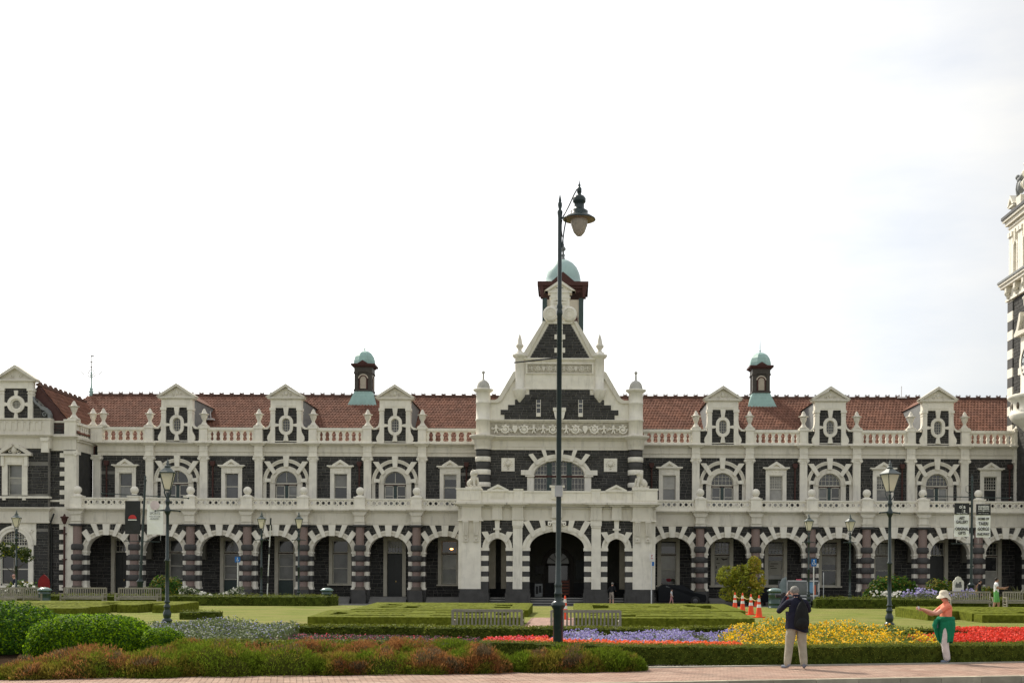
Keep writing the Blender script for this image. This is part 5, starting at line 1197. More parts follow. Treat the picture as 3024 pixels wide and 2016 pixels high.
# ================================================================== GROUND
from mathutils import noise as MN
def zg(x, y):
    e = max(27.4, 25.42 + .24*x); t = min(1, max(0, (y-e)/6.3)); a = .30*t*t*(3-2*t)
    b = min(1, max(0, (y-67.0)/2.2)); return a*(1-b*b*(3-2*b))
def sheet(name, x0, x1, nx, yf0, yf1, ny, zf, mt, kind='structure'):
    V, Fc = [], []
    for j in range(ny+1):
        for i in range(nx+1):
            x = x0 + (x1-x0)*i/nx; a, b = (yf0(x) if callable(yf0) else yf0), (yf1(x) if callable(yf1) else yf1); y = a + (b-a)*j/ny; V.append((x, y, zf(x, y)))
    for j in range(ny):
        for i in range(nx): q = j*(nx+1)+i; Fc.append((q, q+1, q+nx+2, q+nx+1))
    me = bpy.data.meshes.new(name); me.from_pydata(V, [], Fc); me.materials.append(mt); me.polygons.foreach_set('use_smooth', [True]*len(Fc)); o = link(name, me); o['kind'] = kind; return o
ASPH = mat('asphalt', (.075,.076,.078), .9, var=.2, scale=2, bump=.5, bscale=90)
SOIL = mat('garden_soil', (.035,.024,.016), 1, spec=.0, var=.35, scale=6, bump=1, bscale=25)
LAWN = mat('lawn_grass', (.105,.155,.022), .95, spec=.05, col2=(.20,.225,.05), scale=.7, bump=1., bscale=60)
_t = LAWN.node_tree; _b = [n for n in _t.nodes if n.type == 'BSDF_PRINCIPLED'][0]; _s = _b.inputs['Base Color'].links[0].from_socket
_g = _t.nodes.new('ShaderNodeNewGeometry'); _m = _t.nodes.new('ShaderNodeMapping'); _m.inputs['Scale'].default_value = (.25, 1.3, 1); _n = _t.nodes.new('ShaderNodeTexNoise'); _n.inputs['Scale'].default_value = 2.2; _n.inputs['Detail'].default_value = 6
_r = _t.nodes.new('ShaderNodeMapRange'); _r.inputs[1].default_value = .40; _r.inputs[2].default_value = .66; _x = _t.nodes.new('ShaderNodeMix'); _x.data_type = 'RGBA'; _x.inputs[7].default_value = (.25,.22,.085,1)
_t.links.new(_g.outputs['Position'], _m.inputs[0]); _t.links.new(_m.outputs[0], _n.inputs['Vector']); _t.links.new(_n.outputs['Fac'], _r.inputs[0]); _t.links.new(_r.outputs[0], _x.inputs[0]); _t.links.new(_s, _x.inputs[6]); _t.links.new(_x.outputs[2], _b.inputs['Base Color'])
sheet('ground', -600, 600, 4, -60, 900, 4, lambda x, y: -.16, mat('far_ground', (.07,.07,.065), .95))
kf = lambda x: 21.93 + .232*x; ef = lambda x: 25.42 + .24*x
sheet('street', -60, 60, 2, -40, kf, 2, lambda x, y: -.13, ASPH)
sheet('garden_soil', -34, 34, 60, ef, 34.2, 14, lambda x, y: zg(x, y)+.004, SOIL)
sheet('lawn', -60, 60, 60, 34.0, 69.5, 24, lambda x, y: zg(x, y)+.008, LAWN)
sheet('forecourt_road', -60, 60, 4, 68.8, 100, 4, lambda x, y: .002, mat('forecourt_paving', (.20,.195,.18), .9, var=.15, scale=.6, bump=.2))
# central brick path
sheet('garden_path', -1.50, .20, 6, 33.2, 47.6, 30, lambda x, y: zg(x, y)+.016, mat('path_brick', (.34,.22,.17), .85, var=.16, scale=5, bump=.3))
pv = bpy.data.objects['garden_path']
m = MB(); pm = mat('paver_brick', (.32,.20,.155), .85, var=.12, scale=4, rnd=.16, bump=.3)
yy = 33.4; j = 0; cnt = 0
upav = MB(); upav.box(-.5,.5,-.5,.5,0,1); upm = upav.mesh('paver', pm)
while yy < 47.5:
    x = -1.49 + (.1 if j % 2 else 0)
    while x < .1:
        if cnt < 0: pass
        m.rv = random.random(); m.box(x+.004, min(x+.2, .2)-.004, yy+.006, yy+.294, zg(x,yy)+.012, zg(x,yy)+.024+random.uniform(0,.002)); x += .2
    yy += .3; j += 1
o = link('paver', m.mesh('path_pavers', pm), pv); o['kind'] = 'stuff'
# street pavement of red pavers, edging and kerb stones
D = Vector((1, .236, 0)).normalized(); Nn = Vector((-D.y, D.x, 0))
PM = mat('pavement_paver', (.34,.215,.165), .85, col2=(.42,.30,.235), scale=1.3, rnd=.17, spec=.12, bump=.35, bscale=60, stain=.25)
pav = sheet('pavement', -34, 34, 2, lambda x: kf(x)+.1, lambda x: ef(x)-.05, 2, lambda x, y: -.004, mat('paver_joint', (.14,.11,.09), .95))
upv = MB(); upv.faces([(-.5,-.5,0),(.5,-.5,0),(.5,.5,0),(-.5,.5,0),(-.485,-.47,1),(.485,-.47,1),(.485,.47,1),(-.485,.47,1)], [(4,5,6,7),(0,1,5,4),(1,2,6,5),(2,3,7,6),(3,0,4,7)]); upm = upv.mesh('paver', PM)
pvs = []
A0 = Vector((0, kf(0)+.17, 0)); nrow = 33; lw, lh = .235, .104
for j in range(nrow):
    for i in range(-62, 62):
        c = A0 + D*((i + (.5 if j % 2 else 0))*lw) + Nn*(j*lh + lh/2)
        if c.y > ef(c.x) - .10 or c.y < 20.3: continue
        px = CX + c.x*F/c.y; py = CY + 2*F/c.y
        if px < -160 or px > 3200 or py > 2090: continue
        pvs.append((c.y, c))
pvs.sort(key=lambda q: (0 if (-20 < CX + q[1].x*F/q[1].y < 3040 and 2*F/q[1].y < 318) else 1, q[0]))
ang = math.atan2(D.y, D.x); m = MB()
for k, (_, c) in enumerate(pvs):
    if k < 300:
        o = link('paver', upm, pav, c, ang); o.scale = (lw-.014, lh-.014, .012+random.uniform(-.001,.002))
    else:
        m.rv = random.random(); h = .012+random.uniform(-.001,.002); a, b = D*(lw/2-.007), Nn*(lh/2-.007)
        m.poly([c-a-b+Vector((0,0,h)), c+a-b+Vector((0,0,h)), c+a+b+Vector((0,0,h)), c-a+b+Vector((0,0,h))])
o = link('paver', m.mesh('pavement_pavers', PM), pav); o['kind'] = 'stuff'
KM = mat('kerb_concrete', (.36,.32,.24), .9, var=.18, scale=3, bump=.4, bscale=40, stain=.3, rnd=.12)
ke = link('kerb', (lambda mm: (mm.box(-.02,.02,-.02,.02,-.12,-.1), mm.mesh('kerb', KM))[1])(MB()), None, (0, kf(0), 0)); ke['kind'] = 'structure'
km = MB(); km.box(-.445,.445,-.02,.15,-.16,.016); kme = km.mesh('kerb_stone', KM)
for i in range(-16, 24):
    p = Vector((0, kf(0), 0)) + D*(i*.9); o = link('kerb_stone', kme, ke, p - Vector((0, kf(0), 0)), ang)
eg = link('edging', (lambda mm: (mm.box(-.01,.01,-.01,.01,0,.01), mm.mesh('edging', KM))[1])(MB()), None, (0, ef(0), 0)); eg['kind'] = 'structure'
km = MB(); km.box(-.497,.497,-.06,.05,-.03,.035); kme = km.mesh('edging_stone', mat('edging_concrete', (.40,.37,.31), .9, var=.15, scale=3, bump=.3, rnd=.1))
for i in range(-16, 17): o = link('edging_stone', kme, eg, D*(i*1.0), ang)

# ================================================================== PLANTS
def npmesh(name, V, mats, mi=None, rnd=None, smooth=False):
    """V: array (n, k, 3) of n separate polygons"""
    n, k, _ = V.shape; me = bpy.data.meshes.new(name); me.vertices.add(n*k); me.vertices.foreach_set('co', V.reshape(-1).astype(np.float32))
    me.loops.add(n*k); me.loops.foreach_set('vertex_index', np.arange(n*k, dtype=np.int32)); me.polygons.add(n)
    me.polygons.foreach_set('loop_start', np.arange(0, n*k, k, dtype=np.int32)); me.polygons.foreach_set('loop_total', np.full(n, k, dtype=np.int32))
    for q in (mats if isinstance(mats, (list, tuple)) else [mats]): me.materials.append(q)
    if mi is not None: me.polygons.foreach_set('material_index', mi.astype(np.int32))
    a = me.attributes.new('rnd', 'FLOAT', 'FACE'); a.data.foreach_set('value', (rnd if rnd is not None else NP.random(n)).astype(np.float32))
    me.update(calc_edges=True); return me
def unit(v): return v/np.maximum(1e-6, np.linalg.norm(v, axis=-1, keepdims=True))
def leafquads(p, nrm, size, asp=.55, jit=.6, up=0.):
    """diamond leaves: centre p, facing roughly nrm"""
    n = len(p); d = unit(nrm + NP.normal(0, jit, (n,3)) + np.array([0,0,up])); t = unit(np.cross(d, NP.normal(0,1,(n,3)))); b = np.cross(d, t)
    s = (size*NP.uniform(.65,1.35,(n,1))); return np.stack([p - t*s, p + b*s*asp + d*s*.15, p + t*s, p - b*s*asp + d*s*.15], 1)
def blades(p, dirn, ln, wd):
    n = len(p); d = unit(dirn); t = unit(np.cross(d, NP.normal(0,1,(n,3)))); L_ = ln*NP.uniform(.6,1.4,(n,1))
    return np.stack([p - t*wd, p + t*wd, p + d*L_], 1)
def fmat(name, col, col2, rnd=.35, trans=.25, rough=.6, spec=.3, scale=2.5): return mat(name, col, rough, col2=col2, scale=scale, rnd=rnd, trans=trans, spec=spec)
HEDGE = fmat('hedge_shade_core', (.040,.056,.008), (.062,.078,.012), .4, .0, .9, .05)  # core kept dark so shade among the leaves sits in its colour
HEDGE2 = fmat('hedge_leaf', (.105,.130,.014), (.165,.180,.024), .4, .35, .7, .12)
def hedge_mesh(x0, x1, y0, y1, mask, zb, zt, cell, nz=4, amp=.02, mt=None, fx=None, slope=0.):
    nx, ny = int(round((x1-x0)/cell)), int(round((y1-y0)/cell)); V, idx, Fc, rv = [], {}, [], []
    M = [[mask(x0+(i+.5)*cell, y0+(j+.5)*cell) if (0 <= i < nx and 0 <= j < ny) else False for i in range(-1, nx+1)] for j in range(-1, ny+1)]
    g = lambda i, j: M[j+1][i+1]
    def vt(i, j, k):
        key = (i, j, k)
        if key not in idx:
            x, y = x0+i*cell, y0+j*cell; b = zb(x, y); z = b + (zt+slope*(y-y0)-b)*k/nz if k else b
            q = MN.noise_vector(Vector((x*9, y*9, z*9)))*amp + MN.noise_vector(Vector((x*1.3, y*1.3, z*1.3)))*amp*1.2
            if k == nz:   # rounded shoulders
                if not (g(i, j) and g(i-1, j) and g(i, j-1) and g(i-1, j-1)): q.z -= cell*.22
            idx[key] = len(V); X, Y = x + q.x + random.uniform(-1,1)*amp*.5, y + q.y + random.uniform(-1,1)*amp*.5
            if fx: X, Y = fx(X, Y)
            V.append((X, Y, z + (q.z + random.uniform(-1,1)*amp*.6 if k else 0)))
        return idx[key]
    for j in range(ny):
        for i in range(nx):
            if not g(i, j): continue
            Fc.append((vt(i,j,nz), vt(i+1,j,nz), vt(i+1,j+1,nz), vt(i,j+1,nz)))
            for di, dj, a, b in ((0,-1,(i,j),(i+1,j)), (1,0,(i+1,j),(i+1,j+1)), (0,1,(i+1,j+1),(i,j+1)), (-1,0,(i,j+1),(i,j))):
                if not g(i+di, j+dj):
                    for k in range(nz): Fc.append((vt(*a,k), vt(*b,k), vt(*b,k+1), vt(*a,k+1)))
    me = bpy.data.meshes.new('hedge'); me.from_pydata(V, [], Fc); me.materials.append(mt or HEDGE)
    at = me.attributes.new('rnd', 'FLOAT', 'FACE'); at.data.foreach_set('value', [random.random() for _ in Fc]); me.polygons.foreach_set('use_smooth', [False]*len(Fc)); return me
def leaf_skin(V, size, dens, mt, parent, up=.3):
    """small leaves standing off a hedge's faces"""
    me = parent.data; n = len(me.polygons); cen = np.zeros(n*3); nor = np.zeros(n*3); ar = np.zeros(n); me.polygons.foreach_get('center', cen); me.polygons.foreach_get('normal', nor); me.polygons.foreach_get('area', ar)
    cen, nor = cen.reshape(-1,3), nor.reshape(-1,3); k = NP.poisson(ar*dens*np.where(nor[:,2] > .6, 1.5, .62)); I = np.repeat(np.arange(n), k); c = cen[I]; e = np.sqrt(ar[I])[:,None]  # sparser leaves on the sides let the shade-dark core show
    p = c + NP.uniform(-.6,.6,(len(I),3))*e + nor[I]*NP.uniform(0,.02,(len(I),1))
    return leafquads(p, nor[I], size, .6, .7, up)
HEDGE3 = mat('parterre_leaf', (.085,.102,.010), .9, col2=(.15,.165,.020), scale=9, rnd=.22, spec=.05, bump=1., bscale=45)
def make_hedge(label, x0, x1, y0, y1, zt, mask=lambda x, y: True, cell=.12, nz=4, amp=.02, leaves=170, lsize=.035, fx=None, group='clipped box hedges in the garden', name='box_hedge', slope=0.):
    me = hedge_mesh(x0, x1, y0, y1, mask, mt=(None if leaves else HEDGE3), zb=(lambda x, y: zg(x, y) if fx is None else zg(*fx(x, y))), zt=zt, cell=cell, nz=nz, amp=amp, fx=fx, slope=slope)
    o = thing(name, label, 'hedge', (0,0,0), group, me)
    if leaves:
        V = leaf_skin(None, lsize, leaves, HEDGE2, o); c = link('leaves', npmesh('leaves', V, HEDGE2), o); c['kind'] = 'stuff'
    return o
def maze(x0, x1, y0, y1, p=.98, w_=.56, diag=True, seed=0, gaps=True):
    cx, cy = (x0+x1)/2, (y0+y1)/2
    def f(x, y):
        d = min(x-x0, x1-x, y-y0, y1-y); ring = int(d/p); h = (d - ring*p) < w_
        if gaps and h and ring > 0:
            if (ring + seed) % 2 and abs(x - (x0 + (x1-x0)*(.30 if ring % 3 else .66))) < .3 and y < cy: return False
            if (ring + seed) % 2 == 0 and abs(x - (x0 + (x1-x0)*.75)) < .3 and y > cy: return False
        if diag and not h:
            a, b = abs(x-cx) - (x1-x0)/2, abs(y-cy) - (y1-y0)/2
            if abs(a-b) < .3: return True
            if (ring + seed) % 2 and abs(x - (x0 + (x1-x0)*.5)) < .4: return True
            if (ring + seed) % 3 == 0 and abs(y-cy) < .25: return True
        return h
    return f
skx = lambda x, y: (x*1.0 - .028*(y-39.7)*1 if x < -4 else x, y)
make_hedge('nearer left parterre hedge clipped in a maze pattern behind the slatted bench', -8.75, -1.6, 39.7, 43.1, .62, maze(-8.75,-1.6,39.7,43.1,.98,.52, seed=1), .085, 3, leaves=0, amp=.005, slope=.036)
make_hedge('farther left parterre hedge in a maze pattern in front of the porch', -9.0, -1.65, 48.9, 55.2, .62, maze(-9,-1.65,48.9,55.2,1.55,.85, seed=0), .12, 3, leaves=0, amp=.005, slope=.020)
make_hedge('nearer right parterre hedge clipped in a maze pattern behind the purple flowers', .2, 6.2, 39.7, 43.1, .62, maze(.2,6.2,39.7,43.1,.98,.52, seed=0), .085, 3, leaves=0, amp=.005, slope=.036)
make_hedge('farther right parterre hedge in a maze pattern left of the traffic cones', .22, 7.3, 48.9, 55.2, .62, maze(.22,7.3,48.9,55.2,1.55,.85, seed=1), .12, 3, leaves=0, amp=.005, slope=.020)
make_hedge('maze pattern parterre hedge on the left behind the leafy bush', -31, -17.3, 48.6, 55.6, .62, lambda x, y: maze(-31,-17.3,48.6,55.6,1.6,.9, seed=1)(x, y) and not (x > -20.0 and y < 52), .13, 3, leaves=0, amp=.005, slope=.018)
make_hedge('maze pattern parterre hedge on the right behind the woman in orange', 14.2, 27, 44.8, 51.6, .62, lambda x, y: maze(14.2,27,44.8,51.6,1.5,.85, seed=0)(x, y) and not (x < 15.6 and y < 46.9), .13, 3, leaves=0, amp=.005, slope=.020)
make_hedge('short low hedge stub on the left lawn beyond the small round bush', -14.6, -13.2, 44.5, 45.1, .60, cell=.12, nz=3)
make_hedge('low boundary hedge left of the slatted benches with dark bedding in front', -8.2, -3.9, 33.9, 34.55, .53, cell=.08, nz=5, leaves=500)
make_hedge('boundary hedge right in front of the slatted benches', -3.95, 3.3, 32.7, 33.4, .55, cell=.08, nz=5, leaves=500)
make_hedge('boundary hedge behind the purple flowers', 3.2, 8.6, 33.6, 34.2, .55, cell=.08, nz=5, leaves=500)
make_hedge('low hedge strip behind the red flowers at the right edge', 8.7, 16, 34.3, 34.8, .5, cell=.1, nz=4, leaves=300)
make_hedge('long back hedge across the left lawn in front of the benches and lamps', -37, -13.3, 64.6, 65.4, .82, cell=.16, nz=4, amp=.025)
make_hedge('thin rear hedge of the left rose bed between two far lamps', -30, -13.5, 67.2, 67.6, .86, cell=.16, nz=4, amp=.025)
make_hedge('return end of the left back hedge beside the green bin', -13.6, -13.1, 65.4, 67.5, .84, cell=.16, nz=4, amp=.025)
make_hedge('long back hedge across the right lawn under the banners', 13.4, 30, 64.3, 65.1, .82, cell=.16, nz=4, amp=.025)
make_hedge('thin rear hedge of the right flower bed under the parking sign', 14.0, 25, 67.0, 67.4, .86, cell=.16, nz=4, amp=.025)
hy = lambda x: 26.75 + .0*x + (.25*(x-5) if x > 5 else (-.4*(x-1.4) if x < 1.4 else 0)) if x > -2.2 else 28.2
bend = lambda x, y: (x, y + hy(x))
o = make_hedge('long dark front hedge along the brick pavement behind the two photographers', -2.15, 14.5, 0, .62, .42, cell=.07, nz=6, amp=.018, leaves=1500, lsize=.017, fx=bend)
make_hedge('low front hedge hidden behind the heather on the left', -9.5, -4.0, 28.6, 29.1, .36, cell=.09, nz=4, leaves=700)

# heather mounds
HG = fmat('heather_green', (.095,.15,.012), (.155,.20,.02), .4, .4, .8, .05); HO = fmat('heather_olive', (.16,.16,.02), (.22,.17,.03), .35, .4, .7, .1)
HR = fmat('heather_rust', (.25,.10,.035), (.33,.17,.06), .35, .4, .7, .1); HB = fmat('heather_brown', (.13,.095,.055), (.17,.12,.06), .35, .3, .7, .1); CORE = mat('shrub_core', (.045,.05,.010), 1, spec=0., var=.3, scale=8)
HMAT = [HG, HO, HR, HB]
def mound(px, hw, top, base, mix, label, depth=.8, n=5200, yy=None):
    hw *= 1.16; e = WZ(px, base, .02); s = F/e[1]; rx = hw/s; yc = e[1] + rx*depth*.8 if yy is None else yy; sc_ = F/yc; x = W(px, 1900, yc)[0]; zt = 2 - (top-CY-ROLL*(px-CX))/sc_; z0 = zg(x, yc); h = max(.18, zt - z0)
    # several lobes make the outline uneven
    lobes = [(0, 0, 0, 1, 1, 1)] + [(math.cos(a)*.66, math.sin(a)*.5, -.02, .52, .6, random.uniform(.45,.85)) for a in NP.uniform(0, 6.28, 6)]
    P_, Nn_ = [], []
    for lx, ly, lz, a, b, c in lobes:
        k = int(n*(.34 if a == 1 else .14)); th = NP.uniform(0, 2*math.pi, k); u = NP.uniform(-.05, 1, k); r = np.sqrt(np.maximum(0, 1-u*u)); d = np.stack([r*np.cos(th), r*np.sin(th), u], 1)
        rr = NP.uniform(.80, 1.0, (k,1)); q = d*rr*np.array([rx*a*.92, rx*depth*b, h*c*.95]) + np.array([x+lx*rx, yc+ly*rx*depth, z0]); P_.append(q); Nn_.append(d)
    p = np.concatenate(P_); nn = np.concatenate(Nn_)
    cl = np.array([MN.noise(Vector((q[0]*3.1, q[1]*3.1, q[2]*3.1))) for q in p]); cl2 = np.array([MN.noise(Vector((q[0]*2.0+9, q[1]*2.0, q[2]*2.4))) for q in p])
    p = p + nn*(np.abs(cl[:,None])*.15) + np.array([0,0,1.])*(cl2[:,None]*.07); keep = p[:,2] > z0 - .02; p, nn, cl, cl2 = p[keep], nn[keep], cl[keep], cl2[keep]
    mix = np.array(mix, float); mix = np.cumsum(mix/mix.sum()); t = np.clip(.5 + cl2*1.1 + NP.normal(0,.07,len(p)), 0, .999); mi = np.searchsorted(mix, t)
    _k = NP.random(len(p)) < np.clip(.9 + cl*1.0, .5, 1); p, nn, mi = p[_k], nn[_k], mi[_k]
    B = blades(p, nn*.8 + np.array([0,0,.75]) + NP.normal(0,.55,(len(p),3)), .062, .010)
    me = npmesh('heather', B, HMAT, np.minimum(mi, 3)); o = thing('heather_shrub', label, 'shrub', (0,0,0), 'heather shrubs along the pavement', me)
    m = MB()
    for lx, ly, lz, a, b, c in lobes: m.ball((x+lx*rx, yc+ly*rx*depth, z0), 1, 14, (rx*a*.72, rx*depth*b*.72, h*c*.70))
    me2 = m.mesh('core', CORE)
    link('core', me2, o); return o
G_, O_, R_, B_ = (9,2.5,.2,.2), (4,6,2,.6), (1.2,2,8,.5), (3,4,3,4)
for a in (
    (105,115,1948,2004,(2,6,2,1),'lowest olive heather mound tapering off at the left corner of the bed'),
    (270,150,1906,2000,(1.5,4,7,.5),'rust tipped heather mound in front of the big glossy bush'),
    (465,140,1914,1998,(6,5,1,.5),'olive green heather mound in front of the small round bush'),
    (640,140,1884,1995,G_,'tall green heather mound below the pale blue flowers'),
    (840,125,1900,1993,G_,'broad deep green heather dome left of the rust patch'),
    (1000,85,1925,1991,O_,'small olive heather between green dome and rust patch'),
    (1120,105,1915,1990,(7,3,2,1),'green and rust heather mound in the middle of the front row'),
    (1262,110,1918,1988,(3,3,4,4),'brownish grey heather mound left of the last rusty dome'),
    (1395,95,1898,1986,(2,4,5,2),'rusty olive heather dome left of the dark gap'),
    (1555,75,1925,1983,(8,3,.3,.5),'small green heather right of the dark gap'),
    (1672,110,1903,1983,(5,5,1,2),'wide olive heather mound below the tall lamp post'),
    (1790,90,1911,1981,(9,3,.1,.2),'last fresh green heather mound at the right end of the row'),
    (565,95,1890,1955,(7,3,2,.5),'back row green heather beside the small round bush'),
    (930,85,1890,1950,R_,'back row rust heather behind the green dome'),
    (1060,90,1893,1950,R_,'back row orange rust heather in the middle'),
    (1205,100,1882,1950,R_,'brightest rust heather of the back row'),
    (1330,85,1884,1945,(7,4,1.5,.5),'back row green heather left of the pink flowers'),
    (1620,80,1903,1950,(2,3,3,6),'brown heather just left of the tall lamp post base'),
    (1735,75,1899,1948,(3,5,1,4),'brownish olive heather just right of the tall lamp post base'),
    ): mound(a[0], a[1], a[2], a[3], a[4], a[5], n=15000)
# glossy leafy bushes
LG = fmat('glossy_leaf', (.16,.30,.006), (.27,.42,.012), .4, .5, .65, .07, 3); LD = fmat('glossy_leaf_deep', (.035,.095,.010), (.06,.13,.014), .35, .35, .65, .07, 3)
def leafbush(name, label, x, y, rx, ry, h, n, size, mats, power=3.2, group=None, z0=None, jag=.08, cat='bush', shade=None):
    z0 = zg(x, y) if z0 is None else z0; th = NP.uniform(0, 2*math.pi, n); u = NP.uniform(-.1, 1, n)
    d = unit(np.stack([np.cos(th)*np.sqrt(np.maximum(0,1-u*u)), np.sin(th)*np.sqrt(np.maximum(0,1-u*u)), u], 1))
    k = (np.abs(d[:,0])**power + np.abs(d[:,1])**power + np.abs(d[:,2])**power)**(-1/power)      # superellipsoid: flat sides, rounded shoulders
    rr = NP.uniform(.86, 1.01, n)*k; p = d*rr[:,None]*np.array([rx, ry, h]); cl = np.array([MN.noise(Vector((q[0]*4, q[1]*4, q[2]*4))) for q in p]); p = p + d*(cl*jag)[:,None] + np.array([x, y, z0])
    p = p[p[:,2] > z0]; dn = unit((p - np.array([x, y, z0+h*.3]))/np.array([rx, ry, h])**1)
    V = leafquads(p, dn, size, .62, .52, .3); mi = (NP.random(len(p)) < (.45 if shade is None else shade)).astype(int) if len(mats) > 1 else np.zeros(len(p))
    me = npmesh(name, V, mats, mi); o = thing(name, label, cat, (0,0,0), group, me)
    m = MB(); m.ball((x, y, z0), 1, 16, (rx*.84, ry*.84, h*.86)); link('core', m.mesh('core', mat('bush_core', (.03,.07,.010), 1, var=.3, scale=8)), o); return o
leafbush('leafy_bush', 'large flat topped glossy green bush at the left behind the heather', -11.4, 28.3, 1.36, 1.05, .99, 30000, .030, [LG, LD], 3.6)
leafbush('leafy_bush', 'tall dark bush cut off by the left edge of the photo', -14.35, 29.6, 1.75, 1.3, 1.18, 20000, .034, [LG, LD], 2.8, shade=.75, jag=.14)
leafbush('leafy_bush', 'low glossy bush between the two larger leafy bushes at the back left', -12.9, 31.2, 1.9, .9, .74, 18000, .027, [LG, LD], 2.8)
leafbush('leafy_bush', 'small round glossy bush right of the large flat topped one', -9.62, 28.1, .60, .6, .72, 11000, .023, [LG, LD], 2.3)
leafbush('dark_shrub', 'dark rounded shrub beside the white roses under the left banner', -23.2, 68.2, 1.25, .9, 1.75, 2600, .07, [LD, HO], 2.2, shade=.35, jag=.3)
leafbush('dark_shrub', 'dark shrub with white blooms under the left wing window', -31.6, 68.6, 1.3, .8, 1.5, 2200, .07, [LD, HO], 2.2, shade=.3, jag=.3)
leafbush('dark_shrub', 'big dark green shrub right of the near right lamp', 18.9, 69.0, 2.0, 1.0, 2.05, 5200, .075, [LD, HO], 2.2, shade=.22, jag=.35)
leafbush('dark_shrub', 'olive shrub just left of the white arched board', 21.6, 69.0, 1.1, .8, 1.9, 2400, .07, [LD, HO], 2.2, shade=.55, jag=.35)
leafbush('dark_shrub', 'low olive shrub between the arched board and the man in white', 23.9, 68.2, .9, .7, 1.35, 1800, .07, [LD, HO], 2.2, shade=.5, jag=.3)
def tree(name, label, x, y, z0, zt, crown, cr, n, mats, sel, leaf=.1):
    m = MB(); m.tube([(x, y, z0), (x+.03, y, z0+(zt-z0)*.35), (x-.04, y, zt-.3)], [.06,.045,.02], 7)
    for a in NP.uniform(0, 6.28, 7): hh = random.uniform(.25,.7); b = z0+(zt-z0)*hh; m.tube([(x, y, b), (x+math.cos(a)*cr*.5, y+math.sin(a)*cr*.4, b+.25), (x+math.cos(a)*cr*.85, y+math.sin(a)*cr*.7, b+.4)], [.03,.02,.008], 5)
    t = thing(name, label, 'tree', (x, y, z0)); o = link('trunk', m.mesh('trunk', mat('bark', (.07,.055,.04), .9)), t, (-x, -y, -z0))
    cs = []
    for q in crown: k = int(n*q[6]); d = unit(NP.normal(0,1,(k,3))); r = NP.uniform(.35,1,(k,1))**.5; cs.append((d*r*np.array([q[3],q[4],q[5]]) + np.array([q[0]-x+x, q[1], q[2]]), d))
    p = np.concatenate([c[0] for c in cs]); d = np.concatenate([c[1] for c in cs]); cl = np.array([MN.noise(Vector(q*2.6)) for q in p]); kp = cl > -.22; p, d = p[kp], d[kp]
    V = leafquads(p, d*.4 + np.array([0,-.2,.5]), leaf, .6, .7); mi = np.array([sel(q) for q in p]); c = link('crown', npmesh('crown', V, mats, mi), t, (-x, -y, -z0)); return t
MA = fmat('maple_green', (.30,.33,.03), (.38,.40,.05), .35, .5); MBm = fmat('maple_olive', (.22,.25,.025), (.28,.28,.035), .35, .5); MY = fmat('maple_yellow', (.46,.36,.045), (.52,.40,.05), .3, .35)
tx = lambda px, y: W(px, 1700, y)[0]; ty = 70.2
def msel(q):
    if q[0] > tx(2212, ty) and q[2] > 1.3: return 2 if random.random() < .6 else 0
    return 2 if random.random() < .06 else (0 if (q[2] > 1.9 or random.random() < .35) else 1)
tree('maple_tree', 'small maple with olive leaves and a yellow right top beside the cones', tx(2188, ty), ty, 0, 3.0,
     [(tx(2150,ty),ty,2.05,.75,.6,.65,.26),(tx(2190,ty),ty,1.9,.8,.7,.85,.26),(tx(2228,ty),ty,2.75,.42,.4,.5,.10),(tx(2235,ty),ty,1.85,.55,.5,.8,.16),(tx(2165,ty),ty,1.0,.85,.6,.5,.2),(tx(2205,ty),ty,2.35,.6,.5,.5,.12),(tx(2215,ty),ty,1.15,.8,.6,.65,.2)], 1.2, 5600, [MA, MBm, MY], msel, .075)
tree('small_tree', 'small dark leaved tree across the arched window of the left wing', tx(44, 72), 72, 0, 3.6,
     [(tx(-15,72),72,3.35,1.0,.8,.45,.3),(tx(20,72),72,3.6,.6,.7,.35,.2),(tx(52,72),72,3.3,.8,.7,.42,.3),(tx(80,72),72,2.95,.4,.4,.3,.1)], .8, 1700, [fmat('dark_tree_leaf', (.03,.05,.012), (.055,.08,.018), .35, .2, .8, .1), MBm], lambda q: 0 if random.random() < .85 else 1, .085)
# flax like clump at the right edge
x, y = tx(3005, 68.5), 68.5
n = 260; a = NP.uniform(0, 6.28, n); el = NP.uniform(.5, 1.4, n); d = np.stack([np.cos(a)*np.cos(el), np.sin(a)*np.cos(el), np.sin(el)], 1)
p = np.tile([x, y, .1], (n, 1)) + NP.normal(0, .12, (n,3))*[1,1,0]; L1 = NP.uniform(.8,2.1,(n,1)); t = unit(np.cross(d, [0,0,1.]))*.035; q1_ = p + d*L1*.6; q2_ = q1_ + (d*L1*.4 - np.array([0,0,.25])*L1)
V = np.concatenate([np.stack([p-t, p+t, q1_+t, q1_-t], 1), np.stack([q1_-t, q1_+t, q2_+t*.2, q2_-t*.2], 1)])
thing('flax_plant', 'spiky dark flax clump behind the bench at the right edge', 'plant', (0,0,0), None, npmesh('flax', V, [fmat('flax_leaf', (.05,.065,.015), (.10,.10,.03), .4, .2)]))

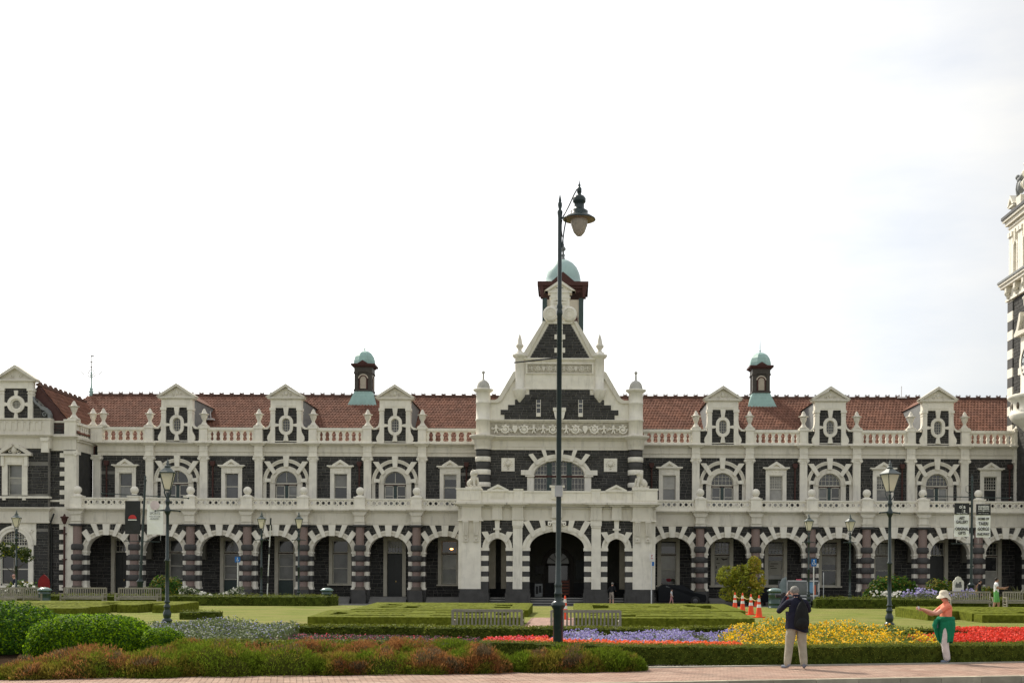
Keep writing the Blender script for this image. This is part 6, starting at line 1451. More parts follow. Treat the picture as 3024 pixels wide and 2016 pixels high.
# flower beds
def heads(p, size, k=5, up=.55, face=.5):
    n = len(p); nrm = unit(NP.normal(0,.5,(n,3)) + np.array([0,-face,up])); t = unit(np.cross(nrm, NP.normal(0,1,(n,3)))); b = np.cross(nrm, t); s = size*NP.uniform(.7,1.25,(n,1)); out_ = []
    for i in range(k):
        a0, a1 = 2*math.pi*i/k, 2*math.pi*(i+1)/k; out_.append(np.stack([p + nrm*s*.4, p + (t*math.cos(a0)+b*math.sin(a0))*s, p + (t*math.cos((a0+a1)/2)+b*math.sin((a0+a1)/2))*s*1.15 - nrm*s*.1, p + (t*math.cos(a1)+b*math.sin(a1))*s], 1))
    return np.concatenate(out_)
def bed(name, label, n, pos, hfun, size, cols, nleaf, leafm, lsize=.035, cat='flowers', spread=.4, lh=.75, stemw=.004, clump=0.):
    """pos(n) gives n ground points; hfun gives plant height at each"""
    xy = pos(n); h = hfun(xy)*NP.uniform(1-spread, 1.05, len(xy)); g = np.array([zg(a, b) for a, b in xy])
    if clump: kp = np.array([MN.noise(Vector((a*clump, b*clump, 3))) for a, b in xy]) > -.18; xy, h, g = xy[kp], h[kp], g[kp]
    p = np.stack([xy[:,0], xy[:,1], g+h], 1); V = heads(p, size); rn = np.tile(NP.random(len(p)), 5); mi = np.tile(NP.integers(0, len(cols), len(p)), 5)
    xl_ = pos(nleaf); hl = hfun(xl_)*NP.uniform(.0, lh, len(xl_)); gl = np.array([zg(a, b) for a, b in xl_]); pl = np.stack([xl_[:,0], xl_[:,1], gl+hl], 1)
    LV = leafquads(pl, np.tile([0,-.3,.8], (len(pl),1)), lsize, .35, .6)
    # stems
    ns = min(len(p), 3000); I = NP.choice(len(p), ns, replace=False); a = p[I].copy(); a[:,2] -= .01; b = a.copy(); b[:,2] = g[I]; b[:,:2] += NP.normal(0,.02,(ns,2)); w_ = np.array([stemw,0,0]); SV = np.stack([a-w_, a+w_, b+w_, b-w_], 1)
    A = np.concatenate([V, LV, SV]); M_ = np.concatenate([mi, np.full(len(LV), len(cols)), np.full(len(SV), len(cols))]); Rn = np.concatenate([rn, NP.random(len(LV)), NP.random(len(SV))])
    me = npmesh(name, A, list(cols) + [leafm], M_, Rn); o = link(name, me); o['kind'] = 'stuff'; o['label'] = label; o['category'] = cat; return o
def inpoly(poly):
    P0 = np.array(poly); mn, mxx = P0.min(0), P0.max(0)
    def f(n):
        out_ = []
        while sum(map(len, out_)) < n:
            q = NP.uniform(mn, mxx, (n, 2)); ins = np.zeros(n, bool); j = len(P0)-1
            for i in range(len(P0)):
                xi, yi = P0[i]; xj, yj = P0[j]; c = ((yi > q[:,1]) != (yj > q[:,1])) & (q[:,0] < (xj-xi)*(q[:,1]-yi)/(yj-yi+1e-9)+xi); ins ^= c; j = i
            out_.append(q[ins])
        return np.concatenate(out_)[:n]
    return f
FL = lambda n_, a, b, r=.25: mat(n_, a, .6, col2=b, scale=3, rnd=r, trans=.25, spec=.2)
LF = fmat('bedding_leaf', (.075,.12,.02), (.13,.18,.035), .4, .3); LFD = fmat('bedding_leaf_dark', (.04,.07,.018), (.07,.10,.025), .4, .3); LFG = fmat('grey_leaf', (.15,.18,.10), (.24,.26,.17), .3, .3)
Y1 = FL('flower_yellow', (.88,.53,.01), (.90,.62,.02)); Y2 = FL('flower_gold', (.84,.42,.01), (.86,.50,.015)); RD = FL('flower_scarlet', (.72,.045,.025), (.80,.07,.035)); OR = FL('flower_vermilion', (.82,.13,.035), (.86,.17,.05)); PK = FL('flower_crimson', (.70,.07,.10), (.76,.10,.13)); PU = FL('flower_violet', (.25,.20,.50), (.36,.31,.62)); LV_ = FL('flower_lilac', (.42,.38,.62), (.52,.50,.72)); WH = FL('flower_white', (.62,.60,.54), (.70,.69,.64), .1); DP = FL('flower_maroon', (.14,.05,.09), (.20,.08,.13)); BL_ = FL('flower_pale_blue', (.30,.32,.66), (.42,.42,.72)); TN = FL('flower_tan', (.34,.24,.12), (.42,.30,.16))
hb = lambda xy: np.where(xy[:,1] > 30.2, .52, .30) + .16*np.clip((xy[:,1]-28)/4, 0, 1)
bed('yellow_flowers', 'tall yellow daisies behind the dark front hedge', 8200, inpoly([(4.3,27.6),(8.6,28.4),(9.6,29.5),(8.6,31.2),(6.9,32.4),(5.6,32.6),(4.4,31.4),(3.7,29.6)]), lambda q: .32 + .24*np.clip((q[:,1]-27.6)/4, 0, 1) + .09*np.sin(q[:,0]*3.1)*np.sin(q[:,1]*2.3), .023, [Y1, Y2, Y1], 9500, fmat('daisy_leaf', (.15,.21,.03), (.22,.27,.05), .3, .35), .045, clump=1.7, spread=.75, lh=1.0)
bed('marigold_strip', 'low golden marigold strip at the front of the right flower bed', 1500, inpoly([(8.4,28.4),(14,29.9),(14,30.8),(8.6,29.5)]), lambda q: .26+0*q[:,0], .030, [Y1], 3000, LFD)
bed('red_salvia', 'mass of scarlet salvia behind the marigolds on the right', 5200, inpoly([(8.9,30.0),(14,31.0),(14.5,33.8),(10.6,33.8),(11.3,32.2),(8.9,31.2)]), lambda q: .32+0*q[:,0], .026, [RD], 5000, LFD, spread=.25)
bed('vermilion_flowers', 'low orange red flower strip along the back of the front hedge', 3400, inpoly([(-1.1,28.5),(1.5,27.6),(4.3,27.4),(4.0,28.7),(1.4,28.8),(-.8,29.4)]), lambda q: .40+0*q[:,0], .026, [OR], 4000, LF, spread=.25)
bed('violet_flowers', 'violet ageratum cushions behind the orange red strip', 4200, inpoly([(-.6,29.6),(1.4,29.0),(4.0,28.9),(5.4,31.6),(5.0,32.4),(-.3,31.9)]), lambda q: .30+.05*np.sin(q[:,0]*3), .022, [PU, LV_, PU], 5000, LFG, spread=.3, clump=1.6)
bed('crimson_flowers', 'pinkish red flowers at the left end of the front bed', 1300, inpoly([(-2.2,29.0),(-1.0,28.7),(-.7,29.6),(-.5,30.8),(-2.1,30.4)]), lambda q: .30+.0*q[:,0], .026, [PK, RD], 2400, LF, spread=.3)
bed('dark_bedding', 'dark maroon bedding plants in front of the low boundary hedge', 1500, inpoly([(-8.5,30.0),(-2.4,29.8),(-2.4,32.2),(-8.5,33.2)]), lambda q: .10+0*q[:,0], .018, [DP, DP, MAT['flower_maroon'], DP, PK], 7000, LFD, .03)
bed('pale_blue_flowers', 'airy pale blue and lilac flowers beyond the small round bush', 1500, inpoly([(-12.0,31.0),(-9.0,29.8),(-7.4,30.4),(-7.6,33.5),(-9.5,35.6),(-12.2,35.2)]), lambda q: .36+.08*np.sin(q[:,0]*2.3)+.05*np.sin(q[:,1]*5), .014, [BL_, PU, LV_, BL_], 11000, fmat('catmint_leaf', (.085,.125,.04), (.15,.18,.08), .3, .3), .05, spread=.6, lh=.95, clump=1.3)
bed('rust_plumes', 'thin rust coloured plumes rising behind the green heather', 170, inpoly([(-8.2,27.2),(-7.0,27.2),(-6.9,28.0),(-8.2,28.0)]), lambda q: .42+0*q[:,0], .014, [HR], 500, HR, .03)
bed('white_roses', 'white rose blooms over green leaves beside the left parking sign', 90, inpoly([(-21.8,66.2),(-18.2,66.2),(-18.4,67.1),(-22,67.1)]), lambda q: .78+.22*np.sin(q[:,0]*1.7+1), .075, [WH], 3200, LFD, .08, spread=.4, lh=1.05)
bed('white_roses', 'white rose blooms behind the left corner benches', 60, inpoly([(-33.5,66.5),(-29.6,66.5),(-29.6,67.4),(-33.5,67.4)]), lambda q: 1.0+.2*np.sin(q[:,0]*2), .08, [WH], 1500, LFD, .08, spread=.4, lh=.9)
bed('agapanthus', 'violet agapanthus heads behind the right back hedge', 240, inpoly([(18.6,66.0),(22.8,66.0),(22.8,66.8),(18.6,66.8)]), lambda q: .95+.12*np.sin(q[:,0]*2), .055, [PU, LV_], 1800, LFG, .09, spread=.35, lh=.8)
bed('white_roses', 'few white blooms at the left end of the agapanthus', 40, inpoly([(16.9,66.0),(18.6,66.0),(18.6,66.6),(16.9,66.6)]), lambda q: .9+.0*q[:,0], .075, [WH], 600, LFD, .08, spread=.3)
# gravel and fallen bits in the bare strip in front of the hedge
n = 900; gx = NP.uniform(1.2, 3.8, n); gy = np.array([ef(a) for a in gx]) + NP.uniform(.08, 1.0, n); p = np.stack([gx, gy, [zg(a,b)+.012 for a, b in zip(gx, gy)]], 1)
o = link('gravel', npmesh('gravel', leafquads(p, np.tile([0,0,1.], (n,1)), .018, .8, .3), [mat('pale_gravel', (.30,.27,.22), .9, rnd=.4)])); o['kind'] = 'stuff'
# ================================================================== STREET FURNITURE
CHROME = mat('pale_metal', (.55,.55,.54), .35, metal=.3)
def seat_root(name, label, cat, group=None): return thing(name, label, cat, (0,0,0), group)
def part(name, mb, mt, par): return link(name, mb.mesh(name, mt), par)
LGL = mat('lantern_glass', (.80,.77,.66), .25, var=.06, scale=3, trans=.6, spec=.5)
# --- ornate post lamp, 5.25 m
def make_lamp():
    t = seat_root('lamp_post', 'x', 'street lamp')
    m = MB(); m.lathe([(.15,0),(.15,.14),(.135,.16),(.13,.24),(.16,.27),(.155,.31),(.10,.36)], 0, 0, 14); part('base', m, LAMPG, t)
    m = MB(); m.lathe([(.09,.34),(.12,.42),(.125,.52),(.085,.60),(.082,.66),(.10,.68),(.10,.72),(.06,.80),(.056,.82),(.09,.84),(.09,.87),(.058,.90),(.054,2.08),(.08,2.10),(.08,2.15),(.050,2.18),(.044,3.5),(.06,3.54),(.09,3.6),(.10,3.64),(.09,3.68),(.06,3.74),(.045,3.8),(.07,3.9),(.075,3.94),(.05,4.0),(.045,4.2)], 0, 0, 12); part('post', m, LAMPG, t)
    m = MB(); m.tube([(-.36,0,3.64),(-.1,0,3.66),(.1,0,3.66),(.36,0,3.64)], [.018,.03,.03,.018], 6); m.ball((-.36,0,3.64), .032, 8); m.ball((.36,0,3.64), .032, 8); part('ladder_bar', m, LAMPG, t)
    m = MB()
    for a in range(4):
        c_, s_ = math.cos(a*math.pi/2+.785), math.sin(a*math.pi/2+.785); m.tube([(0,0,3.98),(c_*.08,s_*.08,4.08),(c_*.13,s_*.13,4.20),(c_*.115,s_*.115,4.28)], .014, 5)
    part('bracket', m, LAMPG, t)
    b0, b1, z0, z1 = .085, .205, 4.28, 4.80; m = MB()
    for sx, sy in ((-1,-1),(1,-1),(1,1),(-1,1)):
        m.bar((sx*b0,sy*b0,z0), (sx*b1,sy*b1,z1), .022)
        nx_, ny_ = (-sy, sx); 
    for b, z in ((b0, z0), (b1, z1)):
        for i in range(4):
            p = [(-b,-b),(b,-b),(b,b),(-b,b)]; m.bar((*p[i],z), (*p[(i+1)%4],z), .026)
    f = part('lantern_frame', m, LAMPG, t)
    for i in range(4):
        m = MB(); p = [(-1,-1),(1,-1),(1,1),(-1,1)]; a, b = p[i], p[(i+1)%4]; m.poly([(a[0]*b0*.96,a[1]*b0*.96,z0), (b[0]*b0*.96,b[1]*b0*.96,z0), (b[0]*b1*.96,b[1]*b1*.96,z1), (a[0]*b1*.96,a[1]*b1*.96,z1)]); part('pane', m, LGL, f)
    m = MB(); q = math.sqrt(2); m.lathe([(.222*q,z1-.01),(.232*q,z1+.02),(.20*q,z1+.045),(.10*q,z1+.14),(.07*q,z1+.17)], 0, 0, 4, False, rot=math.pi/4)
    m.lathe([(.07,z1+.17),(.10,z1+.19),(.10,z1+.22),(.05,z1+.235),(.045,z1+.26),(.065,z1+.28),(.04,z1+.31),(.03,z1+.33),(.045,z1+.35),(.02,z1+.38),(.0,z1+.46)], 0, 0, 10); part('lantern_roof', m, mat('lamp_cap', (.10,.12,.115), .4, spec=.5), t)
    return t
lamp = make_lamp(); reg(lamp)
def at(px, y, z=None): x = W(px, 1700, y)[0]; return (x, y, zg(x, y) if z is None else z)
lamp.location = at(494, 36.3); lamp.rotation_euler = (0,0,R(12)); lamp['label'] = 'large dark green lamp post rising from the pale blue flowers on the left'; lamp['group'] = 'old style lantern posts'
for px, y, rz, lb in ((2627, 35.7, R(22), 'large dark green lamp post rising behind the yellow flowers on the right'), (48, 66, R(10), 'far lamp post in front of the left wing window'),
    (772, 66.3, R(5), 'far lamp post beside the leaning striped pole'), (882, 66.2, R(15), 'far lamp post at the right end of the left back hedge'),
    (2388, 66.0, R(5), 'far lamp post behind the man in the navy jacket'), (2510, 66.2, R(15), 'far lamp post between the man and the near right lamp')): dup(lamp, at(px, y), rz, lb)
# --- tall modern street light with bell lantern
t = thing('street_light', 'tall dark green street light with hanging bell shaped lantern before the porch', 'street light', (W(1648,1900,28)[0], 28, .05))
m = MB(); m.lathe([(.118,0),(.118,1.16),(.165,1.24),(.165,1.31),(.10,1.36)], 0, 0, 20); part('base', m, LAMPG, t)
m = MB(); m.lathe([(.10,1.34),(.09,1.4),(.085,1.5),(.095,1.52),(.095,1.56),(.08,1.58),(.085,1.72),(.092,1.76),(.07,1.80),(.062,2.4),(.058,8.1),(.072,8.12),(.072,8.2),(.055,8.24),(.072,8.28),(.07,8.33),(.050,8.38),(.048,10.4),(.062,10.52),(.062,10.56),(.03,10.6),(.05,10.68),(.05,10.74),(.03,10.79),(.036,10.81),(.0,10.98)], 0, 0, 16); part('post', m, LAMPG, t)
m = MB(); m.tube([(.0,0,10.36),(.05,0,10.38),(.20,0,10.66),(.33,0,10.95),(.40,0,11.08)], .017, 6); m.tube([(.05,0,9.7),(.10,0,10.1),(.16,0,10.45)], .018, 6); m.tube([(.06,0,9.95),(.03,-.03,10.15),(.05,0,10.35)], .01, 5)
for z in (9.5, 9.6, 9.7): m.tube([(.05,0,z),(.09,-.02,z+.04),(.07,0,z+.08)], .008, 5)
part('arm', m, LAMPG, t)
lx = .455; m = MB(); m.lathe([(.39,10.36),(.385,10.38),(.28,10.45),(.20,10.49),(.21,10.56),(.15,10.60),(.12,10.62),(.115,10.74),(.15,10.77),(.155,10.86),(.11,10.92),(.05,10.93),(.045,10.99),(.055,11.0),(.055,11.1),(.03,11.13),(.02,11.14),(.035,11.17),(.018,11.20),(.0,11.31)], lx, 0, 24); part('lantern_hood', m, LAMPG, t)
m = MB(); m.lathe([(.37,10.355),(.22,10.44)], lx, 0, 24); part('reflector', m, mat('hood_inside', (.28,.23,.17), .5, spec=.4), t)
m = MB(); m.lathe([(.20,10.45),(.205,10.34),(.19,10.22),(.13,10.06),(.06,9.98),(.02,9.965)], lx, 0, 20); part('glass_bowl', m, mat('bowl_glass', (.62,.58,.50), .12, trans=.6, spec=.6), t)
m = MB(); m.tube([(0,0,7.10),(-1.08,0,6.98)], [.02,.016], 6); part('banner_arm', m, BLACKIRON, t)
m = MB()
for i in range(5): m.lathe([(.068,3.9+i*.02),(.068,3.91+i*.02)], 0, 0, 12)
m.box(-.09,.09,-.12,.06,3.82,4.08); part('junction_box', m, mat('grey_plate', (.45,.46,.44), .5), t)
for z in (7.5, 7.75, 8.45, 8.75): 
    m = MB(); m.tube([(-.085,0,z),(.085,0,z)], .008, 5); part('climbing_peg', m, LAMPG, t)
# --- benches
TEAK = mat('weathered_teak', (.27,.25,.205), .85, var=.18, scale=8, bump=.3, rnd=.1, obj=True)
def make_bench(L_, nsl, name='garden_bench'):
    t = seat_root(name, 'x', 'bench'); h = L_/2
    for s in (-1, 1):
        for y_, z_ in ((-.26,.64),(.24,.96)): m = MB(); m.box(s*h-.035, s*h+.035, y_-.035, y_+.035, 0, z_); part('leg', m, TEAK, t)
        m = MB(); m.box(s*h-.04, s*h+.04, -.32, .24, .63, .67); part('armrest', m, TEAK, t)
        m = MB(); m.box(s*h-.02, s*h+.02, -.24, .22, .14, .19); m.box(s*h-.02, s*h+.02, -.24, .22, .27, .31); part('side_rail', m, TEAK, t)
    m = MB(); m.box(-h, h, -.28, -.24, .35, .43); m.box(-h, h, .20, .24, .35, .43); m.box(-h, h, .215, .255, .90, .98); m.box(-h, h, .215, .25, .47, .53); part('frame', m, TEAK, t)
    for i in range(5): m = MB(); m.box(-h-.02, h+.02, -.30+i*.105, -.30+i*.105+.085, .432, .452); part('seat_slat', m, TEAK, t)
    m = MB(); m.box(-.026,.026,-.010,.010,0,.37); me = m.mesh('back_slat', TEAK)
    for i in range(nsl): x = -h + .07 + (L_-.14)*(i+.5)/nsl; link('back_slat', me, t, (x, .232, .53))
    return t
b = make_bench(2.25, 17); reg(b); GB = 'weathered timber garden benches'
b.location = at(247, 63.6); b['label'] = 'slatted bench facing the camera just right of the domed left bin'; b['group'] = GB
for px, y, rz, lb in ((408, 63.6, 0, 'slatted bench facing the camera between the left bin and the near left lamp'), (78, 62.6, R(-14), 'bench turned slightly left of the domed left bin, below the capped man'), (8, 61.3, R(-20), 'bench cut by the left edge of the photo'),
    (2866, 63.4, 0, 'slatted bench directly behind the hat of the woman in orange'), (3031, 63.4, 0, 'slatted bench cut by the right edge of the photo')): dup(b, at(px, y), rz, lb)
b2 = make_bench(1.98, 17); reg(b2); b2.rotation_euler = (0,0,R(180)); b2.location = at(1441, 34.3, .06); b2['label'] = 'nearer slatted bench seen from behind, left of the brick path'; b2['group'] = GB
x0, x1 = W(1627,1700,34.4)[0], W(1833,1700,34.4)[0]; dup(b2, ((x0+x1)/2, 34.4, .05), R(180.6), 'nearer slatted bench seen from behind, right of the tall street light')
# --- litter bins
def make_bin():
    t = seat_root('litter_bin', 'x', 'bin'); m = MB(); m.lathe([(.33,0),(.33,.05),(.30,.06),(.30,.20),(.315,.21),(.315,.25),(.30,.26),(.30,.62),(.315,.63),(.315,.67),(.30,.68),(.30,.80),(.32,.82)], 0, 0, 20); part('body', m, mat('bin_green', (.022,.055,.048), .22, spec=.6), t)
    m = MB(); m.lathe([(.37,.82),(.375,.85),(.30,.92),(.18,.97),(.04,.985)], 0, 0, 20); part('lid', m, mat('bin_lid', (.12,.19,.175), .3, spec=.6), t); return t
b = make_bin(); reg(b); b.location = at(132, 62.4); b['label'] = 'dark green round bin with pale domed lid in front of the red pointed board'; b['group'] = 'green litter bins'
dup(b, at(966, 66.4), 0, 'dark green round bin at the right end of the left back hedge')
dup(b, at(2288, 64.6), 0, 'larger dark green bin with sloping lid behind the camera of the man', sc=1.12)
# --- traffic cones and their chain
ORC = mat('cone_orange', (.85,.085,.025), .5, spec=.3); RFL = mat('cone_band', (.75,.74,.70), .4)
def make_cone():
    t = seat_root('traffic_cone', 'x', 'traffic cone'); m = MB(); m.box(-.19,.19,-.19,.19,0,.04); part('base', m, ORC, t)
    r = lambda z: .145 - .115*z/.9
    m = MB(); m.lathe([(r(.04),.04),(r(.9),.9)], 0, 0, 16); m.ball((0,0,.9), .032, 8); part('body', m, ORC, t)
    for a, b_ in ((.42,.55),(.66,.80)): m = MB(); m.lathe([(r(a)+.004,a),(r(b_)+.004,b_)], 0, 0, 16); part('band', m, RFL, t)
    return t
c = make_cone(); reg(c); GC = 'orange traffic cones'
cp = [(2168, 1806), (2222, 1812), (2278, 1820), (2337, 1829)]; pts = []
cp = [(1900+1060/3.92, 1804), (1900+1148/3.92, 1808), (1900+1245/3.92, 1815), (1900+1338/3.92, 1823)]
lbs = ['leftmost of the four traffic cones joined by a chain on the lawn', 'second from left of the four chained traffic cones', 'third from left of the four chained traffic cones', 'rightmost and nearest of the four chained traffic cones']
for i, (px, py) in enumerate(cp):
    e = WZ(px, py, .3); p = (e[0], e[1], .31); pts.append(p)
    if i == 0: c.location = p; c['label'] = lbs[0]; c['group'] = GC
    else: dup(c, p, R(10*i), lbs[i])
dup(c, at(1669, 45.9, .31), 0, 'single traffic cone on the brick path just right of the tall street light')
dup(c, at(2233, 80.5, .0), 0, 'small distant traffic cone behind the chained ones, beside the maple', sc=1.0)
m = MB()
for k in range(3):
    a, b_ = Vector(pts[k]), Vector(pts[k+1]); n_ = 26
    for i in range(n_):
        f0, f1 = i/n_, (i+1)/n_; p = a.lerp(b_, f0) + Vector((0,-.05,.77-.10*math.sin(math.pi*f0))); q = a.lerp(b_, f1) + Vector((0,-.05,.77-.10*math.sin(math.pi*f1))); m.cm = i % 2; m.bar(p, q, .022)
thing('cone_chain', 'yellow and black plastic chain hanging between the four cones', 'chain', (0,0,0), None, m.mesh('chain', [mat('chain_yellow', (.75,.55,.15), .5), mat('chain_black', (.10,.08,.05), .5)]))
# --- lettering helper
def text(s, x, y, z, size, mt, par, sx=1., bold=.0):
    cu = bpy.data.curves.new('lettering', 'FONT'); cu.body = s; cu.size = size; cu.align_x = 'CENTER'; cu.extrude = .004; cu.offset = bold
    o = bpy.data.objects.new('lettering', cu); COL.objects.link(o); dg = bpy.context.evaluated_depsgraph_get(); me = bpy.data.meshes.new_from_object(o.evaluated_get(dg)); bpy.data.objects.remove(o)
    me.materials.clear(); me.materials.append(mt); q = link('lettering', me, par, (x, y, z)); q.rotation_euler = (R(90),0,0); q.scale = (sx,1,1); return q
INK = mat('print_black', (.03,.03,.03), .7); BW = mat('banner_white', (.88,.89,.87), .7, var=.05, scale=2, trans=.15); BK = mat('banner_charcoal', (.035,.036,.038), .8); LW = mat('print_white', (.8,.8,.78), .6)
def banner_pole(px_b, px_t, y, label, barz, lowz, xa, xb, la, lb_, p_top):
    x0 = W(px_b,1700,y)[0]; xt = W(px_t,1410,y)[0]; z0 = zg(x0, y); zt = W(px_t, p_top, y)[1]
    t = thing('banner_pole', label, 'banner pole', (x0, y, z0), 'banner poles'); off = Vector((x0, y, z0))
    def q(nm, m, mt): m.v = [tuple(Vector(v)-off) for v in m.v]; return link(nm, m.mesh(nm, mt), t)
    m = MB(); m.lathe([(.16,z0),(.16,1.5),(.2,1.56),(.2,1.62),(.12,1.68),(.10,1.75)], x0, y, 12); q('base', m, LAMPG)
    m = MB(); m.tube([(x0,y,1.5),(xt,y,zt-.35)], [.085,.06], 10); m.lathe([(.06,zt-.4),(.09,zt-.3),(.04,zt-.2),(.07,zt-.12),(.0,zt+.05)], xt, y, 8); m.tube([(x0*.9+xt*.1+.03,y,2.6),(x0*.9+xt*.1+.03,y,2.7)], .12, 8); q('pole', m, LAMPG)
    m = MB(); m.bar((xa,y,barz[0]), (xb,y,barz[1]), .045); m.ball((xa,y,barz[0]), .06, 6); m.ball((xb,y,barz[1]), .06, 6); q('crossbar', m, LAMPG)
    m = MB(); m.bar((la,y,lowz[0]), (lb_,y,lowz[1]), .04); q('lower_bar', m, LAMPG)
    m = MB(); m.tube([(xt-.05,y,zt-1.1),(xt-.35,y,zt-.9),(xt-.35,y,zt-.6),(xt,y,zt-.5)], .015, 5); q('stay', m, LAMPG)
    return t
YBN = 67.0; w_ = lambda px, py: W(px, py, YBN)
banner_pole(414, 429, YBN, 'leaning banner pole carrying the charcoal and white banners on the left', (w_(300,1456)[1], w_(556,1470)[1]), (w_(372,1596)[1], w_(481,1599)[1]), w_(300,1456)[0], w_(556,1470)[0], w_(372,0)[0], w_(481,0)[0], 1402)
banner_pole(2868, 2871, YBN, 'banner pole with the gallery and railway banners on the right', (w_(2739,1464)[1], w_(2992,1470)[1]), (w_(2816,1604)[1], w_(2920,1605)[1]), w_(2739,0)[0], w_(2992,0)[0], w_(2816,0)[0], w_(2920,0)[0], 1403)
def banner(pxl, pxr, pyt, pyb, mt, label, hang):
    (xa, zt_), (xb, zb_) = w_(pxl, pyt), w_(pxr, pyb); c = ((xa+xb)/2, YBN-.03, zb_); t = thing('banner', label, 'banner', c, 'hanging banners'); hw = (xb-xa)/2; h = zt_-zb_
    V, Fc = [], []
    for j in range(9):
        for i in range(6): V.append((-hw+2*hw*i/5, .02*math.sin(j*1.1+i*.8), h*j/8))
    Fc = [(j*6+i, j*6+i+1, (j+1)*6+i+1, (j+1)*6+i) for j in range(8) for i in range(5)]
    me = bpy.data.meshes.new('cloth'); me.from_pydata(V, [], Fc); me.materials.append(mt); o = link('cloth', me, t); sm = o.modifiers.new('thick', 'SOLIDIFY'); sm.thickness = .012
    m = MB()
    for s in (-.7, .7): m.bar((hw*s, 0, h), (hw*s, 0, hang-zb_), .012); m.bar((hw*s,0,0), (hw*s,0,-.35), .012)
    link('hanger', m.mesh('hanger', CHROME), t); return t, hw, h
zb1 = w_(430,1462)[1]
t, hw, h = banner(370, 415, 1478, 1576, BK, 'charcoal banner with a red half dome sign on the left pole', zb1)
m = MB(); m.prism([(.36*math.cos(math.pi*i/16)*hw*1.45, h*.46 + .36*math.sin(math.pi*i/16)*.62) for i in range(17)], -.05, -.035); link('red_emblem', m.mesh('red_emblem', mat('banner_red', (.55,.05,.05), .7)), t); m = MB(); m.box(-hw*.56, hw*.56, -.05, -.035, h*.41, h*.44); link('caption_line', m.mesh('caption_line', LW), t)
t, hw, h = banner(435, 482, 1488, 1577, BW, 'white banner with grey sports hall lettering and pink disc', zb1)
m = MB(); m.prism([(.26*math.cos(2*math.pi*i/20), h*.96 + .26*math.sin(2*math.pi*i/20)) for i in range(20)], -.06, -.045); link('pink_disc', m.mesh('pink_disc', mat('banner_pink', (.66,.55,.58), .7)), t)
GI = mat('print_grey', (.16,.17,.18), .7)
for s_, z_, q_ in (('SPORTS', .66, .20), ('HALL OF FAME', .57, .11), ('DUNEDIN', .49, .13)): text(s_, 0, -.05, h*z_, q_, GI, t, .85)
t, hw, h = banner(2818, 2861, 1518, 1584, BW, 'white lower part of the art gallery banner on the right pole', zb1)
for s_, z_ in (('ART', .77), ('GALLERY', .60), ('ORIGINAL', .29), ('GIFTS', .10)): text(s_, 0, -.05, h*z_, .235, INK, t, .70, .006)
m = MB(); m.box(-hw, hw, -.045, .02, h, h+.63); link('dark_heading', m.mesh('dark_heading', BK), t)
for s_, x_, z_, q_ in (('o', -.09, .34, .3), ('a', .13, .34, .3), ('s', .13, .11, .3)): text(s_, x_, -.06, h+z_, q_, LW, t, .9, .006)
text('Otago Art Society', 0, -.06, h+.03, .09, LW, t, .9); m = MB(); m.box(.0,.012,-.06,-.05,h+.12,h+.55); link('rule', m.mesh('rule', LW), t)
t, hw, h = banner(2882, 2924, 1520, 1586, BW, 'white lower part of the gorge railway banner on the right pole', zb1)
for s_, z_, q_ in (('HOME OF', .78, .19), ('TAIERI', .55, .25), ('GORGE', .31, .25), ('RAILWAY', .09, .21)): text(s_, 0, -.05, h*z_, q_, INK, t, .76, .006)
m = MB(); m.box(-hw, hw, -.045, .02, h, h+.62); link('dark_heading', m.mesh('dark_heading', BK), t)
text('DUNEDIN', 0, -.06, h+.42, .16, LW, t, .85, .004); text('RAILWAYS', 0, -.06, h+.29, .15, LW, t, .85, .004); text('Scenic Train Journeys', 0, -.06, h+.07, .065, LW, t, 1)
m = MB(); m.box(-hw*.8, hw*.8, -.06, -.05, h+.22, h+.235); m.ball((0,-.06,h+.228), .04, 6); link('rule', m.mesh('rule', LW), t)
# --- parking signs
SB = mat('sign_blue', (.02,.14,.42), .5)
def psign(px, y, py0, py1, wd, label, pole_top=None):
    x = W(px, 1700, y)[0]; z1, z0 = W(px, py0, y)[1], W(px, py1, y)[1]; t = thing('parking_sign', label, 'sign', (x, y, zg(x,y))); g = zg(x, y)
    m = MB(); m.tube([(0,0,0),(0,0,z1-g-.05)], .035, 8); link('post', m.mesh('post', mat('white_post', (.70,.70,.68), .5)), t)
    m = MB(); m.box(-wd/2, wd/2, -.06, -.04, z0-g, z1-g); p = link('plate', m.mesh('plate', SB), t); h = z1-z0; zc = (z0+z1)/2-g
    m = MB(); m.ball((0,-.07,zc+h*.27), h*.09, 8, (1,.3,1)); m.tube([(0,-.07,zc+h*.18),(0,-.07,zc-.02),(h*.14,-.07,zc-.04),(h*.2,-.07,zc-h*.25)], h*.045, 5); m.band(-h*.02, zc-h*.12, h*.15, h*.2, R(120), R(380), -.075, -.06, 12); link('symbol', m.mesh('symbol', LW), p)
    return t
psign(702, 70.5, 1643, 1659, .32, 'blue disabled parking sign on a white post in the left rose bed')
psign(2403, 70.5, 1649, 1671, .30, 'blue disabled parking sign on a white post above the man in navy')
x, y = W(1924, 1700, 80.4)[0], 80.4; t = thing('parking_sign', 'white and red time limit sign on a white post beside the porch', 'sign', (x, y, 0)); m = MB(); m.tube([(0,0,0),(.0,0,3.0)], .045, 8); link('post', m.mesh('post', MAT['white_post']), t)
m = MB(); m.box(-.14,.18,-.07,-.05,3.05,3.55); p = link('plate', m.mesh('plate', mat('sign_white', (.72,.70,.68), .5)), t); text('P', .02, -.08, 3.32, .22, mat('sign_red', (.45,.06,.05), .5), p); m = MB(); m.box(-.06,.1,-.08,-.07,3.2,3.24); link('arrow', m.mesh('arrow', MAT['sign_red']), p)
m = MB(); m.box(.03,.17,-.05,-.03,2.72,3.0); link('small_plate', m.mesh('small_plate', SB), t)
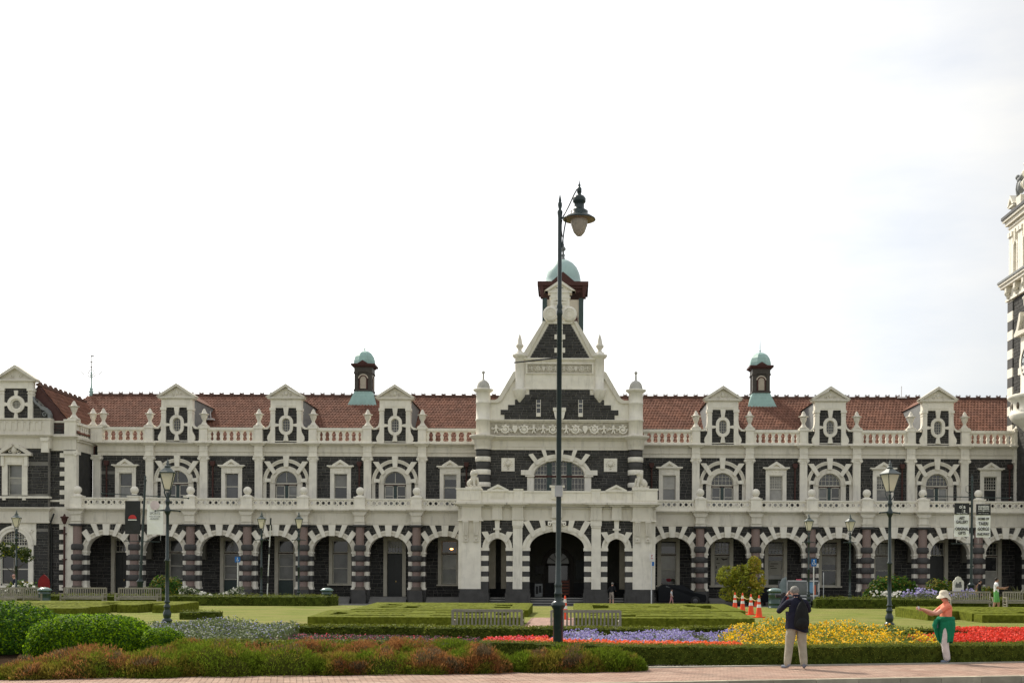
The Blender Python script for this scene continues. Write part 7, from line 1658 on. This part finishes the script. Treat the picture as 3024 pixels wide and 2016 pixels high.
# --- leaning striped pole, red pointed board, white arched plaque
t = thing('striped_pole', 'thin leaning white pole with dark bands beside the far left lamps', 'pole', (W(788,1700,66.8)[0], 66.8, .3)); m = MB(); dx_ = (799-788)/52.; n_ = 12
for i in range(n_): m.cm = 1 if i % 4 == 3 else 0; f0, f1 = i/n_, (i+1)/n_; m.bar((dx_*f0,0,4.9*f0), (dx_*f1,0,4.9*f1), .05 if m.cm == 0 else .07)
link('shaft', m.mesh('shaft', [MAT['white_post'], BLACKIRON]), t)
yR = 68.0; x = W(130, 1700, yR)[0]; t = thing('red_pointed_board', 'dark red pointed arch board standing behind the left bin', 'board', (x, yR, .15)); m = MB(); m.prism([(-.33,.7),(.33,.7),(.33,1.35),(.30,1.5),(.18,1.68),(0,1.82),(-.18,1.68),(-.30,1.5),(-.33,1.35)], -.03, .03); link('panel', m.mesh('panel', mat('pillar_red', (.22,.008,.010), .45)), t); m = MB(); m.box(-.28,-.2,-.03,.03,0,.7); m.box(.2,.28,-.03,.03,0,.7); link('leg', m.mesh('leg', BLACKIRON), t)
yW = 66.8; x0, z1_ = W(2814, 1701, yW); x1, _ = W(2846, 1701, yW); h_ = z1_-.3
t = thing('arched_plaque', 'white arched information board with a small locomotive picture behind the right bench', 'sign', ((x0+x1)/2, yW, .3)); hw = (x1-x0)/2
m = MB(); m.prism([(-hw,0),(hw,0),(hw,h_*.82),(hw*.86,h_*.87),(hw*.6,h_*.9),(hw*.45,h_*.97),(0,h_),(-hw*.45,h_*.97),(-hw*.6,h_*.9),(-hw*.86,h_*.87),(-hw,h_*.82)], -.04, .04); bd = link('board', m.mesh('board', mat('plaque_white', (.66,.64,.55), .6)), t)
m = MB(); zq = h_*.72; m.box(-hw*.58, hw*.58, -.055, -.04, zq-.06, zq+.04); m.box(hw*.1, hw*.5, -.055, -.04, zq+.04, zq+.20); m.box(-hw*.5, hw*.1, -.055, -.04, zq+.04, zq+.11); m.box(-hw*.42, -hw*.28, -.055, -.04, zq+.11, zq+.18)
for k in range(4): m.ball((-hw*.45+k*hw*.3, -.05, zq-.09), .045, 6, (1,.3,1))
for k in range(5): m.box(-hw*.4, hw*.4, -.05, -.04, h_*.50-k*.07, h_*.50-k*.07+.015)
link('print', m.mesh('print', mat('plaque_print', (.12,.12,.11), .7)), bd)
# --- vehicles
CARB = mat('car_paint_black', (.006,.007,.009), .45, spec=.12); CGL = mat('car_glass', (.012,.014,.016), .05, spec=.7); TYR = mat('tyre_rubber', (.02,.02,.02), .9)
def car(x, y, L_, wd, h, prof, label, name='parked_car', flip=1):
    """prof: side outline (along, height); placed side-on, nose towards +x"""
    t = thing(name, label, 'car', (x, y, 0), 'dark cars parked before the arcade'); m = MB(); n_ = len(prof); sl_ = []
    for (yy, sh) in ((-wd/2, 0), (-wd/2-.03, .5), (wd/2+.03, .5), (wd/2, 0)): sl_.append(yy)
    lowr = [(a, b) for a, b in prof]; V = []
    for yy, tuck in ((-wd/2, .0), (wd/2, .0)):
        for a, b in lowr: V.append((a, yy*(1 - .16*max(0, (b-.95*h*.6)/(h*.5))), b))
    fs = [tuple(range(n_)), tuple(range(2*n_-1, n_-1, -1))] + [(i, i+n_, (i+1)%n_+n_, (i+1)%n_) for i in range(n_)]; m.faces(V, fs); b = link('body', m.mesh('body', CARB), t); bv = b.modifiers.new('bevel', 'BEVEL'); bv.width = .05; bv.segments = 2
    return t, b
def wheels(t, xs, wd, r=.33):
    for xx in xs:
        for s in (-1, 1):
            m = MB(); m.lathe([(.01,-.10),(r*.6,-.11),(r,-.08),(r,.08),(r*.6,.11),(.01,.10)], 0, 0, 20); m.v = [(a+xx, c+s*(wd/2-.06), b+r) for a, b, c in m.v]; w1 = link('wheel', m.mesh('wheel', TYR), t)
            m = MB(); m.lathe([(.01,-.02),(r*.55,-.02),(r*.55,.02),(.01,.02)], 0, 0, 14); m.v = [(a+xx, c+s*(wd/2+.05), b+r) for a, b, c in m.v]; link('rim', m.mesh('rim', mat('rim_grey', (.06,.06,.065), .5)), w1)
t, b = car(7.4, 81.9, 4.0, 1.75, 1.42, [(-1.3,.25),(1.95,.25),(2.02,.5),(1.95,.78),(1.2,.92),(.42,1.42),(-.9,1.46),(-1.3,1.2)], 'dark hatchback parked nose right beside the porch, partly hidden')
m = MB(); m.faces([(-.8,-.80,.95),(.95,-.80,.92),(.38,-.765,1.34),(-.75,-.765,1.37)], [(0,1,2,3)]); link('side_window', m.mesh('side_window', CGL), t); m = MB(); m.faces([(1.22,-.7,.95),(1.22,.7,.95),(.50,.6,1.40),(.50,-.6,1.40)], [(0,1,2,3)]); m.v = [(a+.02, b_, c_+.015) for a, b_, c_ in m.v]; link('windscreen', m.mesh('windscreen', mat('screen_glass', (.03,.035,.04), .1, spec=.4)), t); wheels(t, (1.25,), 1.75)
t, b = car(13.0, 81.6, 4.3, 1.8, 1.3, [(-2.1,.28),(2.1,.28),(2.15,.6),(2.0,.82),(1.2,.9),(.5,1.22),(-1.0,1.25),(-1.7,.95),(-2.1,.9)], 'low dark car parked behind the maple and the cones')
m = MB(); m.faces([(-1.2,-.84,.9),(.95,-.84,.9),(.42,-.80,1.16),(-.9,-.80,1.18)], [(0,1,2,3)]); link('side_window', m.mesh('side_window', CGL), t); wheels(t, (-1.3, 1.3), 1.8)
# tradesman's van seen from behind, side awning and glass racks
x = W(2372, 1700, 74.5)[0]; t = thing('service_truck', 'silver framed glazier truck seen from behind, beyond the head of the man', 'truck', (x, 74.5, 0)); SV = mat('silver_frame', (.50,.51,.52), .35, metal=.4); 
m = MB(); m.box(-1.0,1.0,0,3.6,.5,.85); m.box(-.95,.95,.2,3.6,.85,1.75); link('body', m.mesh('body', mat('truck_grey', (.10,.11,.12), .35, spec=.5)), t)
m = MB(); m.box(-1.02,1.02,-.06,.02,1.72,1.80); m.box(-1.02,1.02,-.06,.02,.80,.88)
for xx in (-1.02,.25,.98): m.box(xx-.03, xx+.03, -.06, .02, .3, 1.8)
m.box(1.25,1.29,-.06,.02,.4,2.3); link('rack', m.mesh('rack', SV), t)
m = MB(); m.box(-.96,.2,-.03,-.01,.9,1.7); link('rear_window', m.mesh('rear_window', mat('mirror_glass', (.12,.13,.13), .08, spec=.9, metal=.3)), t)
m = MB(); m.box(.3,.62,-.05,-.02,1.0,1.68); link('blue_panel', m.mesh('blue_panel', mat('panel_blue', (.16,.30,.45), .4)), t)
m = MB(); m.box(.65,.78,-.05,-.02,.9,1.5); link('orange_panel', m.mesh('orange_panel', mat('panel_orange', (.55,.12,.06), .5)), t)
m = MB(); m.box(-.42,-.1,-.02,.2,1.8,1.88); link('roof_beacon', m.mesh('roof_beacon', mat('beacon_pink', (.55,.10,.14), .4)), t)
for xx in (-1.0, 1.06): m = MB(); m.box(xx-.09, xx+.09, -.08, -.02, .52, .74); link('tail_light', m.mesh('tail_light', mat('tail_red', (.35,.02,.02), .3)), t)
m = MB(); m.box(-.2,.2,-.09,-.06,.56,.68); link('number_plate', m.mesh('number_plate', LW), t)
m = MB(); m.faces([(-1.05,-.02,.75),(-1.05,-.02,2.05),(-1.35,-.1,1.9),(-1.52,-.15,1.55),(-1.5,-.15,.95)], [(0,1,2,3,4)]); m.faces([(-1.05,.02,.75),(-1.05,.02,2.05),(-1.35,-.06,1.9),(-1.52,-.11,1.55),(-1.5,-.11,.95)], [(0,1,2,3,4)]); link('side_glass', m.mesh('side_glass', mat('glass_sheet', (.20,.24,.25), .1, spec=.8)), t)
wheels(t, (), 2); m = MB()
for s in (-1, 1): m.box(s*.78-.12, s*.78+.12, .25, .9, 0, .55)
link('wheel', m.mesh('wheel', TYR), t)
# things by the entrance: sandwich board, small rack
m = MB(); bx = CP-1.35; m.box(bx-.28, bx+.28, -.03, .03, 0, .95); t = thing('sandwich_board', 'pale sandwich board standing inside the porch left of the door', 'board', (0, 85.6, .5)); o = link('panel', m.mesh('panel', mat('board_grey', (.30,.31,.31), .5)), t); m = MB(); m.box(bx-.2, bx-.04, -.04, -.03, .2, .75); m.box(bx+.02, bx+.2, -.04, -.03, .3, .8); link('print', m.mesh('print', BK), o)
m = MB(); bx = CP+.55
for k in range(5): m.box(bx-.3, bx+.3, -.15, .15, .15+k*.22, .17+k*.22); m.box(bx-.26, bx+.26, -.12, .02, .17+k*.22, .30+k*.22)
for s in (-1, 1): m.box(bx+s*.3-.02, bx+s*.3+.02, -.15, .15, 0, 1.25)
t = thing('brochure_rack', 'small brochure rack standing in the porch right of the street light', 'rack', (0, 85.8, .5)); link('shelves', m.mesh('shelves', mat('rack_brown', (.20,.07,.045), .6)), t)
# ================================================================== PEOPLE
SKIN = mat('skin', (.52,.30,.22), .55, var=.06, scale=6, spec=.35); HAIRG = mat('grey_hair', (.22,.21,.19), .8, var=.3, scale=30); HAIRD = mat('dark_hair', (.02,.016,.013), .7)
def cloth(n_, c, r=.85): return mat(n_, c, r, var=.14, scale=7, bump=.6, bscale=14, spec=.15)
def body(name, joints, bones, mats, parent, root='pelvis', sub=2, smooth=True):
    """joints: name -> (position, radius or (rx, ry)); bones: (a, b, material index). One continuous skinned surface"""
    nm = list(joints); ix = {k: i for i, k in enumerate(nm)}
    me = bpy.data.meshes.new(name); me.from_pydata([joints[k][0] for k in nm], [(ix[a], ix[b]) for a, b, _ in bones], [])
    o = bpy.data.objects.new(name, me); COL.objects.link(o); md = o.modifiers.new('s', 'SKIN'); md.use_smooth_shade = True; md.branch_smoothing = .3
    sv = me.skin_vertices[0].data if me.skin_vertices else None
    if sv is None:
        me.attributes
    for k in nm:
        r = joints[k][1]; sv[ix[k]].radius = r if isinstance(r, tuple) else (r, r); sv[ix[k]].use_root = (k == root)
    s = o.modifiers.new('d', 'SUBSURF'); s.levels = sub; s.render_levels = sub
    dg = bpy.context.evaluated_depsgraph_get(); m2 = bpy.data.meshes.new_from_object(o.evaluated_get(dg)); bpy.data.objects.remove(o)
    m2.materials.clear()
    for q in mats: m2.materials.append(q)
    segs = [(Vector(joints[a][0]), Vector(joints[b][0]), mi, (max(joints[a][1]) if isinstance(joints[a][1], tuple) else joints[a][1])) for a, b, mi in bones]
    for p in m2.polygons:
        c = p.center; best = None
        for a, b, mi, r in segs:
            d = b - a; t = max(0, min(1, (c-a).dot(d)/max(1e-9, d.length_squared))); q = (c - (a+d*t)).length - .35*r
            if best is None or q < best[0]: best = (q, mi)
        p.material_index = best[1]; p.use_smooth = True
    return link(name, m2, parent)
def fingers(J, B, tag, wrist, palm, dirn, side, mi, s=1., curl=.3):
    """palm with four unequal fingers and a thumb leaving its side"""
    d = Vector(dirn).normalized(); sd_ = Vector(side).normalized(); n = d.cross(sd_)
    J[tag+'palm'] = (tuple(Vector(palm)), (.030*s, .018*s)); B.append((wrist, tag+'palm', mi))
    for i, (off, ln) in enumerate(((-.028,.068),(-.010,.078),(.010,.074),(.027,.058))):
        b0 = Vector(palm) + d*.035*s + sd_*off*s; J[f'{tag}f{i}a'] = (tuple(b0), .0095*s); b1 = b0 + (d + n*curl).normalized()*ln*.5*s; J[f'{tag}f{i}b'] = (tuple(b1), .0085*s); b2 = b1 + (d*.6 + n*curl*2.4).normalized()*ln*.5*s; J[f'{tag}f{i}c'] = (tuple(b2), .007*s)
        B += [(tag+'palm', f'{tag}f{i}a', mi), (f'{tag}f{i}a', f'{tag}f{i}b', mi), (f'{tag}f{i}b', f'{tag}f{i}c', mi)]
    t0 = Vector(palm) - d*.005*s - sd_*.035*s; t1 = t0 + (d*.6 - sd_*.6 + n*.4).normalized()*.035*s; J[tag+'ta'] = (tuple(t0), .012*s); J[tag+'tb'] = (tuple(t1), .009*s); B += [(tag+'palm', tag+'ta', mi), (tag+'ta', tag+'tb', mi)]
def figure(label, loc, rz, H, pose, cols, sex='m', hand=True, extra=None, legr=1., torr=1.):
    """faces -y before rotation; pose gives elbows, wrists, feet in body space (metres at 1.75 m)"""
    t = thing('person', label, 'person', (0,0,0)); k = H/1.75
    V = lambda x, y, z: (x*k, y*k, z*k)
    ln = pose.get('lean', 0.)     # forward lean of the trunk
    J, B = {}, []
    def j(n_, p, r): J[n_] = (V(*p), tuple(q*k for q in r) if isinstance(r, tuple) else r*k)
    hipw, shw = (.095, .185) if sex == 'm' else (.10, .16)
    j('pelvis', (0,0,.95), (.150*torr,.115*torr)); j('waist', (0,-.01-ln*.3,1.08), (.145*torr,.108*torr)); j('chest', (0,-ln*.7,1.28), (.165*torr,.118*torr)); j('upper', (0,-ln,1.42), (.12,.085)); j('neck', (0,-ln-.01,1.50), .056); 
    hd = pose.get('head', (0,-.02,0)); j('skull', (hd[0],-ln-.02+hd[1],1.585), .070); j('crown', (hd[0]*1.3,-ln-.005+hd[1]*1.2,1.675), .072); fd = Vector(pose.get('face', (0,-1,0))).normalized()
    B += [('pelvis','waist',0),('waist','chest',0),('chest','upper',0),('upper','neck',2),('neck','skull',2),('skull','crown',2)]
    fx, fy = fd.x, fd.y; sk = Vector((hd[0],-ln-.02+hd[1],1.60)); nz = sk + Vector((fx,fy,0))*.095; J['nose'] = (V(nz.x, nz.y, nz.z-.0), .014*k); cn = sk + Vector((fx,fy,0))*.060; j('chin', (cn.x, cn.y, 1.53), .034); B += [('skull','nose',2),('skull','chin',2)]
    for s, S in ((-1,'l'),(1,'r')):
        j('sh'+S, (s*shw,-ln,1.40), (.062*torr**.6,.06*torr**.6)); el = pose[S+'el']; wr = pose[S+'wr']; j('el'+S, el, .050*torr**.5 if pose.get('long', True) else .046*torr**.5); mid = tuple((a+b)/2 for a, b in zip((s*shw,-ln,1.40), el)); j('ua'+S, mid, .060*torr**.5 if pose.get('long', True) else .056*torr**.5); j('wr'+S, wr, .030 if not pose.get('long', True) else .036)
        sl_ = 0 if pose.get('long', True) else 2
        B += [('upper','sh'+S,0),('sh'+S,'ua'+S,0),('ua'+S,'el'+S,sl_),('el'+S,'wr'+S,sl_)]
        d = Vector(pose.get(S+'hd', (0,-.3,-1))); w3 = Vector(wr); pl = w3 + d.normalized()*.07
        if hand: fingers(J, B, S, 'wr'+S, tuple(pl*k), d, pose.get(S+'sd', (s*-.3,-1,0)), 2, k, .5)
        else: j('ha'+S, tuple(pl), (.034,.022)); B.append(('wr'+S,'ha'+S,2))
        hp = (s*hipw,0,.90); ft = pose[S+'ft']; kn = pose.get(S+'kn', ((hp[0]+ft[0])/2,(hp[1]+ft[1])/2-.03,.50)); j('hp'+S, hp, .105*legr); j('kn'+S, kn, .068*legr); th = tuple(a*.55+b*.45 for a, b in zip(hp, kn)); j('th'+S, th, .088*legr)
        an = (ft[0], ft[1]+.03, .085+ft[2]); sh_ = tuple(a*.5+b*.5 for a, b in zip(kn, an)); shorts = pose.get('shorts', False); j('sn'+S, sh_, .066*legr if not shorts else .052); j('an'+S, an, .058*legr if not shorts else .036)
        fo = pose.get(S+'fo', (0,-1,0)); ff_ = Vector(fo).normalized(); j('he'+S, (an[0]-ff_.x*.03, an[1]-ff_.y*.03, .042+ft[2]), .040); j('to'+S, (an[0]+ff_.x*.15, an[1]+ff_.y*.15, .034+ft[2]), (.042,.030))
        B += [('pelvis','hp'+S,1),('hp'+S,'th'+S,1),('th'+S,'kn'+S,1),('kn'+S,'sn'+S,2 if shorts else 1),('sn'+S,'an'+S,2 if shorts else 1),('an'+S,'he'+S,3),('he'+S,'to'+S,3)]
    bd = body('body', J, B, cols, t, sub=2)
    # ears, eyes, mouth
    m = MB(); sd2 = Vector((-fy, fx, 0))
    for s in (-1, 1):
        q = sk + sd2*s*.072; m.ball(tuple(x*k for x in (q.x, q.y, q.z)), .02*k, 8, (.6,.8,1.2))
    link('ear', m.mesh('ear', cols[2]), bd)
    m = MB()
    for s in (-1, 1): q = sk + Vector((fx,fy,0))*.066 + sd2*s*.027 + Vector((0,0,.022)); m.ball(tuple(x*k for x in q), .010*k, 8)
    link('eye', m.mesh('eye', HAIRD), bd)
    m = MB(); q = sk + Vector((fx,fy,0))*.077 + Vector((0,0,-.045)); m.ball(tuple(x*k for x in q), .018*k, 8, (1.0,1.0,.35)); link('mouth', m.mesh('mouth', mat('lips', (.40,.14,.11), .5)), bd)
    if extra: extra(t, k, sk, fd)
    t.location = loc; t.rotation_euler = (0,0,rz); return t
def hairpiece(colr, back=.0, low=.0, bun=False):
    def f(t, k, sk, fd):
        m = MB(); c = Vector((sk.x, sk.y, sk.z+.045)) - Vector((fd.x, fd.y, 0))*.018
        vs = []
        m.ball(tuple(c*k), .098*k, 16, (1.0,1.04,.98)); keep = []
        for fc in m.f:
            q = sum((Vector(m.v[i]) for i in fc), Vector())/len(fc)/k; 
            if (q-c).dot(Vector((fd.x, fd.y, 0))) > .045 and q.z < c.z+.05: continue
            if q.z < c.z-.055-low and (q-c).dot(Vector((fd.x, fd.y, 0))) > -.02: continue
            keep.append(fc)
        m.f = keep; m.m = [0]*len(keep); m.sm = [True]*len(keep); m.r = [0]*len(keep); m.v = [tuple(Vector(v)+Vector((random.uniform(-1,1),random.uniform(-1,1),random.uniform(-1,1)))*.002) for v in m.v]
        link('hair', m.mesh('hair', colr), t)
    return f
def ground_at(px, py, z): e = WZ(px, py, z); return (e[0], e[1], z)
# --- man in navy jacket taking a picture, seen from behind
NAVY = cloth('navy_jacket', (.018,.019,.034)); KH = cloth('khaki_trousers', (.36,.33,.26)); SHOE = cloth('grey_trainer', (.20,.22,.27)); 
gp = ground_at(2352, 1972, .02)
def man_extra(t, k, sk, fd):
    hairpiece(HAIRG)(t, k, sk, fd)
    m = MB()   # jacket skirt hanging over the hips
    pr = [(.225,.80),(.222,.86),(.212,.95),(.205,1.05),(.215,1.2)]
    m.lathe([(a*k, b*k) for a, b in pr], 0, .01*k, 20); m.v = [(x*(1.12), y*.80 + random.uniform(-.004,.004), z + (.045*math.sin(x*9) if z < .83*k else 0)) for x, y, z in m.v]; m.f = [f for f in m.f if len(f) == 4]; m.m = [0]*len(m.f); m.sm = [True]*len(m.f); m.r = [0]*len(m.f); link('jacket_hem', m.mesh('jacket_hem', NAVY), t)
    m = MB(); m.lathe([(.075*k,1.49*k),(.082*k,1.53*k),(.078*k,1.56*k)], 0, -.03*k, 14); link('collar', m.mesh('collar', NAVY), t)
man = figure('man in navy jacket and khaki trousers photographing the station from the pavement', gp, R(180), 1.80,
    dict(lel=(-.30,-.16,1.19), lwr=(-.10,-.33,1.52), lhd=(.3,-.2,.5), lsd=(0,0,1), rel=(.36,-.20,1.17), rwr=(.17,-.36,1.50), rhd=(-.4,-.2,.5), rsd=(0,0,1), lft=(-.15,.02,0), rft=(.20,-.0,0), lfo=(-.15,-1,0), rfo=(.75,-.7,0), head=(.045,-.05,0), face=(.55,-.85,-.1), lean=.0),
    [NAVY, KH, SKIN, SHOE], extra=man_extra, legr=1.42, torr=1.30)
BAGM = cloth('black_backpack', (.016,.017,.017))
mw = man.location; bp = thing('backpack', 'black backpack with a sling strap on the back of the man in navy', 'backpack', (mw.x+.07, mw.y-.20, 1.0))
m = MB(); m.lathe([(.05,-.13),(.15,-.10),(.175,.0),(.165,.15),(.13,.32),(.07,.44),(.03,.48)], 0, 0, 16); m.v = [(x*.95 + .02*z, y*.52, z) for x, y, z in m.v]; pk = link('sack', m.mesh('sack', BAGM), bp)
m = MB(); m.lathe([(.06,-.10),(.12,-.08),(.13,.02),(.09,.10),(.04,.13)], 0, 0, 12); m.v = [(x, y*.5-.07, z) for x, y, z in m.v]; link('pocket', m.mesh('pocket', BAGM), bp)
m = MB(); m.tube([(.05,.03,.42),(.02,.06,.50),(-.03,.10,.56),(-.06,.2,.56)], .022, 6); m.tube([(-.10,.04,-.02),(-.19,.12,.02),(-.22,.2,.1)], .015, 6); m.tube([(-.02,-.09,-.02),(-.02,-.09,.28)], .006, 4); link('strap', m.mesh('strap', BAGM), bp)
cm_ = thing('camera', 'black camera with a long lens held up by the man in navy', 'camera', (mw.x-.20, mw.y+.44, 1.585)); m = MB(); m.box(-.07,.07,-.035,.035,-.05,.045); m.box(-.03,.03,-.03,.03,.045,.075); cb_ = link('camera_body', m.mesh('camera_body', BLACKIRON), cm_); m = MB(); m.lathe([(.036,0),(.038,.05),(.04,.13),(.044,.135),(.044,.16)], 0, 0, 14); m.v = [(-z*.9-.03, y+.10*1+z*.3-.08, x) for x, y, z in m.v]; link('lens', m.mesh('lens', BLACKIRON), cm_)
# --- woman in orange with a sun hat, in profile facing left
ORT = cloth('coral_shirt', (.80,.25,.16)); WHT = cloth('white_trousers', (.62,.56,.54)); GRJ = cloth('emerald_fleece', (.012,.17,.085)); HATM = cloth('cream_hat', (.62,.56,.44)); SHOE2 = cloth('blue_grey_shoe', (.16,.19,.25))
gp2 = ground_at(2792, 1956, .02)
def woman_extra(t, k, sk, fd):
    m = MB(); c = Vector((sk.x, sk.y, sk.z)); c.z += .055
    prof = [(.165,-.045),(.155,-.03),(.118,.0),(.105,.012),(.104,.05),(.09,.10),(.055,.125),(.0,.13)]
    m.lathe([(a*1.0, b) for a, b in prof], 0, 0, 24); m.v = [(x + c.x, y*1.08 + c.y - .0, z + c.z - (.030*abs(math.sin(math.atan2(y, x)*1.5))+ (.035 if y > .05 else 0) if math.hypot(x, y) > .13 else 0)) for x, y, z in m.v]; m.v = [tuple(Vector(v)*k) for v in m.v]; link('sun_hat', m.mesh('sun_hat', HATM), t)
    m = MB(); m.box(-.07,.07,-.006,.006,-.018,.018); q = sk + Vector((0,-.078,.022)); m.v = [tuple((Vector(v)+q)*k) for v in m.v]; link('sunglasses', m.mesh('sunglasses', HAIRD), t)
    m = MB()    # fleece tied round the waist: flared skirt with folds
    K = 36; rows = [(1.12,.19,.17),(1.05,.215,.20),(.98,.22,.215),(.86,.215,.215),(.70,.20,.19),(.50,.18,.155)]
    vs = []
    for ri, (z, a, b) in enumerate(rows):
        for i in range(K):
            an = 2*math.pi*i/K; f_ = 1 + .045*ri/2*math.sin(an*7+ri*.4) + .03*math.sin(an*3+1); vs.append((a*math.cos(an)*f_*k, (b*math.sin(an)*f_+.015)*k, (z + .03*math.sin(an*2+.5)*(ri > 3))*k))
    m.faces(vs, [(r_*K+i, r_*K+(i+1)%K, (r_+1)*K+(i+1)%K, (r_+1)*K+i) for r_ in range(len(rows)-1) for i in range(K)], True)
    m.tube([(.02*k,-.19*k,1.06*k),(.06*k,-.25*k,1.03*k),(.09*k,-.30*k,.92*k),(.10*k,-.29*k,.84*k)], [.05*k,.06*k,.06*k,.04*k], 8); m.tube([(-.02*k,-.19*k,1.05*k),(-.03*k,-.24*k,.95*k),(-.02*k,-.22*k,.75*k),(-.01*k,-.17*k,.55*k)], [.04*k,.05*k,.05*k,.03*k], 8)
    m.lathe([(.19*k,1.02*k),(.225*k,1.05*k),(.22*k,1.11*k),(.18*k,1.14*k)], 0, 0, 20); link('tied_fleece', m.mesh('tied_fleece', GRJ), t)
    m = MB(); m.box(-.06,.06,-.28,-.20,.86,1.0); m.v = [tuple(Vector(v)*k) for v in m.v]; link('belt_pouch', m.mesh('belt_pouch', cloth('grey_pouch', (.14,.16,.19))), t)
    hairpiece(mat('brown_hair', (.13,.07,.04), .8), 0, .02)(t, k, sk, fd)
woman = figure('woman in coral shirt and cream sun hat holding up a small camera on the pavement', gp2, R(-90), 1.66,
    dict(lel=(-.15,-.30,1.17), lwr=(-.03,-.56,1.30), lhd=(.15,-1,.25), lsd=(.2,0,1), rel=(.16,-.28,1.20), rwr=(.05,-.55,1.31), rhd=(-.15,-1,.25), rsd=(-.2,0,1), lft=(-.09,.05,0), rft=(.09,-.03,0), long=False, lean=-.01, head=(0,-.035,0)),
    [ORT, WHT, mat('skin_ruddy', (.58,.29,.21), .55), SHOE2], sex='f', extra=woman_extra, legr=1.42, torr=1.42)
ww = woman.location; pc = thing('camera', 'small silver compact camera in the raised hands of the woman in coral', 'camera', (ww.x-.635, ww.y, 1.30)); m = MB(); m.box(-.012,.012,-.05,.05,-.03,.03); link('camera_body', m.mesh('camera_body', CHROME), pc); m = MB(); m.tube([(0,.04,-.02),(.0,.04,-.08),(.01,.04,-.14)], .004, 4); link('wrist_strap', m.mesh('wrist_strap', BLACKIRON), pc); m = MB(); m.lathe([(.018,-.02),(.02,0)], 0, 0, 12); m.v = [(-z-.02, y, x) for x, y, z in m.v]; link('lens', m.mesh('lens', BLACKIRON), pc)
# --- figures further back
STAND = dict(lel=(-.24,.03,1.15), lwr=(-.24,-.10,.92), rel=(.24,.03,1.15), rwr=(.24,-.10,.92), lft=(-.1,0,0), rft=(.1,0,0))
WT = cloth('white_tshirt', (.74,.74,.76)); GS = cloth('green_shorts', (.14,.38,.12)); SKT = mat('skin_tan', (.36,.20,.14), .55)
g3 = at(2942, 60.3)
figure('man in white shirt and green shorts stretching his arm between the right benches', g3, R(72), 1.74, dict(lel=(-.22,-.10,1.18), lwr=(-.2,-.42,1.22), lhd=(0,-1,.2), rel=(.25,-.12,1.17), rwr=(.2,-.40,1.15), rhd=(0,-1,.1), lft=(-.1,.14,0), rft=(.1,-.16,0), long=False, shorts=True), [WT, GS, SKT, SHOE], extra=hairpiece(HAIRD), legr=1.25, torr=1.25)
g4 = at(2893, 66.4)
figure('person in black carrying a tan bag behind the right bench', g4, R(60), 1.62, dict(STAND), [cloth('black_top', (.02,.02,.022)), cloth('black_trousers', (.02,.02,.025)), SKT, SHOE], sex='f', extra=hairpiece(HAIRD, 0, .05))
bg = thing('handbag', 'tan handbag hanging at the side of the person in black', 'bag', (g4[0]-.22, g4[1]-.12, g4[2]+.85)); m = MB(); m.ball((0,0,0), .13, 10, (.6,.9,1.2)); bs = link('bag_body', m.mesh('bag_body', cloth('tan_leather', (.30,.17,.09))), bg); m = MB(); m.tube([(0,-.08,.1),(0,-.05,.35),(.1,0,.52),(0,.06,.35),(0,.08,.1)], .012, 5); link('strap', m.mesh('strap', MAT['tan_leather']), bg)
g5 = (W(1983,1700,80.2)[0], 80.2, .0)
figure('child in white top and pink shorts walking beside the dark hatchback', g5, R(80), 1.18, dict(lel=(-.22,.05,1.16), lwr=(-.2,-.1,.95), rel=(.22,.0,1.16), rwr=(.2,-.15,.96), lft=(-.08,.22,0), rft=(.08,-.18,0), long=False, shorts=True), [WT, cloth('pink_shorts', (.48,.24,.24)), SKIN, SHOE], sex='f', hand=False, extra=hairpiece(HAIRD))
g6 = (W(1806,1700,80.3)[0], 80.3, .0)
figure('person in dark jacket with pale shorts and backpack by the right porch arch', g6, R(150), 1.60, dict(lel=(-.24,-.08,1.15), lwr=(-.18,-.3,1.15), rel=(.24,.03,1.15), rwr=(.22,-.12,.95), lft=(-.16,.02,0), rft=(.14,-.05,0), lean=.12, shorts=True), [cloth('charcoal_jacket', (.018,.019,.022)), cloth('stone_shorts', (.32,.27,.23)), SKIN, SHOE], hand=False, extra=hairpiece(HAIRG))
g7 = at(43, 67.6)
figure('person in navy top and pink cap walking behind the far left lamp', g7, R(-70), 1.72, dict(STAND), [NAVY, cloth('dark_trousers', (.03,.03,.035)), SKIN, SHOE], hand=False, extra=lambda t, k, sk, fd: (lambda m: (m.ball(tuple(Vector((sk.x, sk.y, sk.z+.07))*k), .095*k, 12, (1,1,.75)), m.box(-.06*k,.06*k,(sk.y-.17)*k,(sk.y-.05)*k,(sk.z+.05)*k,(sk.z+.062)*k), link('cap', m.mesh('cap', cloth('pink_cap', (.45,.25,.22))), t)))(MB()))
